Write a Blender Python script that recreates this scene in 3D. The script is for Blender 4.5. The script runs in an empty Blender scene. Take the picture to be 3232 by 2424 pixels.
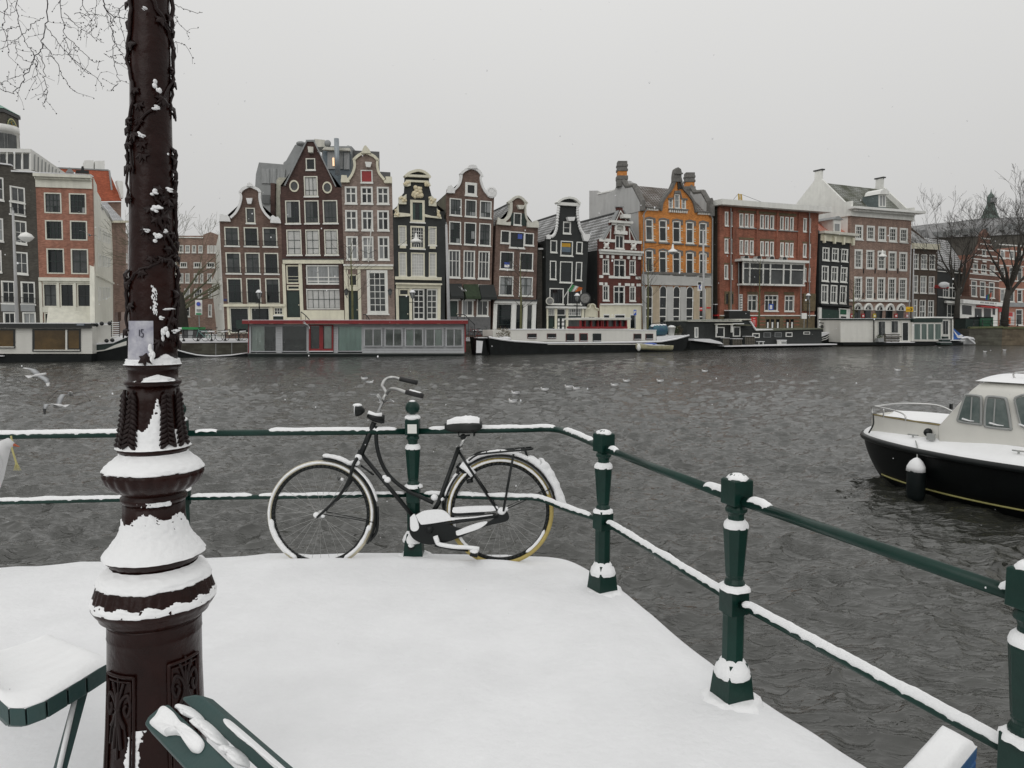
import bpy,bmesh,math,random
import numpy as np
from mathutils import Vector,Matrix
from mathutils.geometry import delaunay_2d_cdt
from mathutils import noise as mn
R=math.radians
random.seed(7)
C=bpy.context.scene.collection
SC=bpy.context.scene
# ------------------------------------------------------------ camera, sky, sun, exposure
FPX=2334.0;EYE=1.6;PITCH=math.atan(192/FPX)
cd=bpy.data.cameras.new('camera');cam=bpy.data.objects.new('camera',cd);C.objects.link(cam)
cam.location=(0,0,EYE);cam.rotation_euler=(math.pi/2-PITCH,0,0)
cd.sensor_fit='HORIZONTAL';cd.sensor_width=36;cd.lens=36*FPX/3232
cd.clip_start=0.05;cd.clip_end=3000
SC.camera=cam
SC.view_settings.view_transform='Standard';SC.view_settings.look='None'
SC.view_settings.exposure=-0.05;SC.view_settings.gamma=1;SC.view_settings.use_curve_mapping=False
W=bpy.data.worlds.new('World');SC.world=W;W.use_nodes=True
nt=W.node_tree;nt.nodes.clear()
sky=nt.nodes.new('ShaderNodeTexSky');sky.sky_type='NISHITA';sky.sun_disc=False
sky.sun_elevation=R(38);sky.sun_rotation=R(200);sky.air_density=1;sky.dust_density=4
hs=nt.nodes.new('ShaderNodeHueSaturation');hs.inputs['Saturation'].default_value=0.06
mx=nt.nodes.new('ShaderNodeMix');mx.data_type='RGBA';mx.inputs['Factor'].default_value=0.93
cx=nt.nodes.new('ShaderNodeCombineColor');
for i,v in enumerate((0.580,0.578,0.570)):cx.inputs[i].default_value=v
vm=nt.nodes.new('ShaderNodeVectorMath');vm.operation='SCALE';vm.inputs['Scale'].default_value=10
bg=nt.nodes.new('ShaderNodeBackground');bg.inputs['Strength'].default_value=0.1
wo=nt.nodes.new('ShaderNodeOutputWorld')
L=nt.links.new
L(sky.outputs[0],hs.inputs['Color']);L(hs.outputs[0],mx.inputs['A']);L(cx.outputs[0],vm.inputs[0])
tcw=nt.nodes.new('ShaderNodeTexCoord');spx=nt.nodes.new('ShaderNodeSeparateXYZ');L(tcw.outputs['Generated'],spx.inputs[0])
mr=nt.nodes.new('ShaderNodeMapRange');mr.inputs[1].default_value=0;mr.inputs[2].default_value=1;mr.inputs[3].default_value=9.3;mr.inputs[4].default_value=19.0;L(spx.outputs['Z'],mr.inputs[0])
nz=nt.nodes.new('ShaderNodeTexNoise');nz.inputs['Scale'].default_value=1.6;nz.inputs['Detail'].default_value=3;L(tcw.outputs['Generated'],nz.inputs['Vector'])
mz=nt.nodes.new('ShaderNodeMath');mz.operation='MULTIPLY_ADD';mz.inputs[1].default_value=.9;L(nz.outputs['Fac'],mz.inputs[0]);L(mr.outputs[0],mz.inputs[2])
L(mz.outputs[0],vm.inputs['Scale'])
L(vm.outputs[0],mx.inputs['B']);L(mx.outputs['Result'],bg.inputs['Color']);L(bg.outputs[0],wo.inputs[0])
sd=bpy.data.lights.new('sun','SUN');sd.energy=0.5;sd.angle=R(50);sd.color=(1,.985,.96)
sun=bpy.data.objects.new('sun',sd);C.objects.link(sun)
sun.rotation_euler=(R(58),0,R(-15))
# ------------------------------------------------------------ pixel <-> place
cP,sP=math.cos(PITCH),math.sin(PITCH)
def ray(x,y):
 u=(1212-y)/FPX
 return Vector(((x-1616)/FPX,cP+u*sP,-sP+u*cP))
def at(x,y,Y):
 d=ray(x,y);return Vector((0,0,EYE))+d*(Y/d.y)
def onz(x,y,z):
 d=ray(x,y);return Vector((0,0,EYE))+d*((z-EYE)/d.z)
# ------------------------------------------------------------ materials
MATS={}
def mat(name,c,rough=.7,var=.2,scale=3.,metal=0,bump=0,bscale=40.,c2=None,spec=.5,stretch=(1,1,1),brick=0,streak=0):
 if name in MATS:return MATS[name]
 m=bpy.data.materials.new(name);m.use_nodes=True;MATS[name]=m
 t=m.node_tree;b=t.nodes['Principled BSDF'];k=t.links.new
 b.inputs['Roughness'].default_value=rough;b.inputs['Metallic'].default_value=metal
 b.inputs['Specular IOR Level'].default_value=spec
 tc=t.nodes.new('ShaderNodeTexCoord');mp=t.nodes.new('ShaderNodeMapping')
 mp.inputs['Scale'].default_value=stretch;k(tc.outputs['Object'],mp.inputs['Vector'])
 n=t.nodes.new('ShaderNodeTexNoise');n.inputs['Scale'].default_value=scale;n.inputs['Detail'].default_value=6
 n.inputs['Roughness'].default_value=.65
 k(mp.outputs[0],n.inputs['Vector'])
 rp=t.nodes.new('ShaderNodeMapRange');rp.inputs[1].default_value=.3;rp.inputs[2].default_value=.7
 k(n.outputs['Fac'],rp.inputs[0])
 mi=t.nodes.new('ShaderNodeMix');mi.data_type='RGBA'
 k(rp.outputs[0],mi.inputs['Factor'])
 lo=c2 if c2 else tuple(v*(1-var)for v in c);hi=c if c2 else tuple(min(1,v*(1+var))for v in c)
 mi.inputs['A'].default_value=(*lo,1);mi.inputs['B'].default_value=(*hi,1)
 out=mi.outputs['Result']
 if brick:
  sp=t.nodes.new('ShaderNodeSeparateXYZ');k(tc.outputs['Object'],sp.inputs[0])
  ad=t.nodes.new('ShaderNodeMath');ad.operation='MULTIPLY_ADD';ad.inputs[1].default_value=.3
  k(sp.outputs['Y'],ad.inputs[0]);k(sp.outputs['X'],ad.inputs[2])
  cb=t.nodes.new('ShaderNodeCombineXYZ');k(ad.outputs[0],cb.inputs[0]);k(sp.outputs['Z'],cb.inputs[1])
  bt=t.nodes.new('ShaderNodeTexBrick');bt.inputs['Scale'].default_value=1
  bt.inputs['Brick Width'].default_value=.24*brick;bt.inputs['Row Height'].default_value=.085*brick;bt.inputs['Mortar Size'].default_value=.008*brick
  k(cb.outputs[0],bt.inputs['Vector'])
  bt.inputs['Color1'].default_value=(1,1,1,1);bt.inputs['Color2'].default_value=(.62,.6,.58,1);bt.inputs['Mortar'].default_value=(.75,.75,.75,1)
  m2=t.nodes.new('ShaderNodeMix');m2.data_type='RGBA';m2.blend_type='MULTIPLY';m2.inputs['Factor'].default_value=1
  k(out,m2.inputs['A']);k(bt.outputs['Color'],m2.inputs['B']);out=m2.outputs['Result']
 if streak:
  mp2=t.nodes.new('ShaderNodeMapping');mp2.inputs['Scale'].default_value=(2.2,2.2,.25);k(tc.outputs['Object'],mp2.inputs['Vector'])
  n2=t.nodes.new('ShaderNodeTexNoise');n2.inputs['Scale'].default_value=1;n2.inputs['Detail'].default_value=8;k(mp2.outputs[0],n2.inputs['Vector'])
  r2=t.nodes.new('ShaderNodeMapRange');r2.inputs[1].default_value=.4;r2.inputs[2].default_value=.75;r2.inputs[3].default_value=1;r2.inputs[4].default_value=1-streak
  k(n2.outputs['Fac'],r2.inputs[0])
  m3=t.nodes.new('ShaderNodeMix');m3.data_type='RGBA';m3.blend_type='MULTIPLY';m3.inputs['Factor'].default_value=1
  k(out,m3.inputs['A']);k(r2.outputs[0],m3.inputs['B']);out=m3.outputs['Result']
 k(out,b.inputs['Base Color'])
 if bump:
  nb=t.nodes.new('ShaderNodeTexNoise');nb.inputs['Scale'].default_value=bscale;nb.inputs['Detail'].default_value=5
  k(mp.outputs[0],nb.inputs['Vector'])
  bp=t.nodes.new('ShaderNodeBump');bp.inputs['Strength'].default_value=bump;bp.inputs['Distance'].default_value=.3/bscale
  k(nb.outputs['Fac'],bp.inputs['Height']);k(bp.outputs[0],b.inputs['Normal'])
 return m
SNOW=mat('snow',(.77,.775,.785),.85,.045,2.6,bump=.5,bscale=26,spec=.2)
WHITE=mat('white_paint',(.74,.74,.70),.5,.06,1.5,streak=.12)
OFFW=mat('off_white_paint',(.70,.69,.60),.55,.06,1.5,streak=.2)
CREAM=mat('cream_paint',(.70,.67,.53),.5,.07,1.5,streak=.15)
PALE=mat('pale_stone',(.62,.61,.54),.8,.1,2,streak=.2)
GREENP=mat('dark_green_sash',(.012,.028,.022),.4,.2)
BLACKM=mat('black_iron',(.012,.014,.014),.4,.2)
GLASSD=mat('pane_dark',(.012,.016,.017),.06,.6,.35,spec=.5)
GLASSM=mat('pane_blind',(.060,.065,.065),.12,.6,.5,spec=.5)
GLASSC=mat('pane_net_curtain',(.25,.26,.26),.2,.35,.9,stretch=(6,6,.5))
GLASSW=mat('pane_white_blind',(.50,.50,.48),.25,.15,.9)
BR_BROWN=mat('brick_brown',(.195,.130,.104),.85,.25,.8,brick=1,streak=.35)
BR_DARK=mat('brick_dark_brown',(.095,.053,.044),.85,.3,.8,brick=1,streak=.3)
BR_PINK=mat('brick_pinkish',(.30,.232,.198),.85,.2,.8,brick=1,streak=.25)
BR_RED=mat('brick_red',(.35,.135,.085),.85,.25,.8,brick=1,streak=.4)
BR_SALMON=mat('brick_salmon',(.42,.20,.14),.85,.18,.8,brick=1,streak=.25)
BR_ORANGE=mat('brick_orange',(.72,.29,.075),.85,.12,.8,brick=1,streak=.18)
BR_GREY=mat('brick_grey_brown',(.095,.088,.074),.85,.25,.8,brick=1,streak=.25)
BR_BLACK=mat('brick_black_painted',(.018,.021,.020),.6,.4,1,streak=.2)
BR_TAN=mat('brick_tan',(.33,.23,.185),.85,.2,.8,brick=1,streak=.25)
DSTONE=mat('dark_carved_stone',(.15,.145,.135),.85,.3,3)
GREYR=mat('grey_plaster',(.48,.48,.47),.85,.06,.6,streak=.15)
WPLAS=mat('white_plaster',(.78,.78,.75),.85,.05,.6,streak=.12)
ZINC=mat('zinc_grey',(.26,.27,.27),.6,.15,1)
SLATE=mat('slate',(.06,.062,.062),.8,.3,4)
REDSH=mat('red_shutter',(.28,.025,.025),.5,.15)
VERD=mat('verdigris',(.16,.30,.24),.7,.2,3)
def tilemat(name,c,snow,rw=.40,rh=.46):
 m=bpy.data.materials.new(name);m.use_nodes=True;MATS[name]=m
 t=m.node_tree;b=t.nodes['Principled BSDF'];k=t.links.new;b.inputs['Roughness'].default_value=.8
 tc=t.nodes.new('ShaderNodeTexCoord')
 bt=t.nodes.new('ShaderNodeTexBrick');bt.inputs['Scale'].default_value=1;bt.offset=0
 bt.inputs['Brick Width'].default_value=rw;bt.inputs['Row Height'].default_value=rh;bt.inputs['Mortar Size'].default_value=.085
 bt.inputs['Mortar Smooth'].default_value=.6
 bt.inputs['Color1'].default_value=(*c,1);bt.inputs['Color2'].default_value=(*[v*.6 for v in c],1);bt.inputs['Mortar'].default_value=(.7,.7,.7,1)
 k(tc.outputs['UV'],bt.inputs['Vector'])
 n=t.nodes.new('ShaderNodeTexNoise');n.inputs['Scale'].default_value=.5;n.inputs['Detail'].default_value=4;k(tc.outputs['UV'],n.inputs['Vector'])
 r=t.nodes.new('ShaderNodeMapRange');r.inputs[1].default_value=.35;r.inputs[2].default_value=.65;r.inputs[3].default_value=max(0,snow-.3);r.inputs[4].default_value=min(1,snow+.3)
 k(n.outputs['Fac'],r.inputs[0])
 ml=t.nodes.new('ShaderNodeMath');ml.operation='MULTIPLY';k(bt.outputs['Fac'],ml.inputs[0]);k(r.outputs[0],ml.inputs[1])
 b2=t.nodes.new('ShaderNodeTexNoise');b2.inputs['Scale'].default_value=1.2;b2.inputs['Detail'].default_value=6;k(tc.outputs['UV'],b2.inputs['Vector'])
 cm=t.nodes.new('ShaderNodeMix');cm.data_type='RGBA';k(b2.outputs['Fac'],cm.inputs['Factor'])
 cm.inputs['A'].default_value=(*[v*.55 for v in c],1);cm.inputs['B'].default_value=(*[v*1.4 for v in c],1)
 mi=t.nodes.new('ShaderNodeMix');mi.data_type='RGBA';k(ml.outputs[0],mi.inputs['Factor']);k(cm.outputs['Result'],mi.inputs['A']);mi.inputs['B'].default_value=(.72,.73,.74,1)
 k(mi.outputs['Result'],b.inputs['Base Color'])
 return m
TILE=tilemat('roof_tiles_dark_snowy',(.065,.062,.056),.62)
TILEB=tilemat('roof_tiles_brown',(.075,.058,.045),.10)
TILER=tilemat('roof_tiles_red_snowy',(.50,.12,.05),.35)
TILEO=mat('roof_tiles_orange',(.46,.12,.06),.8,.15,1,brick=1)
TILEM=tilemat('roof_tiles_mossy',(.065,.07,.045),.16)
TILEW=tilemat('roof_tiles_black_white_grid',(.03,.03,.032),1.2,.42,.42)
# ------------------------------------------------------------ mesh builder
class MB:
 def __init__(s):s.v=[];s.f=[];s.uv=None
 def add(s,vs,fs):
  o=len(s.v);s.v+=[Vector(p)for p in vs];s.f+=[tuple(i+o for i in f)for f in fs];return s
 def hexa(s,a,b):
  return s.add(list(a)+list(b),[(3,2,1,0),(4,5,6,7),(0,1,5,4),(1,2,6,5),(2,3,7,6),(3,0,4,7)])
 def box(s,c,d,M=None):
  x,y,z=[q/2 for q in d];c=Vector(c)
  P=[Vector(p)for p in((-x,-y,-z),(x,-y,-z),(x,y,-z),(-x,y,-z),(-x,-y,z),(x,-y,z),(x,y,z),(-x,y,z))]
  if M is not None:P=[M@p for p in P]
  return s.hexa([c+p for p in P[:4]],[c+p for p in P[4:]])
 def prism(s,pts,vec):
  n=len(pts);vec=Vector(vec);P=[Vector(p)for p in pts]
  return s.add(P+[p+vec for p in P],[tuple(range(n-1,-1,-1)),tuple(range(n,2*n))]+[(i,(i+1)%n,n+(i+1)%n,n+i)for i in range(n)])
 def tube(s,pts,r,n=8,cap=True,flat=None):
  pts=[Vector(p)for p in pts];m=len(pts)
  rs=r if isinstance(r,(list,tuple))else[r]*m
  o=len(s.v);up=None
  for i,p in enumerate(pts):
   t=(pts[min(i+1,m-1)]-pts[max(i-1,0)]).normalized()
   if up is None:up=Vector((0,0,1))if abs(t.z)<.9 else Vector((1,0,0))
   a=t.cross(up)
   a=a.normalized()if a.length>1e-6 else Vector((1,0,0));b=a.cross(t).normalized();up=b
   for j in range(n):
    q=2*math.pi*j/n
    s.v.append(p+(a*math.cos(q)+b*math.sin(q)*(flat or 1))*rs[i])
  for i in range(m-1):
   for j in range(n):
    k=(j+1)%n;s.f.append((o+i*n+j,o+i*n+k,o+(i+1)*n+k,o+(i+1)*n+j))
  if cap:s.f.append(tuple(o+j for j in range(n-1,-1,-1)));s.f.append(tuple(o+(m-1)*n+j for j in range(n)))
  return s
 def lathe(s,prof,n=24,c=(0,0,0),M=None,rot=0,a0=0,a1=2*math.pi,fn=None):
  full=abs(a1-a0-2*math.pi)<1e-6;c=Vector(c);o=len(s.v);m=len(prof);nn=n if full else n+1
  for(r,z)in prof:
   for j in range(nn):
    q=a0+(a1-a0)*j/n+rot;rr=fn(q,r,z)if fn else r
    p=Vector((rr*math.cos(q),rr*math.sin(q),z))
    s.v.append(c+(M@p if M is not None else p))
  for i in range(m-1):
   for j in range(n):
    k=(j+1)%nn;s.f.append((o+i*nn+j,o+i*nn+k,o+(i+1)*nn+k,o+(i+1)*nn+j))
  if full:s.f.append(tuple(o+j for j in range(n-1,-1,-1)));s.f.append(tuple(o+(m-1)*n+j for j in range(n)))
  return s
 def ball(s,c,r,n=10,m=6,sc=(1,1,1)):
  pr=[(math.sin(math.pi*i/m)*1.0,-math.cos(math.pi*i/m))for i in range(m+1)]
  o=len(s.v);c=Vector(c)
  for(q,z)in pr:
   for j in range(n):
    a=2*math.pi*j/n;s.v.append(c+Vector((max(q,1e-4)*math.cos(a)*sc[0],max(q,1e-4)*math.sin(a)*sc[1],z*sc[2]))*r)
  for i in range(m):
   for j in range(n):
    k=(j+1)%n;s.f.append((o+i*n+j,o+i*n+k,o+(i+1)*n+k,o+(i+1)*n+j))
  return s
 def build(s,name,m,parent=None,smooth=False,label=None,kind=None,bevel=0,uv=None):
  off=Vector((0,0,0))
  if parent is not None:
   q=parent
   while q is not None:off+=q.location;q=q.parent
  me=bpy.data.meshes.new(name)
  me.from_pydata([p-off for p in s.v],[],s.f);me.validate()
  if smooth:me.shade_smooth()
  ob=bpy.data.objects.new(name,me);C.objects.link(ob)
  for mm in(m if isinstance(m,(list,tuple))else[m]):me.materials.append(mm)
  if uv:
   l=me.uv_layers.new(name='UVMap')
   for lp in me.loops:l.data[lp.index].uv=uv[lp.vertex_index]
  if parent is not None:ob.parent=parent
  if label:ob['label']=label
  if kind:ob['kind']=kind
  if bevel:
   b=ob.modifiers.new('bevel','BEVEL');b.width=bevel;b.segments=2;b.limit_method='ANGLE'
  return ob
def thing(name,label,cat,loc=(0,0,0),group=None):
 o=bpy.data.objects.new(name,None);C.objects.link(o);o.location=loc
 o['label']=label;o['category']=cat;o.empty_display_size=.2
 if group:o['group']=group
 return o
def tag(o,label,cat,group=None):
 o['label']=label;o['category']=cat
 if group:o['group']=group
 return o
def dup(root,loc,rotz=0,label=None,scale=None):
 r=root.copy();C.objects.link(r);r.location=loc;r.rotation_euler=(0,0,rotz)
 if scale:r.scale=(scale,)*3
 if label:r['label']=label
 for ch in list(root.children):
  c=ch.copy();C.objects.link(c);c.parent=r
  for g in list(ch.children):
   d=g.copy();C.objects.link(d);d.parent=c
 return r
def crs(pts,k=6):
 P=[Vector(p)for p in pts];P=[P[0]*2-P[1]]+P+[P[-1]*2-P[-2]];o=[]
 for i in range(1,len(P)-2):
  for j in range(k):
   t=j/k;a,b,c,d=P[i-1:i+3]
   o.append(.5*((2*b)+(c-a)*t+(2*a-5*b+4*c-d)*t*t+(3*b-a-3*c+d)*t**3))
 o.append(P[-2]);return o
# ------------------------------------------------------------ far row of houses
CR={'A':(0,280,.54243),'B':(660,420,.43415),'C':(1040,420,.43415),'D':(1380,480,.39788),
      'E':(1820,480,.38580),'F':(2220,480,.38576),'G':(2640,520,.36164),'H':(500,680,.30151),'S':(0,0,1)}
DEPTH=[(-200,68),(300,71.3),(640,77),(898,79),(1075,79.9),(1245,81.1),(1400,82.8),(1562,84.4),(1693,86),(1720,86.4),(1850,88.4),
         (1890,89.2),(2022,91.5),(2245,96),(2586,102.8),(2690,105.2),(2880,111),(2960,114),(3160,121),(3400,130)]
def depth(x):
 for(a,ya),(b,yb)in zip(DEPTH,DEPTH[1:]):
  if x<=b:return ya+(yb-ya)*(x-a)/(b-a)
 return DEPTH[-1][1]
class Fac:
 """A wall plane standing on the ground, with pixel -> (u, z) and (u, z, out) -> world."""
 def __init__(s,crop,TL,TR,BR,BL,plane=None,back=0):
  s.ox,s.oy,s.sc=CR[crop]
  s.q=[s.px(*p)for p in(TL,TR,BR,BL)]
  if plane is None:
   xa,xb=s.q[3][0],s.q[2][0]
   a=at(xa,1020,depth(xa)+back);b=at(xb,1020,depth(xb)+back)
  else:a,b=Vector((*plane[0],0)),Vector((*plane[1],0))
  a.z=b.z=0;s.o=a;s.u=(b-a).normalized();s.n=Vector((s.u.y,-s.u.x,0))
  TL,TR,BR,BL=s.q
  s.st=(TR[1]-TL[1])/(TR[0]-TL[0]);s.sb=(BR[1]-BL[1])/(BR[0]-BL[0])
  s.ll=(BL[0]-TL[0])/(BL[1]-TL[1]);s.lr=(BR[0]-TR[0])/(BR[1]-TR[1])
 def px(s,x,y):return(s.ox+x*s.sc,s.oy+y*s.sc)
 def hit(s,X,Y):
  d=ray(X,Y);e=Vector((0,0,EYE));t=(s.o-e).dot(s.n)/d.dot(s.n);p=e+d*t
  return((p-s.o).dot(s.u),p.z)
 def uz(s,x,y):return s.hit(*s.px(x,y))
 def w(s,u,z,o=0):return s.o+s.u*u+Vector((0,0,z))+s.n*o
 def rect(s,x0,y0,x1,y1,skew=True):
  X0,Y0=s.px(x0,y0);X1,Y1=s.px(x1,y1);cx,cy=(X0+X1)/2,(Y0+Y1)/2;w,h=(X1-X0)/2,(Y1-Y0)/2
  TL,TR,BR,BL=s.q
  b=min(1,max(0,(cy-TL[1])/(BL[1]-TL[1])));a=min(1,max(0,(cx-TL[0])/(TR[0]-TL[0])))
  sl=s.st*(1-b)+s.sb*b;le=s.ll*(1-a)+s.lr*a
  return[s.hit(cx+i*w+j*h*le,cy+j*h+i*w*sl)for i,j in((-1,1),(1,1),(1,-1),(-1,-1))]
def lerpq(q,a,b):
 x=(q[0][0]*(1-a)+q[1][0]*a,q[0][1]*(1-a)+q[1][1]*a);y=(q[3][0]*(1-a)+q[2][0]*a,q[3][1]*(1-a)+q[2][1]*a)
 return(x[0]*(1-b)+y[0]*b,x[1]*(1-b)+y[1]*b)
def slab(mb,F,q,o0,o1,a0=0,a1=1,b0=0,b1=1):
 c=[lerpq(q,a,b)for a,b in((a0,b0),(a1,b0),(a1,b1),(a0,b1))]
 mb.hexa([F.w(*p,o0)for p in c],[F.w(*p,o1)for p in c]);return mb
PANES={'d':[GLASSD]*5+[GLASSM],'m':[GLASSM,GLASSM,GLASSD,GLASSC],'c':[GLASSC,GLASSM,GLASSC],'w':[GLASSW],'x':[GLASSD,GLASSM,GLASSC]}
class House:
 def __init__(s,name,label,cat,F,wall,outline,base=True,back=10,thick=.4,recess=.13,zb=0):
  s.F=F;s.wall=wall;s.holes=[];s.rc=recess;s.thick=thick;s.back=back;s.zb=zb
  s.top=[F.uz(*p)for p in outline]
  b0=F.hit(*F.q[3]);b1=F.hit(*F.q[2])
  def drop(t,b,e):
   k=(b[0]-t[0])/(b[1]-t[1]);return(e[0]+k*(zb-e[1]),zb)
  s.bl=drop(F.hit(*F.q[0]),b0,s.top[0]);s.br=drop(F.hit(*F.q[1]),b1,s.top[-1])
  loc=F.w((s.bl[0]+s.br[0])/2,zb);s.root=thing(name,label,cat,loc)
 def win(s,x0,y0,x1,y1,nx=2,ny=2,fr='W',bars=None,pane='d',sill=True,ft=.11,bt=.045,hs=None,vs=None,arch=False,name='window',rail=False):
  F=s.F;q=F.rect(x0,y0,x1,y1);s.holes.append(q)
  FM={'W':WHITE,'C':CREAM,'O':OFFW,'G':GREENP,'K':BLACKM,'S':DSTONE,'R':REDSH}
  fm=FM[fr];bm=FM[bars or fr];d=s.rc
  wd=abs(q[1][0]-q[0][0]);ht=abs(q[3][1]-q[0][1]);fa=min(.3,ft/wd);fb=min(.3,ft/ht)
  m=MB()
  slab(m,F,q,-d,.03,0,fa,0,1);slab(m,F,q,-d,.03,1-fa,1,0,1)
  slab(m,F,q,-d,.028,fa,1-fa,0,fb);slab(m,F,q,-d,.028,fa,1-fa,1-fb,1)
  wo=m.build(name,fm,s.root)
  iq=[lerpq(q,a,b)for a,b in((fa,fb),(1-fa,fb),(1-fa,1-fb),(fa,1-fb))]
  wi=wd*(1-2*fa);hi=ht*(1-2*fb)
  vs=vs if vs is not None else[i/nx for i in range(1,nx)];hs=hs if hs is not None else[i/ny for i in range(1,ny)]
  m=MB();ba=bt/wi/2;bb=bt/hi/2
  for v in vs:slab(m,F,iq,-d+.01,-d+.07,v-ba,v+ba)
  for h in hs:slab(m,F,iq,-d+.012,-d+.066,0,1,h-bb,h+bb)
  e=.03/wi;g=.04/hi
  for A in((0,e,0,1),(1-e,1,0,1),(e,1-e,0,g),(e,1-e,1-g,1)):slab(m,F,iq,-d+.014,-d+.06,*A)
  m.build('sash',bm,wo)
  V=[0]+list(vs)+[1];H_=[0]+list(hs)+[1];pm=random.choice(PANES[pane])
  for i in range(len(V)-1):
   for j in range(len(H_)-1):
    pmm=random.choice(PANES[pane])if random.random()<.15 else pm
    m=MB();slab(m,F,iq,-d-.01,-d+.02,V[i]+(.002),V[i+1]-.002,H_[j]+.002,H_[j+1]-.002);m.build('pane',pmm,wo)
  if sill:
   m=MB();slab(m,F,q,.031,.12,-.05,1.05,-.10/ht*1.0,.04/ht);m.build('sill',WHITE,wo)
  if rail:
   m=MB();n=max(5,int(wd/.16))
   for z in(.04,.28 if rail!=2 else.45):slab(m,F,q,.10,.13,-.06,1.06,z,z+.035/ht)
   for i in range(n+1):slab(m,F,q,.105,.125,i/n-.008/wd,i/n+.008/wd,.04,.28 if rail!=2 else.45)
   m.build('balcony_rail',BLACKM,wo)
  return wo
 def row(s,y0,y1,xs,ref=None,**k):
  xr=ref if ref is not None else(xs[0][0]+xs[0][1])/2
  TL,TR,BR,BL=s.F.q;Y=s.F.px(0,(y0+y1)/2)[1];b=min(1,max(0,(Y-TL[1])/(BL[1]-TL[1])));sl=s.F.st*(1-b)+s.F.sb*b
  for(a,c)in xs:
   dy=sl*((a+c)/2-xr);s.win(a,y0+dy,c,y1+dy,**k)
 def band(s,x0,y0,x1,y1,m,o0=.002,o1=.15,name='band'):
  return slab(MB(),s.F,s.F.rect(x0,y0,x1,y1),o0,o1).build(name,m,s.root)
 def door(s,x0,y0,x1,y1,m=None,name='door',frame=None):
  F=s.F;q=F.rect(x0,y0,x1,y1);s.holes.append(q);mb=MB()
  slab(mb,F,q,-.3,-.1);o=mb.build(name,m or GREENP,s.root)
  mb=MB()
  for(a,b,c,d)in((.15,.85,.08,.42),(.15,.85,.5,.92)):slab(mb,F,q,-.099,-.06,a,b,c,d)
  mb.build('door_panel',m or GREENP,o)
  slab(MB(),F,q,-.059,.0,.84,.92,.44,.48).build('handle',CREAM,o)
  if frame:
   mb=MB();slab(mb,F,q,-.09,.04,0,.07,0,1);slab(mb,F,q,-.09,.04,.93,1,0,1);slab(mb,F,q,-.09,.038,.07,.93,.96,1)
   mb.build('door_frame',frame,o)
  return o
 def poly(s,pts,m,o0,o1,name,smooth=False):
  F=s.F;P=[F.uz(*p)for p in pts]
  return MB().prism([F.w(*p,o0)for p in P],F.n*(o1-o0)).build(name,m,s.root)
 def trim(s,pts,w,m,o0=.002,o1=.25,name='gable_trim',k=4,cap=True,down=True):
  """moulding that follows the gable outline; w metres wide"""
  F=s.F;P=[Vector((*F.uz(*p),0))for p in pts]
  if k:P=crs(P,k)
  mb=MB();n=len(P);o=0
  A=[]
  for i,p in enumerate(P):
   t=(P[min(i+1,n-1)]-P[max(i-1,0)]).normalized();q=Vector((t.y,-t.x,0))
   A.append((p+q*(-w*.12),p+q*w*.66))
  for(a,b),(c,d)in zip(A,A[1:]):
   mb.hexa([F.w(p.x,p.y,o0-.42)for p in(b,d,c,a)],[F.w(p.x,p.y,o1)for p in(b,d,c,a)])
  ob=mb.build(name,m,s.root)
  return ob
 def snowcap(s,pts,h=.12,o0=-.4,o1=.2):
  F=s.F;P=[F.uz(*p)for p in pts];mb=MB()
  for(a,b)in zip(P,P[1:]):
   mb.hexa([F.w(a[0],a[1]+.002,o0),F.w(b[0],b[1]+.002,o0),F.w(b[0],b[1]+h,o0),F.w(a[0],a[1]+h,o0)],
     [F.w(a[0],a[1]+.002,o1),F.w(b[0],b[1]+.002,o1),F.w(b[0],b[1]+h,o1),F.w(a[0],a[1]+h,o1)])
  mb.build('snow_cap',SNOW,s.root)
 def finish(s,roof=None,side=None,rm=None,eave=None):
  F=s.F;out=[s.bl,s.br]+s.top[::-1]
  def inside(q):
   u0,u1=min(p[0]for p in out)+.03,max(p[0]for p in out)-.03
   return[(min(max(p[0],u0),u1),max(p[1],s.zb+.03))for p in q]
  flat=[];edges=[]
  for l in[out]+[inside(q)for q in s.holes]:
   k0=len(flat);flat+=[Vector(p)for p in l];edges+=[(k0+i,k0+(i+1)%len(l))for i in range(len(l))]
  hq=[inside(q)for q in s.holes]
  def inp(x,y,P):
   r=False;j=len(P)-1
   for i in range(len(P)):
    if(P[i][1]>y)!=(P[j][1]>y)and x<(P[j][0]-P[i][0])*(y-P[i][1])/(P[j][1]-P[i][1])+P[i][0]:r=not r
    j=i
   return r
  vv,_,ff,_,_,_=delaunay_2d_cdt(flat,edges,[],0,1e-5)
  mb=MB();mb.v=[F.w(p[0],p[1])for p in vv]
  for t in ff:
   x=sum(vv[i][0]for i in t)/3;y=sum(vv[i][1]for i in t)/3
   if inp(x,y,out)and not any(inp(x,y,q)for q in hq):
    a,b,c=[vv[i]for i in t];mb.f.append(tuple(t)if(b-a).cross(c-a)>0 else(t[0],t[2],t[1]))
  n=len(out);bk=[F.w(p[0],p[1],-s.thick)for p in out];o=len(mb.v);mb.v+=bk
  mb.f.append(tuple(o+i for i in range(n-1,-1,-1)))
  o2=len(mb.v);mb.v+=[F.w(p[0],p[1])for p in out]
  mb.f+=[(o2+i,o+i,o+(i+1)%n,o2+(i+1)%n)for i in range(n)]
  for q in s.holes:
   k=len(mb.v);mb.v+=[F.w(p[0],p[1])for p in inside(q)]
   o=len(mb.v);mb.v+=[F.w(p[0],p[1],-s.rc-.02)for p in inside(q)]
   for i in range(4):j=(i+1)%4;mb.f.append((k+i,k+j,o+j,o+i))
   mb.f.append((o,o+1,o+2,o+3))
  mb.build('wall',s.wall,s.root)
  zl,zr=(s.top[0][1],s.top[-1][1])if eave is None else eave
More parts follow.
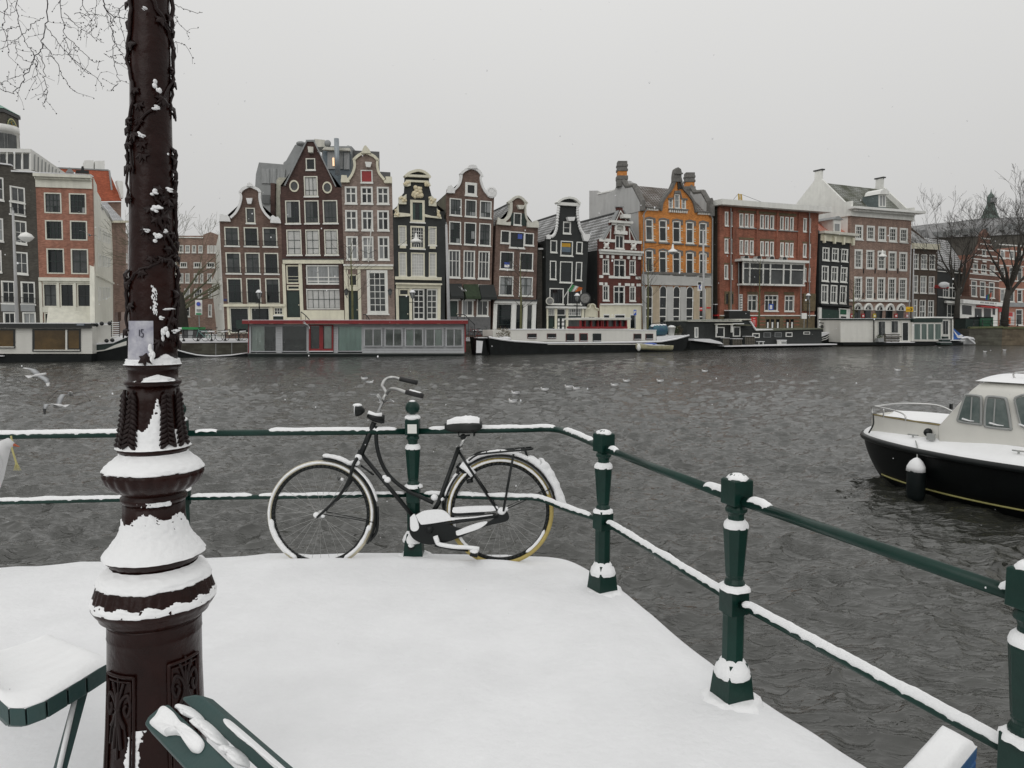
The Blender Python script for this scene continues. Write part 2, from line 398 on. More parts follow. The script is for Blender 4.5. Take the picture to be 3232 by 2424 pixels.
  ul,ur=s.top[0][0],s.top[-1][0];t=-s.thick-.004;B=-s.back
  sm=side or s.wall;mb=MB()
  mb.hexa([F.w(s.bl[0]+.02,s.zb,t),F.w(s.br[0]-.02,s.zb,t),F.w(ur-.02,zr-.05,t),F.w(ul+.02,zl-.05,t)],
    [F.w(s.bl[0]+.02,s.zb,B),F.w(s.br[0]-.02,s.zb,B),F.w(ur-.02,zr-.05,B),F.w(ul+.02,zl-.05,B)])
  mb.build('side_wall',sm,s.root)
  if roof:
   kd,zt=roof[0],roof[1];rm=rm or TILE
   if kd=='gable':
    um=(ul+ur)/2 if len(roof)<3 else roof[2]
    for(u0,z0)in((ul,zl),(ur,zr)):
     a,b,c,d=F.w(u0,z0,t),F.w(u0,z0,B),F.w(um,zt,B),F.w(um,zt,t)
     h=math.hypot(u0-um,zt-z0);mb=MB().add([a,b,c,d],[(0,1,2,3)])
     mb.build('roof',rm,s.root,uv=[(0,0),(s.back,0),(s.back,h),(0,h)])
    MB().add([F.w(ul,zl,B),F.w(ur,zr,B),F.w(um,zt,B)],[(0,1,2)]).build('gable_wall',sm,s.root)
    MB().tube([F.w(um,zt,t),F.w(um,zt,B)],.14,6).build('ridge',SLATE,s.root)
   elif kd=='side':
    m_=B*.5;h=math.hypot(m_,zt-zl);w=ur-ul
    MB().add([F.w(ul,zl,t+.1),F.w(ur,zr,t+.1),F.w(ur,zt+(zr-zl),m_),F.w(ul,zt,m_)],[(0,1,2,3)]).build('roof',rm,s.root,uv=[(0,0),(w,0),(w,h),(0,h)])
    MB().add([F.w(ul,zl,B),F.w(ur,zr,B),F.w(ur,zt+(zr-zl),m_),F.w(ul,zt,m_)],[(3,2,1,0)]).build('roof',rm,s.root,uv=[(0,0),(w,0),(w,h),(0,h)])
    for u,z in((ul,zl),(ur,zr)):MB().add([F.w(u,z,t),F.w(u,z,B),F.w(u,zt,m_)],[(0,1,2)]).build('gable_wall',sm,s.root)
  return s
def scroll(H,cx,cy,r,m,name='scroll'):
 F=H.F;u,z=F.uz(cx,cy);mb=MB();M=Matrix((F.u,Vector((0,0,1)),F.n)).transposed()
 mb.lathe([(r,-.3),(r,.22),(r*.75,.26),(r*.7,.2),(r*.4,.2),(r*.35,.3),(.01,.32)],14,F.w(u,z),M)
 return mb.build(name,m,H.root)
def bell(left,right):
 return left+right
# ---------- A: left corner group
F_A0=Fac('A',(-60,432),(205,490),(238,1365),(-30,1365))
h=House('canal_house','dark grey brick house at the left edge with a small iron balcony','house',F_A0,BR_GREY,
          [(-60,432),(66,448),(68,484),(205,490)],back=9)
h.row(510,645,[(-70,22)],fr='W',pane='m');h.win(58,570,146,662,2,1,pane='m');h.win(58,655,148,735,2,1,fr='W',rail=2,pane='d')
h.row(750,885,[(-70,20),(80,156)],pane='m');h.row(937,1066,[(-75,10),(85,163)],pane='d');h.row(1118,1250,[(8,88),(122,205)],pane='d',rail=True)
h.row(1300,1425,[(20,92),(132,210)],pane='m')
for x in(10,124):h.band(x,1256,x+82,1296,ZINC,name='stone_panel')
h.snowcap([(-60,432),(66,448)]);h.snowcap([(68,484),(205,490)]);h.finish()
F_A1=Fac('A',(205,500),(535,512),(552,1365),(238,1365))
h=House('canal_house','salmon brick corner house with off-white cornice and six square upper windows','house',F_A1,BR_SALMON,[(205,500),(535,512)],back=.8)
for y0,y1,xs in((605,725,[(257,358),(402,502)]),(765,880,[(263,366),(408,508)]),(930,1077,[(272,374),(413,514)])):
 h.row(y0,y1,xs,nx=4 if y0<900 else 2,ny=3 if y0<900 else 2,fr='O',bars='G',pane='m' if y0<700 else 'd',bt=.045,sill=False)
h.row(1133,1270,[(250,335),(350,432),(448,535)],nx=2,ny=2,fr='O',bars='K',pane='d',sill=False)
h.row(1303,1420,[(258,340),(357,438),(457,537)],nx=3,ny=2,fr='O',bars='K',pane='d',sill=False)
h.band(203,497,537,520,OFFW,0.02,.55,'cornice');h.band(208,521,536,578,OFFW,.01,.12,'frieze')
q=F_A1.rect(208,521,536,532);mb=MB()
for i in range(44):slab(mb,F_A1,q,.121,.4,(i+.2)/44,(i+.75)/44)
mb.build('dentil_row',OFFW,h.root)['kind']='stuff'
h.band(230,1100,552,1120,OFFW,.002,.3,'cornice')
for(a,b)in((232,249),(336,349),(433,447),(536,552)):h.band(a,1121,b,1400,OFFW,.04,.12,'pilaster')
h.band(249,1271,536,1302,OFFW,.04,.09,'panel_band');h.band(249,1121,536,1132,OFFW,.04,.09,'panel_band')
h.snowcap([(203,496),(537,510)],.1,-.4,.55);h.finish(side=OFFW)
a=F_A1.w(*F_A1.uz(552,1020)[:1],0);a.z=0
def corner(F,x,y):u,z=F.uz(x,y);p=F.w(u,0);return p
PA=corner(F_A1,543,900);PB=at(357,1020,96);PB.z=0
F_A2=Fac('A',(545,520),(655,785),(658,1330),(552,1365),plane=(PA.xy[:],PB.xy[:]))
h=House('side_street_house','long cream plastered house wall running back along the left side street','house',F_A2,OFFW,
          [(545,520),(563,560),(566,600),(588,640),(590,690),(612,712),(655,785)],back=4,recess=.08)
for i,x in enumerate((572,583,597,607,617,627,636,645)):
 for j,(yn,yf,hh)in enumerate(((800,850,85),(960,985,80),(1150,1155,90))):
  t=(x-572)/73;y=yn+(yf-yn)*t
  if i<7:h.win(x,y,x+5.5,y+hh*(1-.35*t),1,2,pane='d',sill=False,ft=.1)
h.win(584,668,597,705,1,2,pane='d',sill=False)
h.band(556,1103,657,1112,OFFW,.01,.2,'string_course');h.snowcap([(590,688),(612,710),(655,783)],.15,-.3,.25);h.finish(eave=(6,6))
P2=at(357,1020,96.3);P3=at(405,1020,150)
F_A3=Fac('A',(655,770),(745,870),(745,1320),(658,1345),plane=(P2.xy[:],P3.xy[:]))
h=House('side_street_house','narrow brown brick house seen edge-on behind the cream side wall','house',F_A3,BR_TAN,[(655,770),(745,850)],back=9,recess=.1)
for i,x in enumerate((670,682,696,708,722,734)):
 for y in(950,1060,1190):
  h.win(x,y+(x-670)*.12,x+7,y+(x-670)*.12+70-(x-670)*.2,1,2,pane='m',sill=False,ft=.12)
h.finish()
F_A4=Fac('A',(590,655),(725,655),(725,775),(590,775),plane=(at(320,1020,100).xy[:],at(405,1020,104).xy[:]))
g=thing('roofed_house','house with a snowy black pantile grid roof below the big orange roof','house',F_A4.w(0,8))
P=[F_A4.w(*F_A4.uz(x,y),0 if y>700 else-3)for x,y in((612,770),(722,770),(716,655),(600,655))]
MB().add(P,[(0,1,2,3)]).build('roof',TILEW,g,uv=[(0,0),(8.5,0),(8.5,6),(0,6)])
P2_=[F_A4.w(*F_A4.uz(x,y),-.1)for x,y in((600,775),(735,775),(735,1300),(600,1300))]
MB().prism(P2_,F_A4.n*-6).build('wall',BR_TAN,g)
MB().hexa([F_A4.w(*F_A4.uz(x,y),.3)for x,y in((608,780),(740,780),(740,768),(608,768))],[F_A4.w(*F_A4.uz(x,y),-.3)for x,y in((608,780),(740,780),(740,768),(608,768))]).build('gutter',CREAM,g)
Fo=Fac('A',(250,450),(700,470),(700,650),(250,650),plane=(at(130,1020,104).xy[:],at(390,1020,110).xy[:]))
g=thing('apartment_block','big block with a plain orange tiled roof rising behind the corner house','building',Fo.w(5,0))
def fp(F,pts,o):return[F.w(*F.uz(*p),oo)for p,oo in zip(pts,o)]
P=fp(Fo,[(235,660),(708,652),(640,466),(250,448)],(0,0,-1.5,-1.5));MB().prism(P,Fo.n*-.3).build('roof',TILEO,g)
P=fp(Fo,[(235,664),(708,656),(708,1350),(235,1350)],(-.5,)*4);MB().prism(P,Fo.n*-10).build('wall',BR_TAN,g)
P=fp(Fo,[(250,450),(640,468),(640,460),(250,442)],(-1.4,)*4);MB().prism(P,Fo.n*-.6).build('ridge_coping',ZINC,g)
for x0,x1,y in((502,555,402),(562,620,405)):
 P=fp(Fo,[(x0,470),(x1,470),(x1,y),(x0,y)],(-2,)*4);MB().prism(P,Fo.n*-2.5).build('chimney',WPLAS,g)
P=fp(Fo,[(645,590),(654,590),(647,468),(638,468)],(0,0,-1.3,-1.3));MB().prism(P,Fo.n*.3).build('flue',ZINC,g)
P=fp(Fo,[(435,500),(512,503),(510,486),(437,484)],(1.5,)*4);MB().prism(P,Fo.n*-1).build('roof_vent',BLACKM,g)
P=fp(Fo,[(466,484),(486,484),(480,460),(470,460)],(1.3,)*4);MB().prism(P,Fo.n*-.7).build('roof_vent',BLACKM,g)
P=fp(Fo,[(375,498),(428,499),(402,468),(397,468)],(1.4,)*4);MB().prism(P,Fo.n*-1.2).build('skylight',ZINC,g)
P=fp(Fo,[(672,540),(710,545),(712,640),(700,640)],(1,)*4);MB().prism(P,Fo.n*-1.5).build('chimney',WPLAS,g)
Fm=Fac('A',(-60,340),(180,345),(180,480),(-60,480),plane=(at(-40,1020,74).xy[:],at(140,1020,76.5).xy[:]))
g=thing('rooftop_storey','white modern rooftop storey with a band of windows above the dark grey house','building',Fm.w(2,12))
hh=Fm
P=fp(Fm,[(-60,345),(178,350),(180,372),(-60,366)],(0,)*4);MB().prism(P,Fm.n*-4).build('roof',WPLAS,g)
P=fp(Fm,[(-60,466),(182,470),(182,620),(-60,620)],(0,)*4);MB().prism(P,Fm.n*-4).build('parapet',WPLAS,g)
for x in(-10,36,79,125,170):
 P=fp(Fm,[(x,366),(x+9,366),(x+9,468),(x,468)],(-.05,)*4);MB().prism(P,Fm.n*-.3).build('mullion',WHITE,g)
for x in(-55,-1,46,89,135):
 P=fp(Fm,[(x,378),(x+33,378),(x+33,466),(x,466)],(-.2,)*4);MB().prism(P,Fm.n*-.05).build('pane',GLASSM,g)
P=[Fm.w(*Fm.uz(x,y),o)for x,y,o in((180,350,0),(180,470,0))];e=Fm.u*3.6-Fm.n*5.5
Q=[P[1],P[1]+e+Vector((0,0,0)),P[0]+e+Vector((0,0,-1.6)),P[0]]
MB().prism(Q,Vector((-.3,.1,0))).build('side_wall',WPLAS,g)
mb=MB()
for i in range(1,12):
 a_=P[1]+e*(i/12);b_=P[0]+e*(i/12)+Vector((0,0,-1.6*i/12));mb.tube([a_+Fm.n*.03+Vector((.05,-.05,0)),b_+Vector((.05,-.05,-.3))],.05,4)
mb.build('cladding_rib',ZINC,g)
cc=at(0,300,84);rr=45*84/FPX
g=thing('drum_pavilion','round white glazed drum standing on the roof in front of the clock tower','building',(cc.x,cc.y,20))
z0,z1=at(0,480,84).z,at(0,400,84).z
MB().lathe([(rr,z0-6),(rr,z0-3.5),(rr*.96,z0-3.5),(rr*.96,z1-.7),(rr*1.02,z1-.7),(rr*1.02,z1),(.1,z1+.3)],32,(cc.x,cc.y,0)).build('wall',WPLAS,g,True)
for i in range(16):
 a_=-R(165)+i*R(10);mb=MB();p=Vector((cc.x+rr*.975*math.cos(a_),cc.y+rr*.975*math.sin(a_),(z0-3.4+z1-.8)/2));mb.box(p,(.08,.62 if i%4 else.3,z1-z0+2.2),Matrix.Rotation(a_,3,'Z'));mb.build('window',GLASSM if i%4 else WHITE,g)
Ft=Fac('A',(0,130),(80,135),(80,340),(0,340),plane=(at(-18,1020,118).xy[:],at(44,1020,124).xy[:]))
TC=at(28,1020,122)
g=thing('clock_tower','dark brick clock tower with verdigris pyramid roof at the upper left','tower',(TC.x,TC.y,0))
zt=at(26,355,122).z;zr=at(26,325,122).z;hw=2.1;M45=Matrix.Rotation(R(5),3,'Z')
MB().box((TC.x,TC.y,zt/2),(hw*2,hw*2,zt),M45).build('shaft',BR_GREY,g)
mb=MB();ap=Vector((TC.x,TC.y,zr));bb_=[Vector((TC.x,TC.y,zt))+M45@Vector((a_*hw*1.12,b_*hw*1.12,.1))for a_,b_ in((-1,-1),(1,-1),(1,1),(-1,1))]
mb.add(bb_+[ap],[(0,1,4),(1,2,4),(2,3,4),(3,0,4),(3,2,1,0)]);mb.build('roof',VERD,g)
MB().box((TC.x,TC.y,zt-.25),(hw*2.2,hw*2.2,.5),M45).build('cornice',BLACKM,g)
mb=MB();mb.tube([ap-Vector((0,0,.3)),ap+Vector((0,0,1.4))],.06,6);mb.ball(ap+Vector((0,0,.5)),.2);mb.build('finial',VERD,g)
GOLD=mat('gilt',(.55,.33,.06),.35,.1,metal=.6)
for k in(0,1):
 d=M45@(Vector((0,-1,0))if k==0 else Vector((1,0,0)));sx=M45@(Vector((1,0,0))if k==0 else Vector((0,1,0)))
 c=Vector((TC.x,TC.y,zt-2.2))+d*(hw+.01);M=Matrix((sx,Vector((0,0,1)),d)).transposed()
 fc=MB().lathe([(1.35,0),(1.35,.06),(.01,.07)],24,c,M).build('clock_face',mat('clock_face',(.03,.07,.05),.5),g)
 mb=MB().lathe([(1.3,.062),(1.3,.1),(1.12,.1),(1.12,.062)],24,c,M)
 for i in range(12):
  q=2*math.pi*i/12;mb.box(c+(sx*math.sin(q)+Vector((0,0,1))*math.cos(q))*.88+d*.1,(.1,.1,.3),M@Matrix.Rotation(0,3,'Z'))
 mb.build('numeral_ring',mat('gilt_pale',(.42,.40,.18),.5),fc)
 mb=MB();mb.tube([c+d*.12,c+d*.12+sx*.5+Vector((0,0,.3))],.09,4);mb.tube([c+d*.13,c+d*.13+sx*-.35+Vector((0,0,.8))],.07,4);mb.build('clock_hand',GOLD,fc)
# ---------- H: brown block at the end of the street right of the lamp post
Fh=Fac('H',(150,200),(640,205),(640,1200),(150,1200),plane=(at(540,1020,108).xy[:],at(700,1020,110).xy[:]))
h=House('school_building','wide brown brick building with white windows closing the side street behind a mossy tree','building',Fh,BR_TAN,
          [(-60,205),(170,205),(172,180),(198,182),(200,225),(468,230),(470,200),(545,172),(620,200),(640,205)],back=8)
h.row(310,388,[(60,105),(130,175),(213,262),(280,330),(350,395),(418,465),(510,535),(542,570),(577,603)],nx=2,ny=2,pane='c')
h.row(488,545,[(120,190),(225,300),(368,450),(505,590)],nx=3,ny=1,pane='m');h.row(605,705,[(150,190),(222,262),(280,326),(370,418),(435,470),(510,560)],nx=2,ny=2,pane='c')
h.row(765,860,[(150,220),(270,330),(370,460),(520,565)],nx=3,ny=2,pane='m');h.row(930,1060,[(240,330),(520,560)],nx=2,ny=2,pane='m')
h.band(200,226,468,236,WPLAS,name='coping');h.finish()
F_B1=Fac('B',(75,640),(527,650),(550,1243),(105,1243))
b1l=F_B1.w(F_B1.uz(105,1200)[0],0)
Fs=Fac('H',(605,300),(632,205),(690,1200),(600,1200),plane=(at(668,1020,100).xy[:],b1l.xy[:]))
Fs=Fac('H',(556,640),(632,205),(690,1200),(615,1200),plane=(at(672,1020,99).xy[:],(b1l.x-.03,b1l.y+.45)))
h=House('side_street_house','white plastered side wall left of the bell gabled house, facing the street gap','house',Fs,WHITE,
          [(556,690),(600,590),(602,330),(628,205),(634,200)],back=3,recess=.06)
for x in(630,641,652):
 for y in(655,920):h.win(x,y,x+6,y+75,1,2,pane='m',sill=False,ft=.1)
for x in(606,614):h.win(x,380+(x-606)*-1,x+5,440,1,2,pane='m',sill=False,ft=.1)
h.finish(eave=(5,8))
# ---------- B
h=House('canal_house','brown brick house with white scrolled bell gable, first right of the street gap','house',F_B1,BR_BROWN,
          [(75,642),(80,612),(152,612),(185,580),(212,535),(228,470),(222,432),(252,402),(296,388),(345,402),(374,430),(374,470),(385,530),(412,580),(448,620),(520,622),(527,652)])
WT=mat('snowy_white_stone',(.74,.74,.73),.7,.08,2)
h.trim([(152,612),(185,580),(212,535),(228,470),(218,432)],.30,WT);h.trim([(218,432),(236,408),(262,392),(296,380),(335,394),(362,408),(380,432)],.36,WT,name='gable_crown')
h.trim([(376,430),(374,470),(385,530),(412,580),(450,620)],.30,WT)
h.poly([(276,392),(280,372),(296,362),(314,372),(320,392)],WT,.1,.4,'shell_ornament')
for x0,x1 in((77,158),(446,524)):
 y=588 if x0<100 else 600;h.poly([(x0,y+55),(x1,y+58),(x1-6,y+30),(x1-22,y+10),(x0+40,y+14),(x0+20,y),(x0+4,y+8)],WT,.002,.4,'scroll_block')
h.poly([(272,478),(318,478),(308,518),(282,518)],WT,.02,.5,'hoist_beam_cover')
h.row(682,822,[(112,218),(254,358),(390,495)],nx=2,ny=2,hs=[.72],fr='O',bars='G',rail=True)
h.row(868,1022,[(122,230),(262,370),(400,505)],nx=2,ny=2,hs=[.75],fr='O',bars='G',rail=True)
h.row(1055,1240,[(132,240),(272,378),(410,514)],nx=2,ny=2,hs=[.78],fr='O',bars='G',rail=2,sill=False)
h.win(266,543,335,657,1,1,fr='O',bars='G')
h.band(105,1243,552,1262,CREAM,.002,.3,'cornice')
for a,b in((134,151),(293,304),(444,467),(541,552)):h.band(a,1263,b,1470,CREAM,.0,.1,'pilaster')
h.row(1268,1455,[(152,292),(305,443)],nx=2,ny=2,vs=[],hs=[.42,.72],fr='O',bars='G',sill=False,pane='d');h.win(468,1264,540,1325,3,2,fr='C',bars='W');h.door(468,1330,540,1490)
h.band(195,1358,290,1424,GREENP,.01,.05,'shop_screen');h.poly([(104,1205),(130,1205),(130,1222),(104,1222)],mat('street_sign_blue',(.03,.04,.13),.4),.01,.05,'street_sign')
zr=F_B1.uz(296,420)[1];h.finish(('gable',zr-.3),rm=TILEB)
F=Fac('B',(522,400),(958,395),(978,920),(540,920))
h=House('canal_house','tall dark brown house with plain triangular spout gable and two oval windows','house',F,BR_DARK,
          [(515,450),(550,380),(708,62),(765,62),(925,392),(962,398)])
h.trim([(548,382),(708,58)],.16,ZINC,k=0);h.trim([(765,58),(925,390)],.16,ZINC,k=0);h.band(704,50,768,64,ZINC,-.4,.12,'top_cap')
h.poly([(720,104),(760,108),(758,148),(724,146)],PALE,.02,.5,'hoist_beam_cover')
h.win(703,183,772,270,1,1,bars='G',fr='O');h.win(690,313,790,462,3,2,hs=[.3],fr='O',bars='G',pane='w')
for cx,cy in((619,386),(859,397)):
 u,z=F.uz(cx,cy);M=Matrix((F.u,Vector((0,0,1)),F.n)).transposed()@Matrix.Diagonal((.8,1,1))
 w_=MB().lathe([(.62,.0),(.62,.12),(.46,.12),(.46,.0)],20,F.w(u,z),M).build('oval_window',CREAM,h.root)
 MB().lathe([(.47,.005),(.47,.04),(.01,.04)],20,F.w(u,z),M).build('pane',GLASSM,w_)
h.row(490,660,[(555,662),(693,798),(828,934)],nx=2,ny=2,hs=[.25],vs=[.38,.62],fr='O',bars='G',pane='x')
h.row(702,888,[(564,672),(702,804),(838,938)],nx=2,ny=3,hs=[.25,.6],vs=[.5],fr='O',bars='G',pane='w')
h.band(537,922,978,950,CREAM,.002,.25,'cornice');h.band(537,914,978,921,SLATE,.002,.3,'lead_flashing')
for a,b in((540,562),(660,684),(688,706),(950,976)):h.band(a,951,b,1480,CREAM if b<690 else BR_DARK,.0,.12,'pilaster')
h.row(960,1096,[(562,658)],nx=1,ny=3,hs=[.18,.38],fr='C',sill=False);h.win(566,1106,660,1142,1,1,fr='C',sill=False);h.door(566,1146,664,1338)
h.win(706,960,952,1102,3,3,hs=[.14,.36],fr='W',bars='W',sill=False,pane='m',bt=.1);h.win(708,1134,960,1282,6,2,vs=[.165,.333,.5,.667,.83],hs=[.5],fr='W',bars='G',sill=False,pane='w')
h.band(690,1288,985,1500,CREAM,.0,.15,'plinth');h.band(560,1340,668,1500,CREAM,0,.5,'step');zr=F.uz(736,62)[1];h.finish(('gable',zr-.3),rm=TILEB,eave=(F.uz(550,380)[1],F.uz(925,392)[1]))
def cross(**k):return dict(nx=2,ny=2,vs=[.5],hs=[.62],fr='W',bars='W',pane='m',bt=.13,**k)
F=Fac('B',(962,365),(1330,370),(1352,1355),(985,1355))
h=House('canal_house','pinkish brick house with cream bell gable and a dark red hatch under its hoist beam','house',F,BR_PINK,
          [(962,362),(964,335),(1012,335),(1040,290),(1056,215),(1062,190),(1080,168),(1105,152),(1138,148),(1170,156),(1200,170),(1222,195),(1226,240),(1240,290),(1275,338),(1326,340),(1330,368)])
h.trim([(1010,335),(1038,290),(1052,240),(1048,196)],.32,CREAM);h.trim([(1044,194),(1072,166),(1105,146),(1138,138),(1172,150),(1205,168),(1234,198)],.36,CREAM,name='gable_crown')
h.trim([(1230,196),(1228,240),(1240,290),(1278,338)],.32,CREAM)
h.poly([(1105,150),(1118,118),(1128,98),(1140,95),(1150,108),(1168,130),(1176,152)],CREAM,.05,.4,'crest')
h.poly([(957,362),(1022,362),(1018,340),(1005,330),(1000,312),(962,310)],CREAM,.002,.4,'scroll_block');h.poly([(1272,366),(1330,368),(1328,322),(1282,320),(1286,342),(1270,350)],CREAM,.002,.4,'scroll_block')
h.poly([(1132,215),(1182,218),(1172,254),(1142,252)],WHITE,.02,.5,'hoist_beam_cover')
h.win(1102,268,1188,362,2,1,fr='W',bars='R',pane='w');q=F.rect(1110,277,1180,352);slab(MB(),F,q,-.1,-.02).build('hatch_shutter',REDSH,h.root)
for y0,y1,xs in((388,515,[(987,1075),(1103,1190),(1220,1308)]),(560,708,[(990,1078),(1108,1192),(1223,1308)]),(750,922,[(997,1083),(1112,1196),(1228,1310)])):
 h.row(y0,y1,xs,**cross(ft=.15))
h.band(975,955,1338,968,WHITE,.002,.35,'cornice');h.band(980,969,1336,990,CREAM,.002,.15,'frieze')
h.band(985,991,1014,1500,CREAM,.0,.08,'door_surround');h.band(1084,991,1106,1500,CREAM,.0,.08,'door_surround')
h.win(1014,1028,1078,1114,1,1,fr='C',sill=False);h.band(1014,1115,1084,1146,CREAM,0,.08,'door_surround');h.door(1015,1148,1084,1400)
h.win(1148,996,1300,1316,3,6,hs=[.17,.34,.51,.68,.85],fr='W',bars='W',pane='m',ft=.3,bt=.07);h.poly([(1160,590),(1186,592),(1170,945),(1155,945)],WPLAS,.9,.98,'flagpole')if 0 else None
h.finish(('gable',F.uz(1138,200)[1]),rm=TILE)
fl=thing('flagpole','slanting white flagpole on the pinkish bell gabled house','flagpole',F.w(*F.uz(1158,940),.1))
MB().tube([F.w(*F.uz(1158,938),.15),F.w(*F.uz(1184,592),1.6)],.06,8).build('pole',WHITE,fl);MB().tube([F.w(*F.uz(1098,850),.05),F.w(*F.uz(1160,880),.6),F.w(*F.uz(1215,850),.05)],.025,5).build('bracket',BLACKM,fl)
# ---------- C
F=Fac('C',(465,610),(845,628),(838,1355),(482,1355))
h=House('canal_house','black painted house with cream neck gable and carved coat of arms','house',F,BR_BLACK,
          [(462,616),(470,600),(500,520),(520,460),(545,430),(548,370),(548,320),(556,300),(590,280),(640,272),(690,284),(722,306),(724,330),(724,385),(742,455),(778,505),(806,600),(845,628)])
CO=CREAM
h.trim([(541,315),(570,290),(610,275),(640,270),(680,278),(712,300),(732,325)],.34,CO,name='pediment_arch',o1=.45);h.band(552,308,730,325,CO,.01,.42,'cornice');h.band(552,345,718,360,CO,.01,.25,'cornice')
h.poly([(558,305),(590,284),(640,278),(690,288),(718,306)],BR_BLACK,.012,.05,'pediment_panel')
for pts in([(536,385),(556,350),(588,355),(586,385),(560,392)],[(686,362),(724,362),(734,386),(712,392),(690,386)],
   [(500,470),(520,455),(530,465),(556,445),(556,520),(502,518)],[(720,465),(742,460),(772,490),(774,535),(720,530)],
   [(466,612),(480,560),(498,520),(502,580),(556,585),(586,590),(586,606),(500,612)],[(692,592),(740,605),(782,608),(778,550),(795,575),(812,625),(692,612)]):
 h.poly(pts,CO,.01,.3,'carved_scroll')
m_=MB();rng=random.Random(3)
for _ in range(26):
 x,y=604+rng.random()*66,396+rng.random()*68;m_.ball(F.w(*F.uz(x,y),.12),.16+rng.random()*.12,7,5)
for pts in(((510,470),(550,515)),((722,470),(768,528)),((540,358),(584,384)),((690,366),(728,386)),((470,560),(498,606)),((782,560),(806,612))):
 for _ in range(9):
  x=pts[0][0]+rng.random()*(pts[1][0]-pts[0][0]);y=pts[0][1]+rng.random()*(pts[1][1]-pts[0][1]);m_.ball(F.w(*F.uz(x,y),.3),.09+rng.random()*.08,6,4)
m_.build('carved_relief',mat('carved_cream',(.66,.58,.40),.7,.25,4),h.root,True)['kind']='stuff'
h.win(587,487,692,650,1,1,fr='C',bars='G',ft=.26,sill=True);q=F.rect(600,515,678,632)
for a,b in((.02,.3),(.7,.98)):slab(MB(),F,q,-.1,-.02,a,b).build('shutter',mat('shutter_green',(.03,.06,.05),.5),h.root)
k_=dict(nx=4,ny=7,vs=[.25,.5,.75],fr='C',bars='W',pane='w',bt=.03,ft=.1)
for y0,y1,xs in((672,812,[(501,560)]),(680,818,[(719,778)]),(866,1044,[(502,562)]),(868,1046,[(722,778)])):h.row(y0,y1,xs,**k_)
h.win(588,676,692,842,5,4,hs=[.34,.5,.66,.82],fr='C',bars='W',pane='d',ft=.16);h.win(592,870,692,1046,5,7,fr='C',bars='W',pane='w',bt=.03)
h.band(510,818,555,838,CO,.01,.15,'ornament');h.band(728,822,770,842,CO,.01,.15,'ornament')
h.band(475,1046,812,1068,CO,.01,.25,'string_course');h.band(478,1092,812,1104,CO,.01,.5,'cornice');h.band(484,1105,808,1130,CO,.01,.12,'frieze')
for a,b in((484,504),(580,606),(690,706),(784,806)):h.band(a,1131,b,1480,CO if a!=690 else BR_BLACK,0,.12,'pilaster')
h.win(505,1132,578,1182,1,1,fr='C',sill=False);h.door(506,1190,578,1420);h.win(608,1134,690,1356,2,5,fr='W',bars='W',bt=.08,pane='d');h.win(706,1134,784,1356,2,5,fr='W',bars='W',bt=.08,pane='d')
h.finish(('gable',F.uz(640,400)[1],F.uz(640,400)[0]),eave=(F.uz(500,560)[1],F.uz(800,560)[1]))
F=Fac('C',(862,430),(1197,462),(1170,1330),(866,1330))
h=House('canal_house','brown brick bell gabled house with three black awnings over its ground floor','house',F,BR_BROWN,
          [(850,438),(856,405),(905,408),(935,375),(952,320),(955,300),(975,275),(1005,262),(1035,260),(1070,270),(1098,300),(1102,350),(1128,415),(1158,448),(1192,445),(1197,466)])
h.trim([(900,412),(935,375),(950,325),(950,298)],.30,WT);h.trim([(946,298),(972,272),(1005,254),(1035,250),(1072,262),(1100,288),(1114,318)],.36,WT,name='gable_crown');h.trim([(1104,315),(1104,352),(1128,415),(1160,450)],.30,WT)
h.poly([(1000,262),(1008,240),(1035,234),(1062,240),(1072,262)],WT,.05,.4,'crest')
h.poly([(848,438),(906,440),(908,415),(895,400),(880,382),(860,390)],WT,.002,.4,'scroll_block');scroll(h,1176,434,.62,WT);h.poly([(1150,462),(1197,468),(1197,440),(1150,440)],WT,.002,.3,'scroll_block')
h.win(986,360,1072,456,1,1,bars='G',ft=.28)
h.row(475,600,[(873,960),(985,1069),(1093,1177)],nx=2,ny=2,hs=[.3],bars='G',pane='c',vs=[.4,.6]);h.row(643,806,[(870,956),(980,1066),(1087,1172)],nx=2,ny=3,hs=[.25,.65],bars='G',pane='x',vs=[.4,.6])
h.row(850,1052,[(865,950),(974,1057),(1082,1163)],nx=1,ny=2,hs=[.62],vs=[.3,.7],bars='W',pane='x',bt=.07)
h.row(1098,1210,[(868,948),(975,1056),(1080,1166)],nx=1,ny=2,bars='W',pane='d');h.row(1212,1330,[(962,1046),(1070,1155)],nx=2,ny=1,bars='W',pane='m')
h.door(870,1213,936,1400,frame=WHITE);h.band(868,1334,1168,1470,mat('grey_plinth',(.12,.12,.12),.8,.2),0,.1,'plinth')
AWN=[mat('awning_black',(.010,.013,.012),.6,.2),mat('awning_moss_green',(.018,.034,.012),.7,.4)]
for i,(a,b)in enumerate(((866,958),(972,1078),(1084,1194))):
 y0=1095+i*4;T=[F.w(*F.uz(x,y0),.05)for x in(a,b)];Bq=[F.w(*F.uz(x,y0+92),1.3)for x in(a+2,b+4)];m=MB()
 dz=Vector((0,0,-.28));m.add([T[0],T[1],Bq[1],Bq[0],Bq[0]+dz,Bq[1]+dz,T[0]+Vector((0,0,-1.9)),T[1]+Vector((0,0,-1.9))],[(0,3,2,1),(3,4,5,2),(0,6,4,3),(1,2,5,7)])
 m.build('awning',AWN[1 if i==1 else 0],h.root)
h.finish(('gable',F.uz(1035,300)[1]),side=mat('side_plaster_olive',(.15,.14,.10),.9,.3,1))
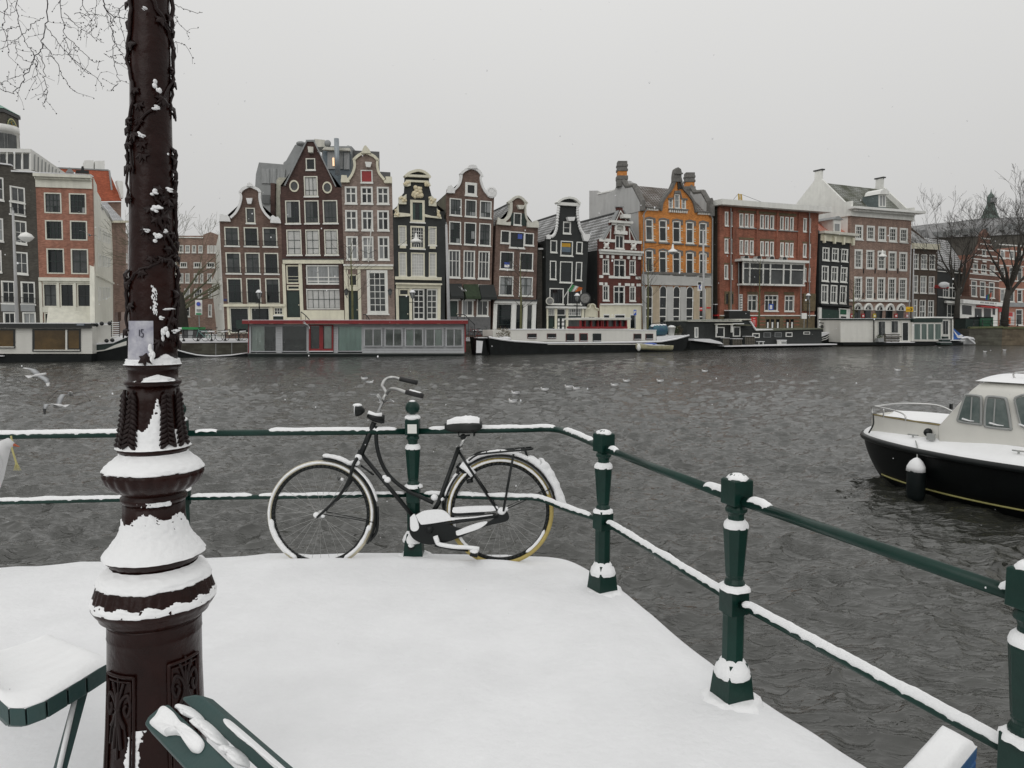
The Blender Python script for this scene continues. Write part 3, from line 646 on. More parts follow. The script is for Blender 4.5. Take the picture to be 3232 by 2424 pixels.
# ---------- D
F=Fac('D',(470,575),(800,600),(777,1400),(440,1400))
h=House('canal_house','small brown brick house with white neck gable and wide white shopfront','house',F,BR_BROWN,
          [(468,575),(472,540),(540,540),(566,505),(582,450),(582,400),(600,370),(640,360),(680,375),(698,405),(700,470),(712,535),(745,565),(796,568),(800,600)])
h.trim([(482,535),(520,538),(552,515),(572,470),(574,400)],.42,PALE);h.trim([(556,400),(588,375),(612,356),(640,350),(668,360),(695,385),(716,408)],.34,PALE,name='gable_crown');h.trim([(702,400),(700,470),(712,530),(740,560)],.28,PALE)
h.poly([(468,575),(575,585),(578,555),(545,560),(520,535),(498,535),(478,518)],PALE,.002,.35,'scroll_block');h.poly([(708,598),(800,602),(796,555),(780,542),(762,552),(740,560),(716,545),(706,560)],PALE,.002,.35,'scroll_block')
h.poly([(625,424),(684,426),(672,456),(640,456)],PALE,.02,.5,'hoist_beam_cover')
h.win(605,482,668,580,3,3,bars='G',pane='m');h.band(582,485,604,580,GREENP,.01,.08,'shutter');h.band(669,488,706,584,GREENP,.01,.08,'shutter')
h.win(503,622,576,724,1,1,bars='G',fr='W');h.win(574,632,692,762,1,3,hs=[.12,.5],bars='G');h.win(691,642,766,742,3,3,bars='G')
NOT=mat('estate_agent_board_blue',(.05,.09,.35),.5)
h.row(790,932,[(498,606),(654,760)],nx=2,ny=2,hs=[.5],bars='G',vs=[.55,.67],pane='m');h.row(985,1138,[(491,602),(650,756)],nx=2,ny=2,hs=[.55],bars='G',vs=[.45,.57],pane='m')
h.band(641,650,676,688,NOT,-.09,-.06,'notice_board');h.band(533,874,574,916,NOT,-.09,-.06,'notice_board')
h.band(534,893,573,914,WPLAS,-.059,-.05,'notice_lettering')
h.band(453,1168,788,1180,SLATE,.002,.4,'cornice');h.band(450,1181,786,1202,WHITE,.002,.2,'fascia')
for a,b in((442,470),(588,620),(683,708),(752,780)):h.band(a,1203,b,1460,WHITE,0,.12,'pilaster')
h.win(468,1204,590,1460,1,3,hs=[.35,.62,.82],bars='G',fr='W',pane='d',sill=False,ft=.08);h.win(620,1206,684,1460,1,2,hs=[.45],bars='G',fr='W',sill=False,ft=.08);h.win(708,1208,754,1460,1,2,hs=[.45],fr='W',bars='G',sill=False,ft=.08,pane='x')
h.finish(('gable',F.uz(640,380)[1]))
F=Fac('D',(862,690),(1200,710),(1165,1400),(862,1400))
h=House('canal_house','black house with tall neck gable under a white curved pediment, pub at street level','house',F,BR_BLACK,
          [(862,690),(870,665),(918,655),(945,600),(958,500),(964,420),(960,395),(1000,372),(1050,366),(1100,385),(1118,408),(1108,430),(1108,520),(1128,610),(1160,660),(1198,680),(1200,710)])
h.trim([(942,402),(975,375),(1015,362),(1050,360),(1090,374),(1128,410)],.3,WHITE,name='pediment_arch',o1=.45);h.band(950,404,1124,428,WHITE,.01,.35,'cornice')
h.poly([(962,402),(1000,378),(1050,370),(1095,386),(1112,402)],BR_BLACK,.012,.06,'pediment_panel')
mw=MB()
for pl in(crs([Vector((*F.uz(x,y),0))for x,y in((870,672),(915,665),(940,610),(950,520),(958,440))],4),crs([Vector((*F.uz(x,y),0))for x,y in((1108,440),(1110,520),(1130,610),(1158,658))],4)):
 for p in pl:mw.ball(F.w(p.x,p.y,.15),.2,7,5)
mw.build('carved_edge',WT,h.root,True)['kind']='stuff'
h.poly([(862,690),(892,692),(890,662),(876,655),(862,664)],WT,.002,.35,'scroll_block');h.poly([(1140,655),(1198,650),(1205,668),(1186,710),(1155,705)],WT,.002,.35,'scroll_block')
h.poly([(1018,520),(1082,518),(1072,548),(1030,550)],WT,.02,.5,'hoist_beam_cover');h.win(998,552,1060,648,1,2,bars='W')
h.win(897,700,950,797,1,2,bars='G');h.win(978,705,1075,824,1,1,bars='G');h.win(1103,712,1152,805,1,2,bars='G')
h.win(893,862,944,1010,1,3,bars='G');h.win(973,868,1072,1036,1,1,bars='G');h.win(1098,872,1148,1018,1,3,bars='G')
h.band(990,722,1060,752,mat('banner_yellow',(.5,.28,.02),.6),-.10,-.08,'window_banner');h.band(990,753,1060,792,mat('banner_blue',(.10,.14,.18),.6),-.10,-.08,'window_banner')
h.win(890,1080,1002,1208,5,2,hs=[.75],bars='K',fr='W',pane='d');h.win(1033,1085,1143,1210,5,2,hs=[.75],bars='K',fr='W',pane='d')
h.band(862,1225,1172,1240,WHITE,.002,.4,'cornice')
for a,b in((866,878),(930,948),(1018,1036),(1140,1160)):h.band(a,1241,b,1460,CREAM,0,.12,'pilaster')
h.win(878,1241,930,1296,3,3,fr='W',bars='W',sill=False,ft=.05);h.win(948,1241,1018,1296,1,1,fr='W',sill=False,ft=.05);h.win(1036,1241,1140,1300,7,2,fr='W',bars='W',sill=False,ft=.05,pane='m')
h.door(880,1310,930,1460);h.win(948,1310,1018,1420,2,2,bars='G',fr='G',sill=False);h.win(1036,1300,1140,1385,1,1,fr='G',bars='G',sill=False)
for x in(953,990):
 for y in(1320,1352,1384):h.band(x,y,x+18,y+24,WPLAS,-.05,-.02,'menu_card')
h.finish(('gable',F.uz(1040,470)[1],F.uz(1040,470)[0]),eave=(F.uz(870,700)[1],F.uz(1190,700)[1]),rm=TILE)
F=Fac('D',(795,700),(868,700),(862,1400),(790,1400),back=1.2)
h=House('canal_house','dark set-back strip of brick wall between the small brown and the black pub house','house',F,BR_GREY,[(795,770),(860,765)],back=6);h.band(795,762,862,776,WT,.01,.3,'gutter');h.finish(('gable',F.uz(800,560)[1],F.uz(800,500)[0]-2),rm=TILE)
F=Fac('D',(1168,1230),(1285,1240),(1282,1400),(1165,1400),back=.3)
h=House('gate_house','small ornate cream gateway building with curved top between pub and striped house','building',F,CREAM,[(1168,1262),(1180,1245),(1200,1238),(1206,1215),(1225,1205),(1245,1215),(1252,1236),(1272,1245),(1282,1262)],back=3)
h.trim([(1165,1262),(1180,1242),(1200,1235),(1206,1212),(1225,1202),(1245,1212),(1252,1234),(1272,1242),(1284,1262)],.18,CREAM);h.win(1195,1300,1255,1400,2,2,fr='C',sill=False);h.finish(eave=(3,3))
# ---------- E
F=Fac('E',(185,712),(528,735),(525,1250),(187,1250))
BR_PURP=mat('brick_maroon',(.13,.042,.032),.85,.2,.8,brick=1,streak=.2)
h=House('canal_house','maroon brick house with white bands and a pointed, white framed gable','house',F,BR_PURP,
          [(182,712),(215,708),(275,600),(272,575),(300,562),(335,480),(330,448),(376,448),(378,478),(425,548),(442,580),(432,605),(488,722),(528,735)])
for pts in([(212,712),(276,600)],[(296,565),(334,478)],[(380,475),(440,575)],[(432,605),(492,724)]):h.trim(pts,.16,ZINC,k=0)
for pts in([(228,706),(280,612)],[(318,560),(356,478)],[(358,478),(412,570)],[(430,618),(478,722)],[(228,708),(275,712)],[(280,612),(275,712)],[(430,618),(436,722)],[(436,722),(480,724)]):h.trim(pts,.13,WHITE,k=0,o1=.1)
h.band(263,566,445,584,WHITE,.01,.5,'cornice');h.band(284,585,434,602,WHITE,.01,.2,'cornice');h.band(325,444,380,452,ZINC,-.4,.15,'gable_cap')
h.poly([(350,514),(412,518),(410,548),(352,544)],WHITE,.05,.9,'hoist_beam_cover');h.band(183,712,314,735,WHITE,.01,.14,'stone_band');h.band(388,724,528,747,WHITE,.01,.14,'stone_band')
u,z=F.uz(350,628);M=Matrix((F.u,Vector((0,0,1)),F.n)).transposed();MB().lathe([(.72,.01),(.72,.2),(.5,.2),(.5,.01)],16,F.w(u,z),M).build('round_ornament',WHITE,h.root);h.poly([(304,672),(306,645),(330,640),(350,655),(375,642),(404,652),(406,678)],WHITE,.01,.35,'window_hood')
for cx in(240,462):
 m=MB();cy=765 if cx<300 else 775
 for a_,b_ in(((-20,-24),(20,24)),((20,-24),(-20,24))):m.tube([F.w(*F.uz(cx+a_[0],cy+a_[1]),.1),F.w(*F.uz(cx+b_[0],cy+b_[1]),.1)],.13,6)
 m.ball(F.w(*F.uz(cx,cy),.1),.3,8,6);m.build('cross_ornament',WHITE,h.root)
h.win(315,680,388,792,2,2,hs=[],vs=[.5],pane='d',bt=.1)
h.band(180,806,531,822,WHITE,.01,.55,'cornice');h.band(184,823,528,842,WHITE,.01,.25,'frieze')
for x in(188,238,282,350,410,456,500):y=843+(x-188)*.04;h.band(x,y,x+20,y+24,WHITE,.01,.2,'keystone')
for y in(1008,1066):
 for a,b in((184,216),(262 if y<1050 else 228,306 if y<1050 else 250),(340,360),(394,436),(482 if y<1050 else 446,524 if y<1050 else 470),(490,524)):
  dy=(a-184)*.035;h.band(a,y+dy,b,y+dy+22,WHITE,.01,.06,'stone_block')
h.row(875,998,[(213,265)],nx=2,ny=2,hs=[.65],bars='W',vs=[.5]);h.win(303,878,400,1028,2,2,hs=[.7],bt=.1);h.win(432,885,482,1003,2,2,hs=[.65])
h.win(213,1090,265,1216,2,2,hs=[.65]);h.win(302,1095,394,1246,2,2,hs=[.7],bt=.1);h.win(432,1100,482,1220,2,2,hs=[.65])
h.band(187,1250,526,1500,CREAM,.0,.1,'rendered_base');h.band(186,1240,527,1252,WHITE,.101,.3,'string_course')
for a,b in((215,264),(304,392),(432,480)):
 q=F.rect(a,1324,b,1440);w_=slab(MB(),F,q,.101,.16).build('window',WHITE,h.root);slab(MB(),F,q,.161,.18,.08,.92,0,.9).build('pane',GLASSD,w_)
h.finish(('gable',F.uz(352,490)[1],F.uz(352,480)[0]),eave=(F.uz(185,800)[1],F.uz(520,800)[1]),side=BR_BLACK)
F=Fac('E',(520,470),(1105,505),(1096,1400),(545,1400))
h=House('canal_house','orange brick house with stone-edged gable, tall chimneys and white arched ground floor','house',F,BR_ORANGE,
          [(520,462),(680,478),(690,410),(735,340),(768,300),(795,240),(820,222),(845,232),(872,300),(910,340),(955,410),(975,492),(1105,505)])
h.trim([(680,480),(692,408),(735,340),(768,298),(795,238),(820,220)],.34,DSTONE,k=3);h.trim([(820,220),(848,232),(874,298),(912,340),(957,408),(976,494)],.34,DSTONE,k=3)
h.poly([(785,245),(786,200),(792,160),(798,142),(820,127),(842,142),(848,165),(846,205),(856,245)],DSTONE,-.3,.3,'stone_finial');h.band(784,172,852,184,DSTONE,.301,.45,'finial_ledge')
h.poly([(822,250),(832,248),(858,300),(850,304),(838,290),(836,308),(824,306)],BLACKM,.05,.15,'iron_ornament')
for i,(x0,y0,x1,y1)in enumerate(((752,376,788,462),(800,345,843,462),(858,384,893,468))):h.win(x0,y0,x1,y1,1,2,hs=[.6],pane='c',ft=.1)
h.poly([(748,376),(790,372),(800,318),(845,314),(852,345),(860,378),(903,380),(905,395),(850,384),(846,342),(798,342),(790,384),(750,392)],DSTONE,.01,.12,'stone_hood');h.band(748,466,905,476,DSTONE,.01,.3,'stone_sill')
m=MB();q=F.rect(750,478,903,498)
for i in range(9):slab(m,F,q,.01,.25,i/9+.02,i/9+.07)
m.build('bracket_row',WHITE,h.root)
h.band(560,452,668,462,DSTONE,.01,.4,'cornice');h.band(975,487,1100,497,DSTONE,.01,.4,'cornice')
for q in(F.rect(565,463,662,480),F.rect(985,498,1090,514)):
 m=MB();
 for i in range(7):slab(m,F,q,.01,.28,i/7+.02,i/7+.09)
 m.build('bracket_row',WHITE,h.root)
for y0,y1,dy in((548,725,.072),(802,985,.056)):
 for i,(a,b)in enumerate(((563,626),(674,738),(785,850),(894,957),(1002,1062))):
  s_=dy*(a-563);h.win(a,y0+s_,b,y1+s_,1,2,hs=[.68],bt=.12,ft=.12,pane='m' if y0<700 else 'd')
  h.poly([(a-6,y0+s_+14),(a-2,y0+s_-12),((a+b)/2,y0+s_-20),(b+2,y0+s_-10),(b+18,y0+s_-6),(b+18,y0+s_+34),(b+3,y0+s_+34),(b+3,y0+s_+6),((a+b)/2,y0+s_-6),(a,y0+s_+4)],DSTONE,.01,.06,'stone_arch')
  h.band(a-6,y1+s_+6,b+22,y1+s_+18,DSTONE,.01,.14,'stone_sill')
  m=MB()
  for k2 in(.32,.42,.78,.88):slab(m,F,F.rect(b+2,y0+s_,b+16,y1+s_),.012,.05,0,1,1-k2-.03,1-k2)
  m.build('stone_dash',CREAM,h.root)
STUC=mat('pale_grey_stucco',(.46,.46,.44),.7,.06,1,streak=.1);SAND=mat('sandstone_pier',(.46,.38,.27),.8,.1,2,streak=.2)
h.band(535,985,1097,1004,DSTONE,.002,.2,'string_course');h.band(532,1005,1098,1088,STUC,0,.14,'frieze');h.band(532,1082,1098,1092,STUC,.141,.3,'moulding')
for i,(a,b)in enumerate(((564,616),(676,732),(787,841),(894,949),(1001,1050))):
 yy=1093+i*3
 u0,z1=F.uz(a,yy);u1,_=F.uz(b,yy);_,z0=F.uz(a,1480);zc=z1-(u1-u0)/2;r_=(u1-u0)/2;um=(u0+u1)/2
 pts=[(u0,.2)]+[(um-r_*math.cos(t*math.pi/8),zc+r_*math.sin(t*math.pi/8))for t in range(9)]+[(u1,.2)]
 wo=MB().prism([F.w(p[0],p[1],-.02)for p in pts],F.n*.06).build('arched_window',GLASSD,h.root)
 A=[F.w(*p,.1)for p in pts];MB().tube(A,.07,5).build('arch_frame',WHITE,wo)
 m=MB()
 for t in(.28,.55,.75):zz=z1-(z1-.2)*t*.85;m.hexa([F.w(u0,zz,.05),F.w(u1,zz,.05),F.w(u1,zz+.12,.05),F.w(u0,zz+.12,.05)],[F.w(u0,zz,.1),F.w(u1,zz,.1),F.w(u1,zz+.12,.1),F.w(u0,zz+.12,.1)])
 m.build('glazing_bar',WHITE,wo)
prs=[(536,562),(618,674),(734,785),(843,892),(951,999),(1052,1094)]
for i,(a,b)in enumerate(prs):
 h.band(a,1093+i*3,b,1500,(STUC,SAND,STUC,STUC,SAND,SAND)[i]if i else STUC,0,.16,'pier')
m=MB();m.tube([F.w(*F.uz(566,468),.3),F.w(*F.uz(543,505),.2),F.w(*F.uz(538,1000),.2),F.w(*F.uz(534,1020),.4),F.w(*F.uz(534,1400),.4)],.08,6);m.build('drainpipe',ZINC,h.root)
m=MB();m.tube([F.w(*F.uz(1085,515),.3),F.w(*F.uz(1102,545),.25),F.w(*F.uz(1097,1400),.25)],.08,6);m.build('drainpipe',ZINC,h.root)
h.band(1003,1270,1052,1300,mat('window_poster_red',(.55,.02,.02),.5),.06,.09,'window_poster');h.band(1056,1268,1090,1280,MATS['window_poster_red'],.17,.2,'window_poster')
zl=F.uz(520,462)[1];ezz=lambda y:at(2000,480+y*.3858,96.5).z;zrr=ezz(243)-1.6
h.finish(('side',zrr+1.2),rm=TILEB,eave=(zl,zl),side=GREYR)
for pts,nm in(([(515,470),(492,380),(470,280),(465,235)],0),([(1105,490),(1060,400),(1022,290),(1000,230)],1)):
 pass
us=F.uz(520,470)[0];ue_=F.uz(1105,505)[0];prof=[(.2,zl-.3),(.2,zl+.8),(-1.6,zl+3.0),(-3.2,zrr+.6),(-4.1,zrr+1.5),(-4.5,zrr+1.7)]
for u,yt in((us-.05,92),(ue_-.4,128)):
 P=[F.w(u,z,d)for d,z in prof];g_=MB().prism(P+[F.w(u,z,-9-d)for d,z in prof[::-1]],F.u*.5).build('end_gable',GREYR,h.root)
 m=MB();m.tube([p+F.u*.25 for p in P],.36,6);m.build('stone_edge',DSTONE,g_)
 c=F.w(u+.25,0,-4.5);z1,z2,z3=ezz(yt+145),ezz(yt+76),ezz(yt);ch=MB().box((c.x,c.y,(z1+z2)/2-.4),(1.15,1.15,z2-z1+.9)).build('chimney',BR_ORANGE,h.root);m=MB()
 z2-=.1;m.box((c.x,c.y,(z2+z3)/2),(1.2,1.2,z3-z2));m.box((c.x,c.y,(z1+z2)/2-.75),(1.3,1.3,z2-z1+.4));m.box((c.x,c.y,z2+.15),(1.36,1.36,.3));m.box((c.x,c.y,z3-.55),(1.34,1.34,.3));m.box((c.x,c.y,z1+.15),(1.4,1.4,.5));m.build('chimney_crown',DSTONE,ch,bevel=.05)
h.poly([(1078,500),(1080,400),(1088,378),(1098,376),(1106,395),(1108,500)],DSTONE,-.4,.3,'stone_pinnacle')
Fg=Fac('E',(100,310),(520,290),(520,700),(100,700),plane=(at(1858,1020,104).xy[:],at(2040,1020,100.5).xy[:]))
g=thing('rear_building','tall blind grey plastered wall rising behind the striped gable house','building',Fg.w(5,0))
P=fp(Fg,[(103,1300),(522,1300),(520,470),(492,330),(440,235),(400,235),(355,285),(355,300),(175,340),(172,315),(103,316)],(0,)*11);MB().prism(P,Fg.n*-4).build('wall',GREYR,g)
P=fp(Fg,[(172,348),(356,306),(356,296),(172,338)],(.1,)*4);MB().prism(P,Fg.n*-4.3).build('coping',WPLAS,g)
# ---------- F
F=Fac('F',(132,440),(945,500),(908,1335),(132,1335))
h=House('office_building','wide red brick office building with flat white roof edge and a long glazed bay','building',F,BR_RED,[(132,440),(945,500)],recess=.18,back=12)
P_=[F.w(*F.uz(x,y),o)for x,y,o in((60,408,-2),(132,440,1.1),(945,498,1.1))]
m=MB();zt0=F.uz(132,440)[1];ue=F.uz(945,500)[0]
m.hexa([F.w(-.9,zt0+.02,1.1),F.w(ue+1.2,zt0+.02,1.1),F.w(ue+1.2,zt0+.02,-12),F.w(-2.6,zt0+.02,-12)],[F.w(-.9,zt0+.7,1.1),F.w(ue+1.2,zt0+.7,1.1),F.w(ue+1.2,zt0+.7,-12),F.w(-2.6,zt0+.7,-12)]);m.build('roof_edge',WHITE,h.root)
kw=dict(nx=1,ny=1,hs=[],vs=[],ft=.13)
h.row(487,604,[(175,204),(224,240)],**kw);h.row(502,612,[(294,326),(338,368),(380,411)],pane='m',**kw);h.row(514,628,[(463,494),(504,535),(546,577)],pane='m',**kw);h.row(528,640,[(627,656),(668,697),(708,738)],pane='m',**kw);h.row(540,652,[(817,845),(866,878)],**kw)
h.row(708,825,[(173,203),(223,239)],**kw);h.row(720,834,[(296,325),(337,367),(379,410)],**kw);h.row(730,846,[(465,493),(504,534),(545,575)],**kw);h.row(740,854,[(628,656),(668,696),(706,735)],**kw);h.row(750,860,[(815,843),(864,877)],**kw)
h.row(922,1038,[(171,202),(222,239)],**kw);h.row(948,1058,[(812,841),(860,874)],**kw)
OCH=mat('ochre_brick_lintel',(.16,.125,.070),.85,.25,1.5,brick=1)
for a,b,y,dy in((170,242,695,14),(292,412,700,18),(462,578,712,18),(626,740,722,18),(168,242,908,13),(285,445,480,22),(455,600,490,24),(605,760,502,24),(810,880,735,14),(808,878,935,12),(358,445,1143,26),(498,612,1143,26),(660,742,1146,26)):h.band(a,y,b,y+dy-2,OCH,.004,.03,'brick_lintel')
for y,a,b in((620,286,440),(632,446,600),(642,606,775)):h.band(a,y,b,y+7,ZINC,.01,.18,'ledge')
for x,w_ in((212,8),(236,6),(428,12),(592,12),(768,10),(850,6)):
 h.band(x,447+x*.07,x+w_,1140 if x in(212,850)else 870,BR_RED,.01,.2,'brick_pilaster')
m=MB();q=F.rect(258,890,797,905)
Fb=1.0
h.band(256,886,800,905,WHITE,.01,1.5,'bay_roof');h.band(276,1082,784,1096,WHITE,.01,1.1,'bay_sill')
bw=h.band(284,918,778,1080,GLASSD,.01,.9,'bay_glazing')
for i,(x,x2)in enumerate(((282,340),(342,442),(444,508),(510,612),(614,672),(674,776))):
 h.band(x+2,968+i*3,x2-2,1078+i*1.6,[GLASSM,GLASSD,GLASSD,GLASSM,GLASSD,GLASSM][i],.905,.94,'pane')
for x in(280,333,442,500,608,666,774):h.band(x,906+(x-280)*.01,x+9,1084,WHITE,.901,1.05,'bay_mullion')
h.band(282,958,778,966,WHITE,.906,1.0,'bay_transom');h.band(282,906,778,920,WHITE,.901,1.02,'bay_head')
h.win(362,1168,442,1302,2,2,hs=[.68],vs=[.5],pane='m',bt=.12);h.win(500,1170,610,1302,3,2,hs=[.72],vs=[.33,.66],pane='d',bt=.12);h.win(664,1174,742,1304,2,2,hs=[.72],pane='m',bt=.12)
BLU=mat('poster_blue',(.02,.08,.42),.5);h.band(538,1243,576,1292,BLU,-.1,-.07,'window_poster');h.band(546,1252,566,1285,WPLAS,-.069,-.06,'poster_print')
h.band(172,1140,243,1245,OCH,.01,.1,'window_surround');h.band(182,1160,198,1240,GLASSD,.101,.12,'pane');h.band(224,1160,238,1240,GLASSD,.101,.12,'pane');h.band(200,1140,222,1300,OCH,.1,.3,'mullion_pier')
sg=h.band(289,1164,316,1296,WPLAS,.05,.12,'vertical_sign');m=MB()
for i in range(6):q=F.rect(293,1170+i*21,312,1186+i*21);slab(m,F,q,.121,.14,0,.35,.0,1);slab(m,F,q,.121,.14,.6,1,.3,.8)
m.build('sign_lettering',BLACKM,sg)
h.band(132,1333,908,1341,WHITE,.01,.25,'ledge');h.band(132,1342,905,1480,OCH,.002,.12,'stone_base')
for y in(1352,1380,1408):h.band(350,y,500,y+9,BR_RED,.121,.14,'brick_stripe');h.band(650,y,780,y+9,BR_RED,.121,.14,'brick_stripe')
for a in(508,546,590,670,706):h.band(a,1368,a+26,1440,GLASSD,.121,.15,'basement_window');h.band(a+6,1392,a+18,1440,WPLAS,.151,.17,'window_poster')
h.band(808,1158,905,1300,OCH,.01,.3,'porch_wall');h.band(162,1300,332,1370,BLACKM,.2,1.2,'porch');h.band(162,1293,262,1300,SNOW,.2,1.25,'snow_cap')
for i in range(4):
 x=292+i*104;bx=h.band(x,855+i*4,x+44,884+i*4,mat('ac_white',(.42,.42,.40),.6),.3,.9,'air_conditioner');u,z=F.uz(x+22,870+i*4);MB().lathe([(.33,.9),(.33,.93),(.01,.93)],14,F.w(u,z),Matrix((F.u,Vector((0,0,1)),F.n)).transposed()).build('fan_grille',BLACKM,bx)
for x in(214,277,785,855):m=MB();m.tube([F.w(*F.uz(x,460 if x in(214,855)else 905),.3),F.w(*F.uz(x,1360),.3)],.06,5);m.build('drainpipe',ZINC,h.root)
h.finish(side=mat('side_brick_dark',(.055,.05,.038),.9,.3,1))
F2=Fac('F',(64,430),(134,430),(134,1390),(64,1390),back=1.5)
h=House('annex','dark stained narrow brick wall between the orange house and the red brick office','building',F2,mat('stained_brick',(.045,.045,.030),.9,.4,1),[(62,425),(136,440)],back=8);h.band(62,1250,134,1330,BLACKM,.01,.8,'cafe_front');h.band(63,1330,132,1342,mat('awning_red',(.42,.02,.02),.6),.2,1.2,'red_awning');h.band(62,1244,134,1250,SNOW,.01,.85,'snow_cap');h.finish()
F=Fac('F',(955,735),(1222,760),(1190,1262),(950,1245))
h=House('canal_house','narrow black brick house with cream cornice and red tiled roof','house',F,mat('brick_charcoal',(.022,.025,.026),.8,.25,1,brick=1),[(950,668),(1228,692)],back=9)
h.band(950,660,1232,680,PALE,.01,.9,'cornice');h.band(958,681,1218,736,CREAM,.01,.2,'frieze')
for x in(965,1048,1122,1200):h.poly([(x,684+(x-965)*.09),(x+18,684+(x-965)*.09),(x+12,745+(x-965)*.09),(x+2,745+(x-965)*.09)],CREAM,.2,.55,'console')
w=dict(nx=2,ny=2,vs=[.5],hs=[.62],pane='d',bt=.08,ft=.15)
for i,(a,b)in enumerate(((974,1030),(1052,1106),(1128,1182))):h.win(a,780+i*6,b,888+i*5,**w)
for i,(a,b)in enumerate(((968,1024),(1046,1100),(1122,1176))):h.win(a,930+i*6,b,1058+i*4,**w)
for i,(a,b)in enumerate(((964,1020),(1040,1094),(1116,1170))):h.win(a,1084+i*4,b,1234+i*3,**w)
h.band(945,1248,1192,1262,BLACKM,.01,.5,'cornice');h.band(934,1272,954,1500,WHITE,.0,.3,'pillar');h.band(958,1290,1100,1500,mat('shopfront_green',(.018,.045,.034),.6),0,.2,'shopfront');h.band(1100,1280,1190,1500,WHITE,0,.15,'shop_entrance');h.band(1112,1288,1162,1328,mat('sign_green',(.01,.09,.045),.5),.151,.19,'shop_sign')
h.band(1115,1345,1158,1480,BLACKM,.151,.18,'doorway')
e0,e1=F.uz(955,660),F.uz(1225,690);zt_=F.uz(970,520)[1];m=MB()
A=F.w(e0[0],e0[1],.2);B_=F.w(e1[0],e1[1],.2);D_=F.w(e0[0]+1.0,zt_,-3.2);E_=F.w(e1[0]-.2,zt_-.3,-3.2)
MB().add([A,B_,E_,D_],[(0,1,2,3)]).build('roof',TILER,h.root,uv=[(0,0),(e1[0]-e0[0],0),(e1[0]-e0[0],5),(0,5)])
MB().add([A,F.w(e0[0],e0[1],-7),F.w(e0[0]+1,zt_,-6),D_],[(0,1,2,3)]).build('roof',TILE,h.root,uv=[(0,0),(7,0),(7,5),(0,5)])
P=[F.w(*F.uz(x,y),.15)for x,y in((1058,655),(1118,660),(1118,560),(1056,552))];dr=MB().prism(P,F.n*-3).build('dormer',WHITE,h.root)
P=[F.w(*F.uz(x,y),.16)for x,y in((1068,645),(1106,648),(1106,590),(1068,588))];MB().prism(P,F.n*.03).build('pane',GLASSC,dr);MB().prism([F.w(*F.uz(x,y),.35)for x,y in((1045,552),(1130,558),(1098,528),(1078,527))],F.n*-3.4).build('dormer_roof',ZINC,dr)
h.finish()
# ---------- G
F=Fac('G',(130,470),(650,510),(638,1335),(118,1335))
h=House('canal_house','broad tan brick house with five window bays, arched ground floor and mossy tiled roof','house',F,BR_TAN,[(122,420),(655,470)],back=11)
h.band(92,392,714,412,WPLAS,.01,1.2,'cornice');h.band(118,413,655,468,WHITE,.01,.2,'frieze');m=MB();q=F.rect(122,414,652,428)
for i in range(40):slab(m,F,q,.201,.8,(i+.2)/40,(i+.7)/40)
m.build('dentil_row',WPLAS,h.root)['kind']='stuff'
for y0,y1,e,ny in((525,655,7,2),(738,908,6,3),(976,1180,3,4)):
 for i,(a,b)in enumerate(((162,222),(264,324),(363,423),(458,518),(552,612))):
  if y0>700:a-=5;b-=5
  if y0>900:a-=4;b-=4
  h.win(a,y0+i*e,b+10,y1+i*e*(.9 if y0<900 else.6),3,ny+1,vs=[.34,.66],fr='W',bars='W',ft=.26,bt=.06,pane='d',sill=(y0<700))
h.band(110,1178,630,1196,WHITE,.01,.3,'string_course')
arch=[]
for i,(a,b)in enumerate(((152,208),(243,300),(342,400),(432,490),(530,586))):
 u0,z1=F.uz(a,1225+i*1.5);u1,_=F.uz(b,1225);r_=(u1-u0)/2;um=(u0+u1)/2;zc=z1-r_
 pts=[(u0,.3)]+[(um-r_*math.cos(t*math.pi/8),zc+r_*math.sin(t*math.pi/8))for t in range(9)]+[(u1,.3)]
 wo=MB().prism([F.w(*p,-.02)for p in pts],F.n*.08).build('arched_window',GLASSD,h.root)
 MB().tube([F.w(um-(r_+.15)*math.cos(t*math.pi/10),zc+(r_+.15)*math.sin(t*math.pi/10),.12)for t in range(11)],.22,5).build('arch_frame',WHITE,wo)
 m=MB();
 for zz in(zc,zc-1.6):m.hexa([F.w(u0,zz,.07),F.w(u1,zz,.07),F.w(u1,zz+.07,.07),F.w(u0,zz+.07,.07)],[F.w(u0,zz,.12),F.w(u1,zz,.12),F.w(u1,zz+.07,.12),F.w(u0,zz+.07,.12)])
 for t in(3,4,5):q_=t*math.pi/8;m.tube([F.w(um,zc,.1),F.w(um-r_*math.cos(q_),zc+r_*math.sin(q_),.1)],.03,4)
 m.build('glazing_bar',WHITE,wo)
for i,(a,c_)in enumerate(((115,0),(212,0),(312,1),(500,0),(596,2))):h.band(a,1300,a+24,1334,[mat('poster_red',(.40,.03,.03),.5),mat('poster_yellow',(.5,.38,.03),.5),mat('poster_pink',(.45,.2,.2),.5)][c_],.1,.2,'poster_board');h.band(a+4,1312,a+18,1326,WPLAS,.201,.21,'poster_print')
for x in(232,333,432,530):h.band(x,905,x+5,948,BLACKM,.01,.1,'wall_anchor');h.band(x-4,1118,x+1,1165,BLACKM,.01,.1,'wall_anchor')
zc_=F.uz(122,415)[1];zr_=at(2748,597,113.5).z;ul_,ur_=h.top[0][0],h.top[-1][0]
h.finish(('side',zr_+.3),rm=TILEM,eave=(zc_,zc_-.0),side=WHITE)
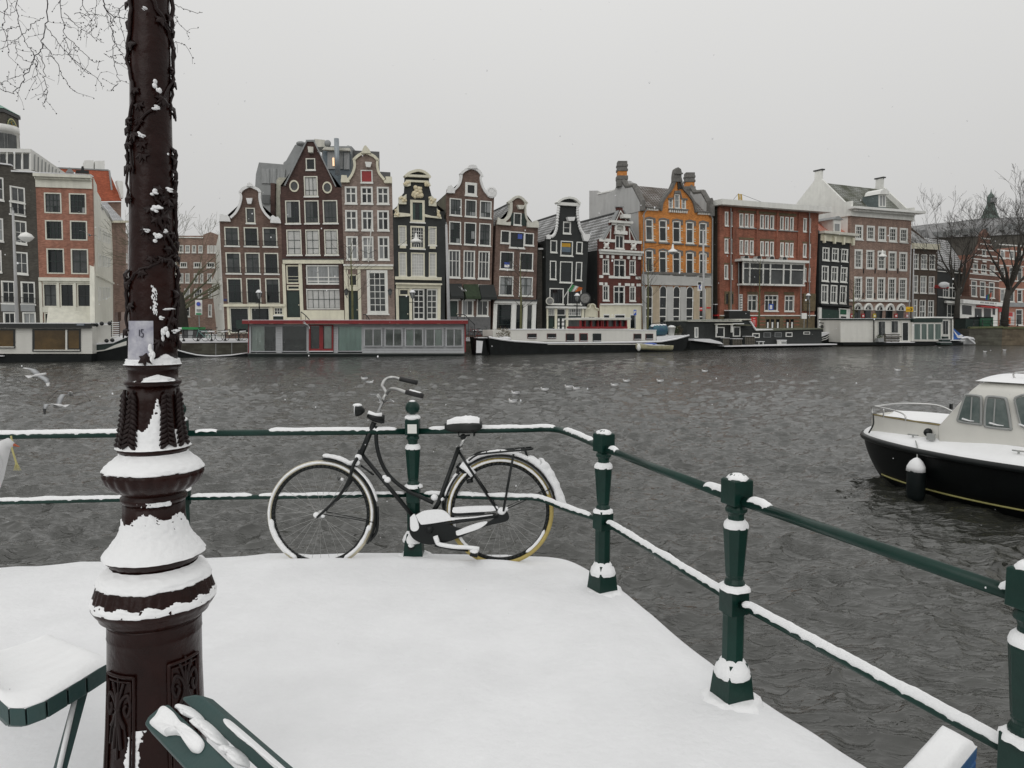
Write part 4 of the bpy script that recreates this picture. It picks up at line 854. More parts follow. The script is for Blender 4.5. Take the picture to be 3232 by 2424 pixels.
for u,nm in((ul_-.25,0),(ur_-.1,1)):
 P=[F.w(u,zc_-.5,.3),F.w(u,zc_+1.5,.3),F.w(u,zc_+1.5,-.8),F.w(u,zr_+.7,-5),F.w(u,zr_+1.9,-5),F.w(u,zr_+1.9,-6.2),F.w(u,zr_+.7,-6.2),F.w(u,zc_+1.5,-10.6),F.w(u,zc_-.5,-11)]
 MB().prism(P,F.u*.35).build('parapet_gable',WHITE,h.root)
 c=[F.w(u-.1,z,d)for d,z in((-4.8,zr_+1.92),(-6.4,zr_+1.92))];MB().hexa([c[0],c[0]+F.u*.6,c[1]+F.u*.6,c[1]],[p+Vector((0,0,.18))for p in(c[0],c[0]+F.u*.6,c[1]+F.u*.6,c[1])]).build('coping',SLATE,h.root)
P=[F.w(*F.uz(x,y),.0)for x,y in((366,395),(432,402),(432,262),(366,256))];dr=MB().prism(P,F.n*-2.6).build('dormer',mat('dormer_bluegrey',(.13,.16,.16),.7),h.root)
for xa in(378,404):MB().prism([F.w(*F.uz(x,y),.01)for x,y in((xa,358),(xa+18,360),(xa+18,272),(xa,270))],F.n*.05).build('pane',GLASSC,dr)
MB().prism([F.w(*F.uz(x,y),.02)for x,y in((366,366),(432,370),(432,260),(366,256))],F.n*.005).build('dormer_front',WHITE,dr)
MB().prism([F.w(*F.uz(x,y),.4)for x,y in((360,258),(445,262),(438,235),(418,214),(395,212),(372,228))],F.n*-2.6).build('dormer_roof',WPLAS,dr)
F=Fac('G',(655,735),(882,745),(870,1332),(642,1332))
h=House('canal_house','narrower brown brick house with tall white sashes right of the five bay house','house',F,mat('brick_umber',(.105,.075,.055),.85,.2,.8,brick=1,streak=.2),[(652,678),(885,722)],back=9)
h.band(655,690,884,738,CREAM,.01,.4,'cornice')
for y0,y1 in((778,910),(966,1118),(1175,1335)):
 for i,(a,b)in enumerate(((672,716),(738,790),(812,860))):h.win(a-i*1-(y0-778)*.03,y0+i*4,b-(y0-778)*.03,y1+i*3,2,3,fr='W',bars='W',pane='m',bt=.1)
zt_=F.uz(660,490)[1];h.finish(('side',zt_),rm=TILE)
F=Fac('G',(885,900),(1160,925),(1160,1400),(885,1380),back=2)
h=House('canal_house','dark painted corner house with snowy tiled roof behind the first bare tree','house',F,BR_BLACK,[(880,905),(1165,935)],back=8)
for y0,y1,xs in((1030,1160,[(930,985),(1010,1070),(1085,1150)]),):h.row(y0,y1,xs,nx=2,ny=2,pane='d')
h.row(1215,1390,[(965,1050),(1075,1150)],nx=2,ny=2,pane='d');h.band(880,938,1165,945,WHITE,.01,.2,'stone_band');h.band(880,1070,1165,1080,WHITE,.01,.06,'stone_band');h.band(885,1160,1165,1168,WHITE,.01,.1,'stone_band');h.band(940,1195,1160,1215,WHITE,.01,.4,'cornice')
h.finish(('side',F.uz(900,600)[1]),rm=TILE)
BRX=mat('brick_orange_red',(.20,.105,.078),.85,.2,.8,brick=1,streak=.2)
F=Fac('G',(1162,800),(1420,830),(1410,1440),(1062,1420),back=-1)
F=Fac('G',(1162,840),(1418,865),(1410,1420),(1165,1400),back=0)
h=House('corner_cafe','brown red brick corner building with white bands, white cafe front and pointed gable','building',F,BRX,[(1160,850),(1190,800),(1250,690),(1262,600),(1300,560),(1335,610),(1350,690),(1400,790),(1422,810)],back=9)
for y,xa,xb in((640,1262,1345),(690,1255,1350),(740,1230,1370),(790,1205,1395),(825,1165,1418),(915,1162,1418),(955,1162,1418),(1002,1162,1418),(1060,1162,1418)):h.band(xa,y,xb,y+9,WHITE,.01,.06,'stone_band')
for x in(1195,1270,1345):h.band(x,838,x+30,852,WHITE,.061,.2,'keystone')
h.row(862,940,[(1190,1232),(1262,1308),(1338,1384)],nx=2,ny=2,pane='m');h.row(1012,1150,[(1176,1225),(1252,1300),(1330,1378)],nx=1,ny=2,pane='m');h.row(740,800,[(1270,1305)],nx=1,ny=2)
h.band(1060,1158,1412,1184,mat('brick_brown2',(.10,.06,.045),.9),.01,.1,'band');h.band(1058,1190,1404,1222,WPLAS,.01,.9,'fascia')
lt=MB();q=F.rect(1205,1200,1348,1214)
for i in range(22):
 if i%7!=5:slab(lt,F,q,.901,.92,i/22,i/22+.028,0,1 if i%2 else.7);slab(lt,F,q,.9,.915,i/22,i/22+.04,0,.14)
lt.build('fascia_lettering',ZINC,h.root)
h.band(1062,1223,1400,1440,WHITE,.0,.12,'cafe_front');h.band(1090,1228,1172,1308,GLASSD,.121,.15,'shop_window');h.band(1210,1236,1366,1248,mat('awning_red2',(.40,.03,.03),.6),.2,1.0,'red_awning')
for a in(1200,1280):h.band(a,1256,a+60,1400,GLASSD,.121,.15,'cafe_door')
h.band(1356,1228,1378,1310,GLASSD,.121,.15,'pane');h.finish(eave=(F.uz(1160,900)[1],F.uz(1420,800)[1]))
F=Fac('G',(1420,700),(1700,720),(1700,1440),(1412,1440),back=1)
h=House('row_house','salmon brick row house with white bands behind the right hand bare tree','house',F,BR_SALMON,[(1420,735),(1700,700)],back=8)
for y in(700,750,815,880,1010,1080):h.band(1418,y,1700,y+10,WHITE,.01,.06,'stone_band')
for y0,y1 in((740,820),(890,1010),(1085,1195)):h.row(y0,y1,[(1430,1470),(1510,1552),(1578,1622),(1650,1690)],nx=1,ny=2,hs=[.7],pane='m')
h.band(1412,1205,1700,1240,ZINC,.01,.3,'cornice');h.row(1260,1400,[(1425,1500),(1565,1625)],nx=1,ny=2,pane='d',hs=[.7]);h.band(1412,1250,1445,1285,MATS['poster_red'],.05,.1,'red_sign')
PR=mat('poster_pale',(.5,.46,.44),.5);b_=h.band(1492,1285,1548,1400,PR,.05,.1,'advert_board');h.band(1496,1288,1532,1324,MATS['poster_red'],.101,.11,'advert_print');h.band(1494,1335,1515,1390,mat('poster_orange',(.6,.1,.01),.5),.101,.11,'advert_print')
h.finish(eave=(F.uz(1420,760)[1],)*2)
Fr=Fac('G',(820,560),(1700,450),(1700,1000),(820,1000),plane=(at(2930,1020,135).xy[:],at(3300,1020,150).xy[:]))
SLG=mat('snowy_slate',(.13,.13,.13),.85,.5,1.2,c2=(.3,.3,.3))
g=thing('rear_building','long dark mansard roofed block seen through the bare trees on the right','building',Fr.w(10,0))
P=fp(Fr,[(820,640),(1750,600),(1750,440),(1400,450),(1160,480),(905,505),(830,560)],(0,0,-3,-3,-3,-3,-1));MB().prism(P,Fr.n*-6).build('roof',SLG,g)
P=fp(Fr,[(815,900),(1750,900),(1750,600),(815,640)],(-.4,)*4);MB().prism(P,Fr.n*-6).build('wall',BR_GREY,g)
for x,y in((880,585),(990,570),(1110,560),(1250,545),(1450,520),(1580,510)):
 P=fp(Fr,[(x,y+50),(x+45,y+50),(x+45,y),(x,y)],(.9,)*4);d_=MB().prism(P,Fr.n*-2).build('dormer',ZINC,g);P=fp(Fr,[(x+10,y+45),(x+35,y+45),(x+35,y+8),(x+10,y+8)],(.92,)*4);MB().prism(P,Fr.n*.03).build('pane',GLASSM,d_)
sc_=at(2640+1290*.36164,1020,150);zz=lambda y:at(0,520+y*.36164,150).z
g=thing('church_spire','grey green church spire with lantern rising behind the right hand trees','tower',(sc_.x,sc_.y,0))
s_=.36164*150/FPX
MB().lathe([(75*s_,0),(75*s_,zz(470)),(60*s_,zz(440)),(48*s_,zz(400)),(30*s_,zz(345)),(28*s_,zz(290)),(30*s_,zz(285)),(20*s_,zz(262)),(8*s_,zz(250)),(3*s_,zz(232)),(.05,zz(215))],8,(sc_.x,sc_.y,0)).build('spire',mat('spire_copper',(.10,.13,.115),.8,.2),g)
MB().lathe([(24*s_,zz(335)),(24*s_,zz(296))],8,(sc_.x,sc_.y-.9,0)).build('lantern',ZINC,g)
# ---------- modern blocks behind B row
def blockpx(name,label,pts,Y,dep,m,cat='building',extra=None):
 g=thing(name,label,cat,at(*pts[0],Y)*1)
 P=[at(x,y,Y)for x,y in pts];MB().prism(P,Vector((P[0].x/Y*dep*.95,dep,0))).build('wall',m,g);return g
def bp(x,y):return(660+x*.43415,420+y*.43415)
g=blockpx('rear_block','low grey rooftop block with wide window behind the first bell gable',[bp(*p)for p in((315,700),(340,300),(362,213),(590,232),(590,700))],92,6,ZINC)
P=[at(*bp(*p),91.9)for p in((380,365),(545,372),(555,262),(382,258))];MB().prism(P,Vector((0,-.08,0))).build('pane',GLASSC,g)
for x in(435,485):P=[at(*bp(*p),91.8)for p in((x,368),(x+6,368),(x+6,260),(x,260))];MB().prism(P,Vector((0,-.08,0))).build('mullion',ZINC,g)
P=[at(*bp(*p),91.8)for p in((385,510),(440,515),(445,450),(388,448))];MB().prism(P,Vector((0,-.08,0))).build('pane',GLASSM,g)
g=blockpx('rear_block','grey slanted roof slab behind the triangular gable, left side',[bp(*p)for p in((540,500),(540,215),(560,200),(625,85),(720,80),(720,500))],95,6,ZINC)
MB().ball(at(*bp(668,78),94),0.6,12,8,(1,1,.5)).build('roof_cowl',ZINC,g,True)
g=blockpx('rooftop_plant','steel and glass rooftop plant room with lit tube between the two tall gables',[bp(*p)for p in((820,420),(830,130),(860,110),(1028,122),(1030,300),(1235,420))],94,6,mat('plant_blue',(.11,.14,.16),.6))
for x0,y0,x1,y1,m_ in((862,135,915,262,GLASSC),(950,138,975,262,GLASSC),(980,140,1022,265,GLASSC)):
 P=[at(*bp(*p),93.9)for p in((x0,y1),(x1,y1),(x1,y0),(x0,y0))];MB().prism(P,Vector((0,-.1,0))).build('pane',m_,g)
P=[at(*bp(*p),93.7)for p in((830,128),(1030,136),(1030,118),(850,108))];MB().prism(P,Vector((0,-.6,0))).build('roof_edge',PALE,g)
le=bpy.data.materials.new('lit_tube');le.use_nodes=True;b_=le.node_tree.nodes['Principled BSDF'];b_.inputs['Emission Color'].default_value=(1,.55,.22,1);b_.inputs['Emission Strength'].default_value=1.0
MB().tube([at(*bp(903,180),93.6),at(*bp(905,238),93.6)],.12,8).build('lit_tube',le,g)
MB().tube([at(*bp(934,305),92.5),at(*bp(926,40),92.5)],.30,14).build('flue',mat('flue_steel',(.28,.31,.33),.4,.1,metal=.3),g,True)
MB().ball(at(*bp(862,75),94),.42,12,8).build('satellite_dish',ZINC,g,True);MB().ball(at(*bp(1012,108),93.5),.3,12,8).build('satellite_dish',ZINC,g,True)
P=[at(*bp(*p),95)for p in((765,100),(840,100),(840,50),(765,42))];MB().prism(P,Vector((0,3,0))).build('water_tank',PALE,g)
P=[at(*bp(*p),96)for p in((820,400),(820,95),(1035,95),(1035,400))];MB().prism(P,Vector((0,3,0))).build('rear_wall',ZINC,g)
g=blockpx('rear_block','flat topped dark grey block behind the crest of the pinkish bell gable',[bp(*p)for p in((1028,420),(1030,125),(1238,135),(1240,280),(1318,285),(1320,420))],97,6,mat('block_grey',(.12,.12,.12),.8,.1))
g=blockpx('side_annex','small cream roof extension with chimney left of the tall triangular gable house',[bp(*p)for p in((480,640),(490,340),(505,322),(560,324),(560,640))],80.2,4,mat('annex_cream',(.42,.41,.34),.8))
MB().prism([at(*bp(*p),79.9)for p in((445,620),(478,620),(478,365),(447,362))],Vector((.1,1.3,0))).build('chimney',BR_DARK,g)
for cx,cw,base,tip in((2620+0,1,0,0),):pass
def fpx(x,y):return(2220+x*.38576,480+y*.38576)
g=thing('construction_crane','small yellow crane mast with cables on the skyline above the office','crane',at(*fpx(305,420),140));m=MB();a,b=fpx(292,430),fpx(318,430);t0,t1=fpx(288,340),fpx(310,345)
m.tube([at(*a,140),at(*t0,140)],.12,4);m.tube([at(*b,140),at(*t1,140)],.12,4)
for i in range(8):f=i/8;m.tube([at(a[0]+(t0[0]-a[0])*f,a[1]+(t0[1]-a[1])*f,140),at(b[0]+(t1[0]-b[0])*(f+.12),b[1]+(t1[1]-b[1])*(f+.12),140)],.08,4)
m.build('mast',mat('crane_yellow',(.5,.33,.06),.6),g);m=MB();m.tube([at(*fpx(240,395),140),at(*t0,140)],.03,4);m.tube([at(*t1,140),at(*fpx(480,410),140)],.03,4);m.build('cable',BLACKM,g)
g=blockpx('rear_block','rounded grey metal rooftop element left of the white stepped gable end',[fpx(*p)for p in((880,480),(884,430),(900,408),(935,395),(975,385),(975,480))],116,4,ZINC)
# ------------------------------------------------------------ ground, water, quays
WZ=-1.3
def build_water():
 MB().add([(-700,-20,WZ-.25),(700,-20,WZ-.25),(700,600,WZ-.25),(-700,600,WZ-.25)],[(0,1,2,3)]).build('deep_water',mat('deep_water',(.02,.021,.017),.2,.1),kind='structure')
 rng=np.random.default_rng(5)
 ny,nx=1150,620
 t=np.linspace(0,1,ny);y0,y1=3.9,160.0
 ys=1/((1/y0)*(1-t)+(1/y1)*t);xs=np.linspace(-.76,.76,nx)
 Y,T=np.meshgrid(ys,xs,indexing='ij');X=T*(Y+2.5)
 cell=np.maximum(np.gradient(ys)[:,None]*.8*np.ones_like(X),(Y+2.5)*1.52/nx)
 Z=np.zeros_like(X);DX=np.zeros_like(X);DY=np.zeros_like(X)
 for i in range(100):
  lam=0.10*(1.0275**(i))*rng.uniform(.85,1.15);k=2*np.pi/lam
  th=R(-75)+rng.normal(0,.62);amp=.0084*lam**.97*rng.uniform(.5,1.5);
  if lam>1.1:amp*=.6
  ph=rng.uniform(0,6.28);kx,ky=k*np.cos(th),k*np.sin(th)
  fade=np.clip((lam/cell-1.3)/1.3,0,1)
  p=kx*X+ky*Y+ph
  Z+=amp*fade*np.cos(p);DX-=amp*fade*np.cos(th)*np.sin(p)*.9;DY-=amp*fade*np.sin(th)*np.sin(p)*.9
 g=0
 for lam,a in((9,1),(5,.7),(17,1)):g=g+a*np.sin(2*np.pi*(X*.7+Y*.5)/lam+a*4)*np.sin(2*np.pi*(Y*.8-X*.3)/lam*1.3+1)
 G=1+.16*g
 v=np.stack([X+DX*G,Y+DY*G,WZ+Z*G],-1).reshape(-1,3)
 idx=np.arange(ny*nx).reshape(ny,nx)
 f=np.stack([idx[:-1,:-1],idx[:-1,1:],idx[1:,1:],idx[1:,:-1]],-1).reshape(-1,4)
 me=bpy.data.meshes.new('water');me.vertices.add(len(v));me.vertices.foreach_set('co',v.ravel())
 me.loops.add(f.size);me.loops.foreach_set('vertex_index',f.ravel().astype(np.int32))
 me.polygons.add(len(f));me.polygons.foreach_set('loop_start',np.arange(0,f.size,4,dtype=np.int32));me.polygons.foreach_set('loop_total',np.full(len(f),4,dtype=np.int32))
 me.update(calc_edges=True);me.shade_smooth()
 ob=bpy.data.objects.new('water',me);C.objects.link(ob);ob['kind']='structure'
 m=bpy.data.materials.new('canal_water');m.use_nodes=True;tr=m.node_tree;b=tr.nodes['Principled BSDF'];k=tr.links.new
 b.inputs['Base Color'].default_value=(.030,.031,.026,1);b.inputs['Roughness'].default_value=.07;b.inputs['IOR'].default_value=1.7
 tc=tr.nodes.new('ShaderNodeTexCoord');mp=tr.nodes.new('ShaderNodeMapping');mp.inputs['Rotation'].default_value=(0,0,R(16));mp.inputs['Scale'].default_value=(.8,2.2,1)
 k(tc.outputs['Object'],mp.inputs['Vector'])
 n1=tr.nodes.new('ShaderNodeTexNoise');n1.inputs['Scale'].default_value=2.6;n1.inputs['Detail'].default_value=4;n1.inputs['Roughness'].default_value=.55;n1.inputs['Distortion'].default_value=.6
 n2=tr.nodes.new('ShaderNodeTexNoise');n2.inputs['Scale'].default_value=.8;n2.inputs['Detail'].default_value=5;n2.inputs['Distortion'].default_value=.4
 k(mp.outputs[0],n1.inputs['Vector']);k(mp.outputs[0],n2.inputs['Vector'])
 n3=tr.nodes.new('ShaderNodeTexNoise');n3.inputs['Scale'].default_value=5;n3.inputs['Detail'].default_value=3;k(mp.outputs[0],n3.inputs['Vector'])
 def ridge(n,p):
  a=tr.nodes.new('ShaderNodeMath');a.operation='MULTIPLY_ADD';a.inputs[1].default_value=2;a.inputs[2].default_value=-1;k(n.outputs['Fac'],a.inputs[0])
  c=tr.nodes.new('ShaderNodeMath');c.operation='ABSOLUTE';k(a.outputs[0],c.inputs[0]);d=tr.nodes.new('ShaderNodeMath');d.operation='SUBTRACT';d.inputs[0].default_value=1;k(c.outputs[0],d.inputs[1])
  e=tr.nodes.new('ShaderNodeMath');e.operation='POWER';e.inputs[1].default_value=p;k(d.outputs[0],e.inputs[0]);return e
 r1=ridge(n1,7)
 b1=tr.nodes.new('ShaderNodeBump');b1.inputs['Strength'].default_value=1;b1.inputs['Distance'].default_value=.012
 b2=tr.nodes.new('ShaderNodeBump');b2.inputs['Strength'].default_value=1;b2.inputs['Distance'].default_value=.014
 b3=tr.nodes.new('ShaderNodeBump');b3.inputs['Strength'].default_value=1;b3.inputs['Distance'].default_value=.012
 k(r1.outputs[0],b1.inputs['Height']);k(n3.outputs['Fac'],b2.inputs['Height']);k(n2.outputs['Fac'],b3.inputs['Height']);k(b3.outputs[0],b2.inputs['Normal']);k(b2.outputs[0],b1.inputs['Normal']);k(b1.outputs[0],b.inputs['Normal'])
 me.materials.append(m);return ob
build_water()
MB().add([(-400,0,-3),(400,0,-3),(400,500,-3),(-400,500,-3)],[(0,1,2,3)]).build('canal_bed',mat('mud',(.03,.03,.02)),kind='structure')
edge_px=[(-900,1830),(-300,1795),(0,1776),(400,1766),(850,1742),(1250,1738),(1650,1738),(1760,1746),(1830,1768),(1910,1812),(2060,1930),(2240,2075),(2420,2195),(2600,2305),(2790,2440),(3100,2700),(3900,3400)]
EDGE=crs([onz(x,y,0)for x,y in edge_px],6)
def build_near():
 mb=MB();n=len(EDGE);K=90
 ends=[]
 for i,p in enumerate(EDGE):
  f=i/(n-1);ends.append(Vector((-9+f*12.5,-4,0)))
 for k in range(K):
  t=(k/(K-1))**1.5
  for i in range(n):
   p=EDGE[i].lerp(ends[i],t)
   z=.026*mn.noise(Vector((p.x*1.3,p.y*1.3,0)))+.010*mn.noise(Vector((p.x*3.1,p.y*3.1,7)))+.006*mn.noise(Vector((p.x*6,p.y*6,3)))
   d=(p-EDGE[i]).length
   z+=.0 if d>.35 else-.022*(1-d/.35)**2+.012*mn.noise(Vector((p.x*4,0,9)))
   z+=.022*math.exp(-((p.y-4.84)/.06)**2)*max(0,min(1,(p.x+2.1)/.4,(.45-p.x)/.5))
   if k==0:z-=.012
   mb.v.append(Vector((p.x,p.y,z)))
 for k in range(K-1):
  for i in range(n-1):a=k*n+i;mb.f.append((a,a+n,a+n+1,a+1))
 o=len(mb.v)
 for i in range(n):p=EDGE[i];mb.v.append(Vector((p.x,p.y+.02,-.16)))
 for i in range(n-1):mb.f.append((i,i+1,o+i+1,o+i))
 ob=mb.build('snowy_quay',SNOW,smooth=True,kind='structure')
 ob.data.update()
 mb=MB()
 for i in range(n-1):
  a,b=EDGE[i],EDGE[i+1];A=[Vector((p.x,p.y-.05,z))for p,z in((a,-.15),(b,-.15),(b,-3),(a,-3))];B=[Vector((p.x,p.y-.5,z))for p,z in((a,-.15),(b,-.15),(b,-3),(a,-3))]
  mb.add(A,[(0,1,2,3)])
 w=mb.build('quay_wall',mat('quay_stone',(.12,.11,.095),.9,.3,4,brick=3),smooth=False)
 tag(w,'stone quay wall under the snowy near bank','wall')
build_near()
FQ=[(-400,58),(0,60.5),(290,62),(560,67),(780,69),(1080,71),(1500,74),(1700,77),(2050,84.5),(2300,91),(2640,99),(2900,103),(3060,105),(3232,107),(3700,118)]
FQP=[at(x,1020,Y+2)for x,Y in FQ]
mb=MB();n=len(FQP);FZ=0.0
for p in FQP:mb.v.append(Vector((p.x,p.y,FZ)))
for p in FQP:mb.v.append(Vector((p.x*6,p.y+260,FZ)))
for i in range(n-1):mb.f.append((i,i+1,n+i+1,n+i))
mb.build('far_street',mat('trodden_snow',(.62,.63,.64),.9,.12,.8,bump=.3,bscale=3),kind='structure')
QW=mat('quay_brick',(.075,.070,.055),.9,.45,.9,c2=(.14,.14,.11),brick=3)
mb=MB();cp=MB()
for i in range(n-1):
 a,b=FQP[i],FQP[i+1]
 zt=FZ
 mb.hexa([Vector((a.x,a.y,-3)),Vector((b.x,b.y,-3)),Vector((b.x,b.y,zt-.25)),Vector((a.x,a.y,zt-.25))],[Vector((a.x,a.y+.6,-3)),Vector((b.x,b.y+.6,-3)),Vector((b.x,b.y+.6,zt-.25)),Vector((a.x,a.y+.6,zt-.25))])
 cp.hexa([Vector((a.x,a.y-.08,zt-.24)),Vector((b.x,b.y-.08,zt-.24)),Vector((b.x,b.y-.08,zt+.06)),Vector((a.x,a.y-.08,zt+.06))],[Vector((a.x,a.y+.5,zt-.24)),Vector((b.x,b.y+.5,zt-.24)),Vector((b.x,b.y+.5,zt+.06)),Vector((a.x,a.y+.5,zt+.06))])
qw=mb.build('quay_wall',QW);tag(qw,'long brick quay wall on the far side behind the houseboats','wall');cp.build('snow_coping',SNOW,qw)
R1,R2,R3=at(3060,1020,100),at(3165,1020,98.5),at(3420,1020,99)
g=thing('bridge_abutment','raised brown brick quay corner at the right beneath the bare trees','wall',(R2.x,R2.y,WZ))
for a,b,m_,nm in((R1,R2,QW,'mossy_face'),(R2,R3,mat('quay_brick_tan',(.155,.125,.085),.9,.3,1.2,brick=3),'plain_face')):
 P=[Vector((a.x,a.y,-3)),Vector((b.x,b.y,-3)),Vector((b.x,b.y,.95)),Vector((a.x,a.y,.85))];MB().hexa(P,[p+Vector((.3,4,0))for p in P]).build(nm,m_,g)
 P=[Vector((a.x,a.y-.15,.86)),Vector((b.x,b.y-.15,.96)),Vector((b.x,b.y-.15,1.22)),Vector((a.x,a.y-.15,1.12))];MB().hexa(P,[p+Vector((.3,1,0))for p in P]).build('coping',mat('mossy_stone',(.11,.12,.06),.9,.3,2),g)
# ------------------------------------------------------------ near bank: lamp post
RUST=mat('oxblood_enamel',(.015,.0042,.0030),.27,.4,5,bump=.4,bscale=22,spec=.2)
RUSTL=mat('oxblood_relief',(.012,.0048,.0042),.42,.4,8,bump=.4,bscale=60,spec=.25)
GR=mat('canal_green_enamel',(.005,.028,.021),.30,.25,6,bump=.2,bscale=60,spec=.28)
GRW=mat('worn_green_wood',(.012,.052,.050),.55,.35,6,c2=(.03,.06,.055),bump=.3,bscale=40,stretch=(1,1,1))
BLK=mat('bike_black_enamel',(.006,.008,.008),.33,.3,8,spec=.3)
CHROME=mat('dull_chrome',(.45,.45,.44),.28,.15,12,metal=.9)
SNOWF=mat('fresh_snow',(.83,.835,.84),.9,.02,4,bump=.6,bscale=60,spec=.15)
LY=2.3;LSC=.91
def sc_at(Y,y):return(Y/ray(1616,y).y)/FPX*LSC
def ax(y):return 473+y*(19/2200)
LB,LT=at(ax(2424),2424,LY),at(ax(-60),-60,LY)
lampaxis=(LT-LB).normalized()
lamp=thing('street_lamp','large dark red cast iron lamp post with ivy relief and snow patches','lamp post',(LB.x,LB.y,0))
def lz(y):return at(ax(y),y,LY).z
def lprof(pts):return[(r*sc_at(LY,y),lz(y))for y,r in pts][::-1]
def lc(z):t=(z-LB.z)/(LT.z-LB.z);return Vector((LB.x+(LT.x-LB.x)*t,LY,z))
def lmesh(prof,n=64,fn=None,a0=0,a1=2*math.pi):
 mb=MB().lathe(prof,n,fn=fn,a0=a0,a1=a1)
 for v in mb.v:c=lc(v.z);v.x+=c.x;v.y+=c.y
 return mb
base_z=0
lmesh(lprof([(-400,58),(-60,62),(400,67),(1080,77),(1146,80)]),48).build('shaft',RUST,lamp,True)
lmesh(lprof([(1146,80),(1147,88),(1152,91),(1158,88),(1162,82),(1166,80),(1196,80),(1198,86),(1203,91),(1210,91),(1214,86),(1220,82)]),48).build('collar',RUST,lamp,True)
def capf(q,r,z):return r*(1+.035*max(0,math.sin(6*q+.6))**.5 if 1 else 1)
lmesh(lprof([(1220,82),(1260,84),(1320,90),(1380,99),(1398,104),(1406,114),(1414,115),(1420,112),(1428,98)]),96,fn=lambda q,r,z:r*(1+(.04*abs(math.sin(5*q+.4))if z>lz(1385)else 0))).build('leaf_capital',RUST,lamp,True)
lmesh(lprof([(1426,100),(1434,104),(1450,128),(1466,146),(1483,155),(1495,155),(1514,147),(1532,130),(1545,112),(1552,98),(1556,97),(1562,106),(1572,106),(1576,101),(1583,98)]),144,
      fn=lambda q,r,z:r*(1+(.045*abs(math.sin(11*q))if lz(1544)<z<lz(1470)else 0))).build('urn',RUST,lamp,True)
lmesh(lprof([(1583,98),(1620,98),(1650,102),(1679,112),(1700,128),(1720,145),(1735,158),(1742,160),(1750,157),(1768,138),(1783,122)]),72,fn=lambda q,r,z:r*(1+(.02*abs(math.sin(8*q))if z>lz(1670)else 0))).build('bell_neck',RUST,lamp,True)
lmesh(lprof([(1770,132),(1780,142),(1800,168),(1830,180),(1850,186),(1866,192),(1878,197),(1892,197),(1905,188),(1918,176),(1926,174),(1934,160),(1942,154)]),160,
      fn=lambda q,r,z:r*(1+(.022*abs(math.sin(20*q))-.01 if lz(1875)<z<lz(1812)else 0))).build('egg_and_dart_ring',RUST,lamp,True)
lmesh([(lprof([(2424,166)])[0][0],-.05)]+lprof([(1942,153),(1952,150),(1985,150),(1988,151),(1992,149),(2100,150),(2267,156),(2424,165)]),64).build('drum',RUST,lamp,True)
PH0=.455
def lsurf(y,phi,off=0,prof=None):
 phi+=PH0;r=prof(y)*sc_at(LY,y)+off;c=lc(lz(y));return Vector((c.x+r*math.sin(phi),LY-r*math.cos(phi),lz(y)))
def interp(tab):
 def f(y):
  for(a,ra),(b,rb)in zip(tab,tab[1:]):
   if y<=b:return ra+(rb-ra)*max(0,(y-a))/(b-a)
  return tab[-1][1]
 return f
shaftr=interp([(-400,58),(-60,62),(400,67),(1080,77),(1146,80),(1166,80),(1220,82),(1320,90),(1398,104)])
drumr=interp([(1942,153),(2100,150),(2267,156),(2424,165)])
for pc in(-.80,.62):
 fr_=MB();w=.37;y0,y1=(2072 if pc<0 else 2050),2600
 for e in(0,.05):
  ww=w-e*1.3;pts=[lsurf(y1,pc-ww,.004,drumr)]+[lsurf(y0+e*300+(y1-y0-e*300)*(1-k/8),pc-ww,.004,drumr)for k in range(9)]+[lsurf(y0+e*300,pc-ww+2*ww*k/8,.004,drumr)for k in range(9)]+[lsurf(y0+e*300+(y1-y0)*k/8,pc+ww,.004,drumr)for k in range(9)]
  fr_.tube(pts,.0055-e*.04,6)
 fr_.build('panel_frame',RUST,lamp,True)
 def pl(pts,r,n=6,k=6):return crs([lsurf(y,pc+x*.32,.004,drumr)for x,y in pts],k)
 sc_=MB();yc=2165 if pc<0 else 2130
 for s_ in(-1,1):
  sc_.tube(pl([(s_*.08,yc),(s_*.3,yc-25),(s_*.75,yc-40),(s_*.95,yc-5),(s_*.7,yc+22),(s_*.5,yc+2),(s_*.65,yc-12)],0),.006,6)
  sc_.tube(pl([(s_*.05,yc+5),(s_*.2,yc+30),(s_*.55,yc+60),(s_*.7,yc+110)],0),[.007]*12+[.003]*7,6)
  sc_.tube(pl([(s_*.05,yc+5),(s_*.15,yc+60),(s_*.3,yc+120)],0),.006,6)
  sc_.tube(pl([(s_*.04,yc-5),(s_*.2,yc-40),(s_*.45,yc-75)],0),.005,6)
 sc_.tube(pl([(0,yc-90),(0,yc-40),(0,yc),(0,yc+60),(0,yc+150)],0),[.003]*6+[.008]*12+[.004]*7,6);sc_.tube(pl([(-.2,yc),(0,yc+4),(.2,yc)],0),.008,6)
 sc_.build('palmette_relief',RUSTL,lamp,True)
for pc in(-1.25,-.75,.42,1.0,2.2,3.1,-2.2):
 m=MB()
 for k in range(11):
  y=1235+k*15;s_=.16+.012*k
  for sd_ in(-1,1):
   m.tube([lsurf(y,pc,.008,shaftr),lsurf(y+10,pc+sd_*s_*.6,.012,shaftr),lsurf(y+24,pc+sd_*s_,.004,shaftr)],[.006,.007,.002],5)
 m.tube([lsurf(1225+k*20,pc,.008,shaftr)for k in range(9)],.005,6)
 m.build('acanthus_leaf',RUSTL,lamp,True)
rng=random.Random(11)
LEAF=[(-.1,-.9),(.25,-.5),(.9,-.45),(.55,.05),(.75,.6),(.2,.35),(0,1.1),(-.2,.35),(-.75,.6),(-.55,.05),(-.9,-.45),(-.25,-.5)]
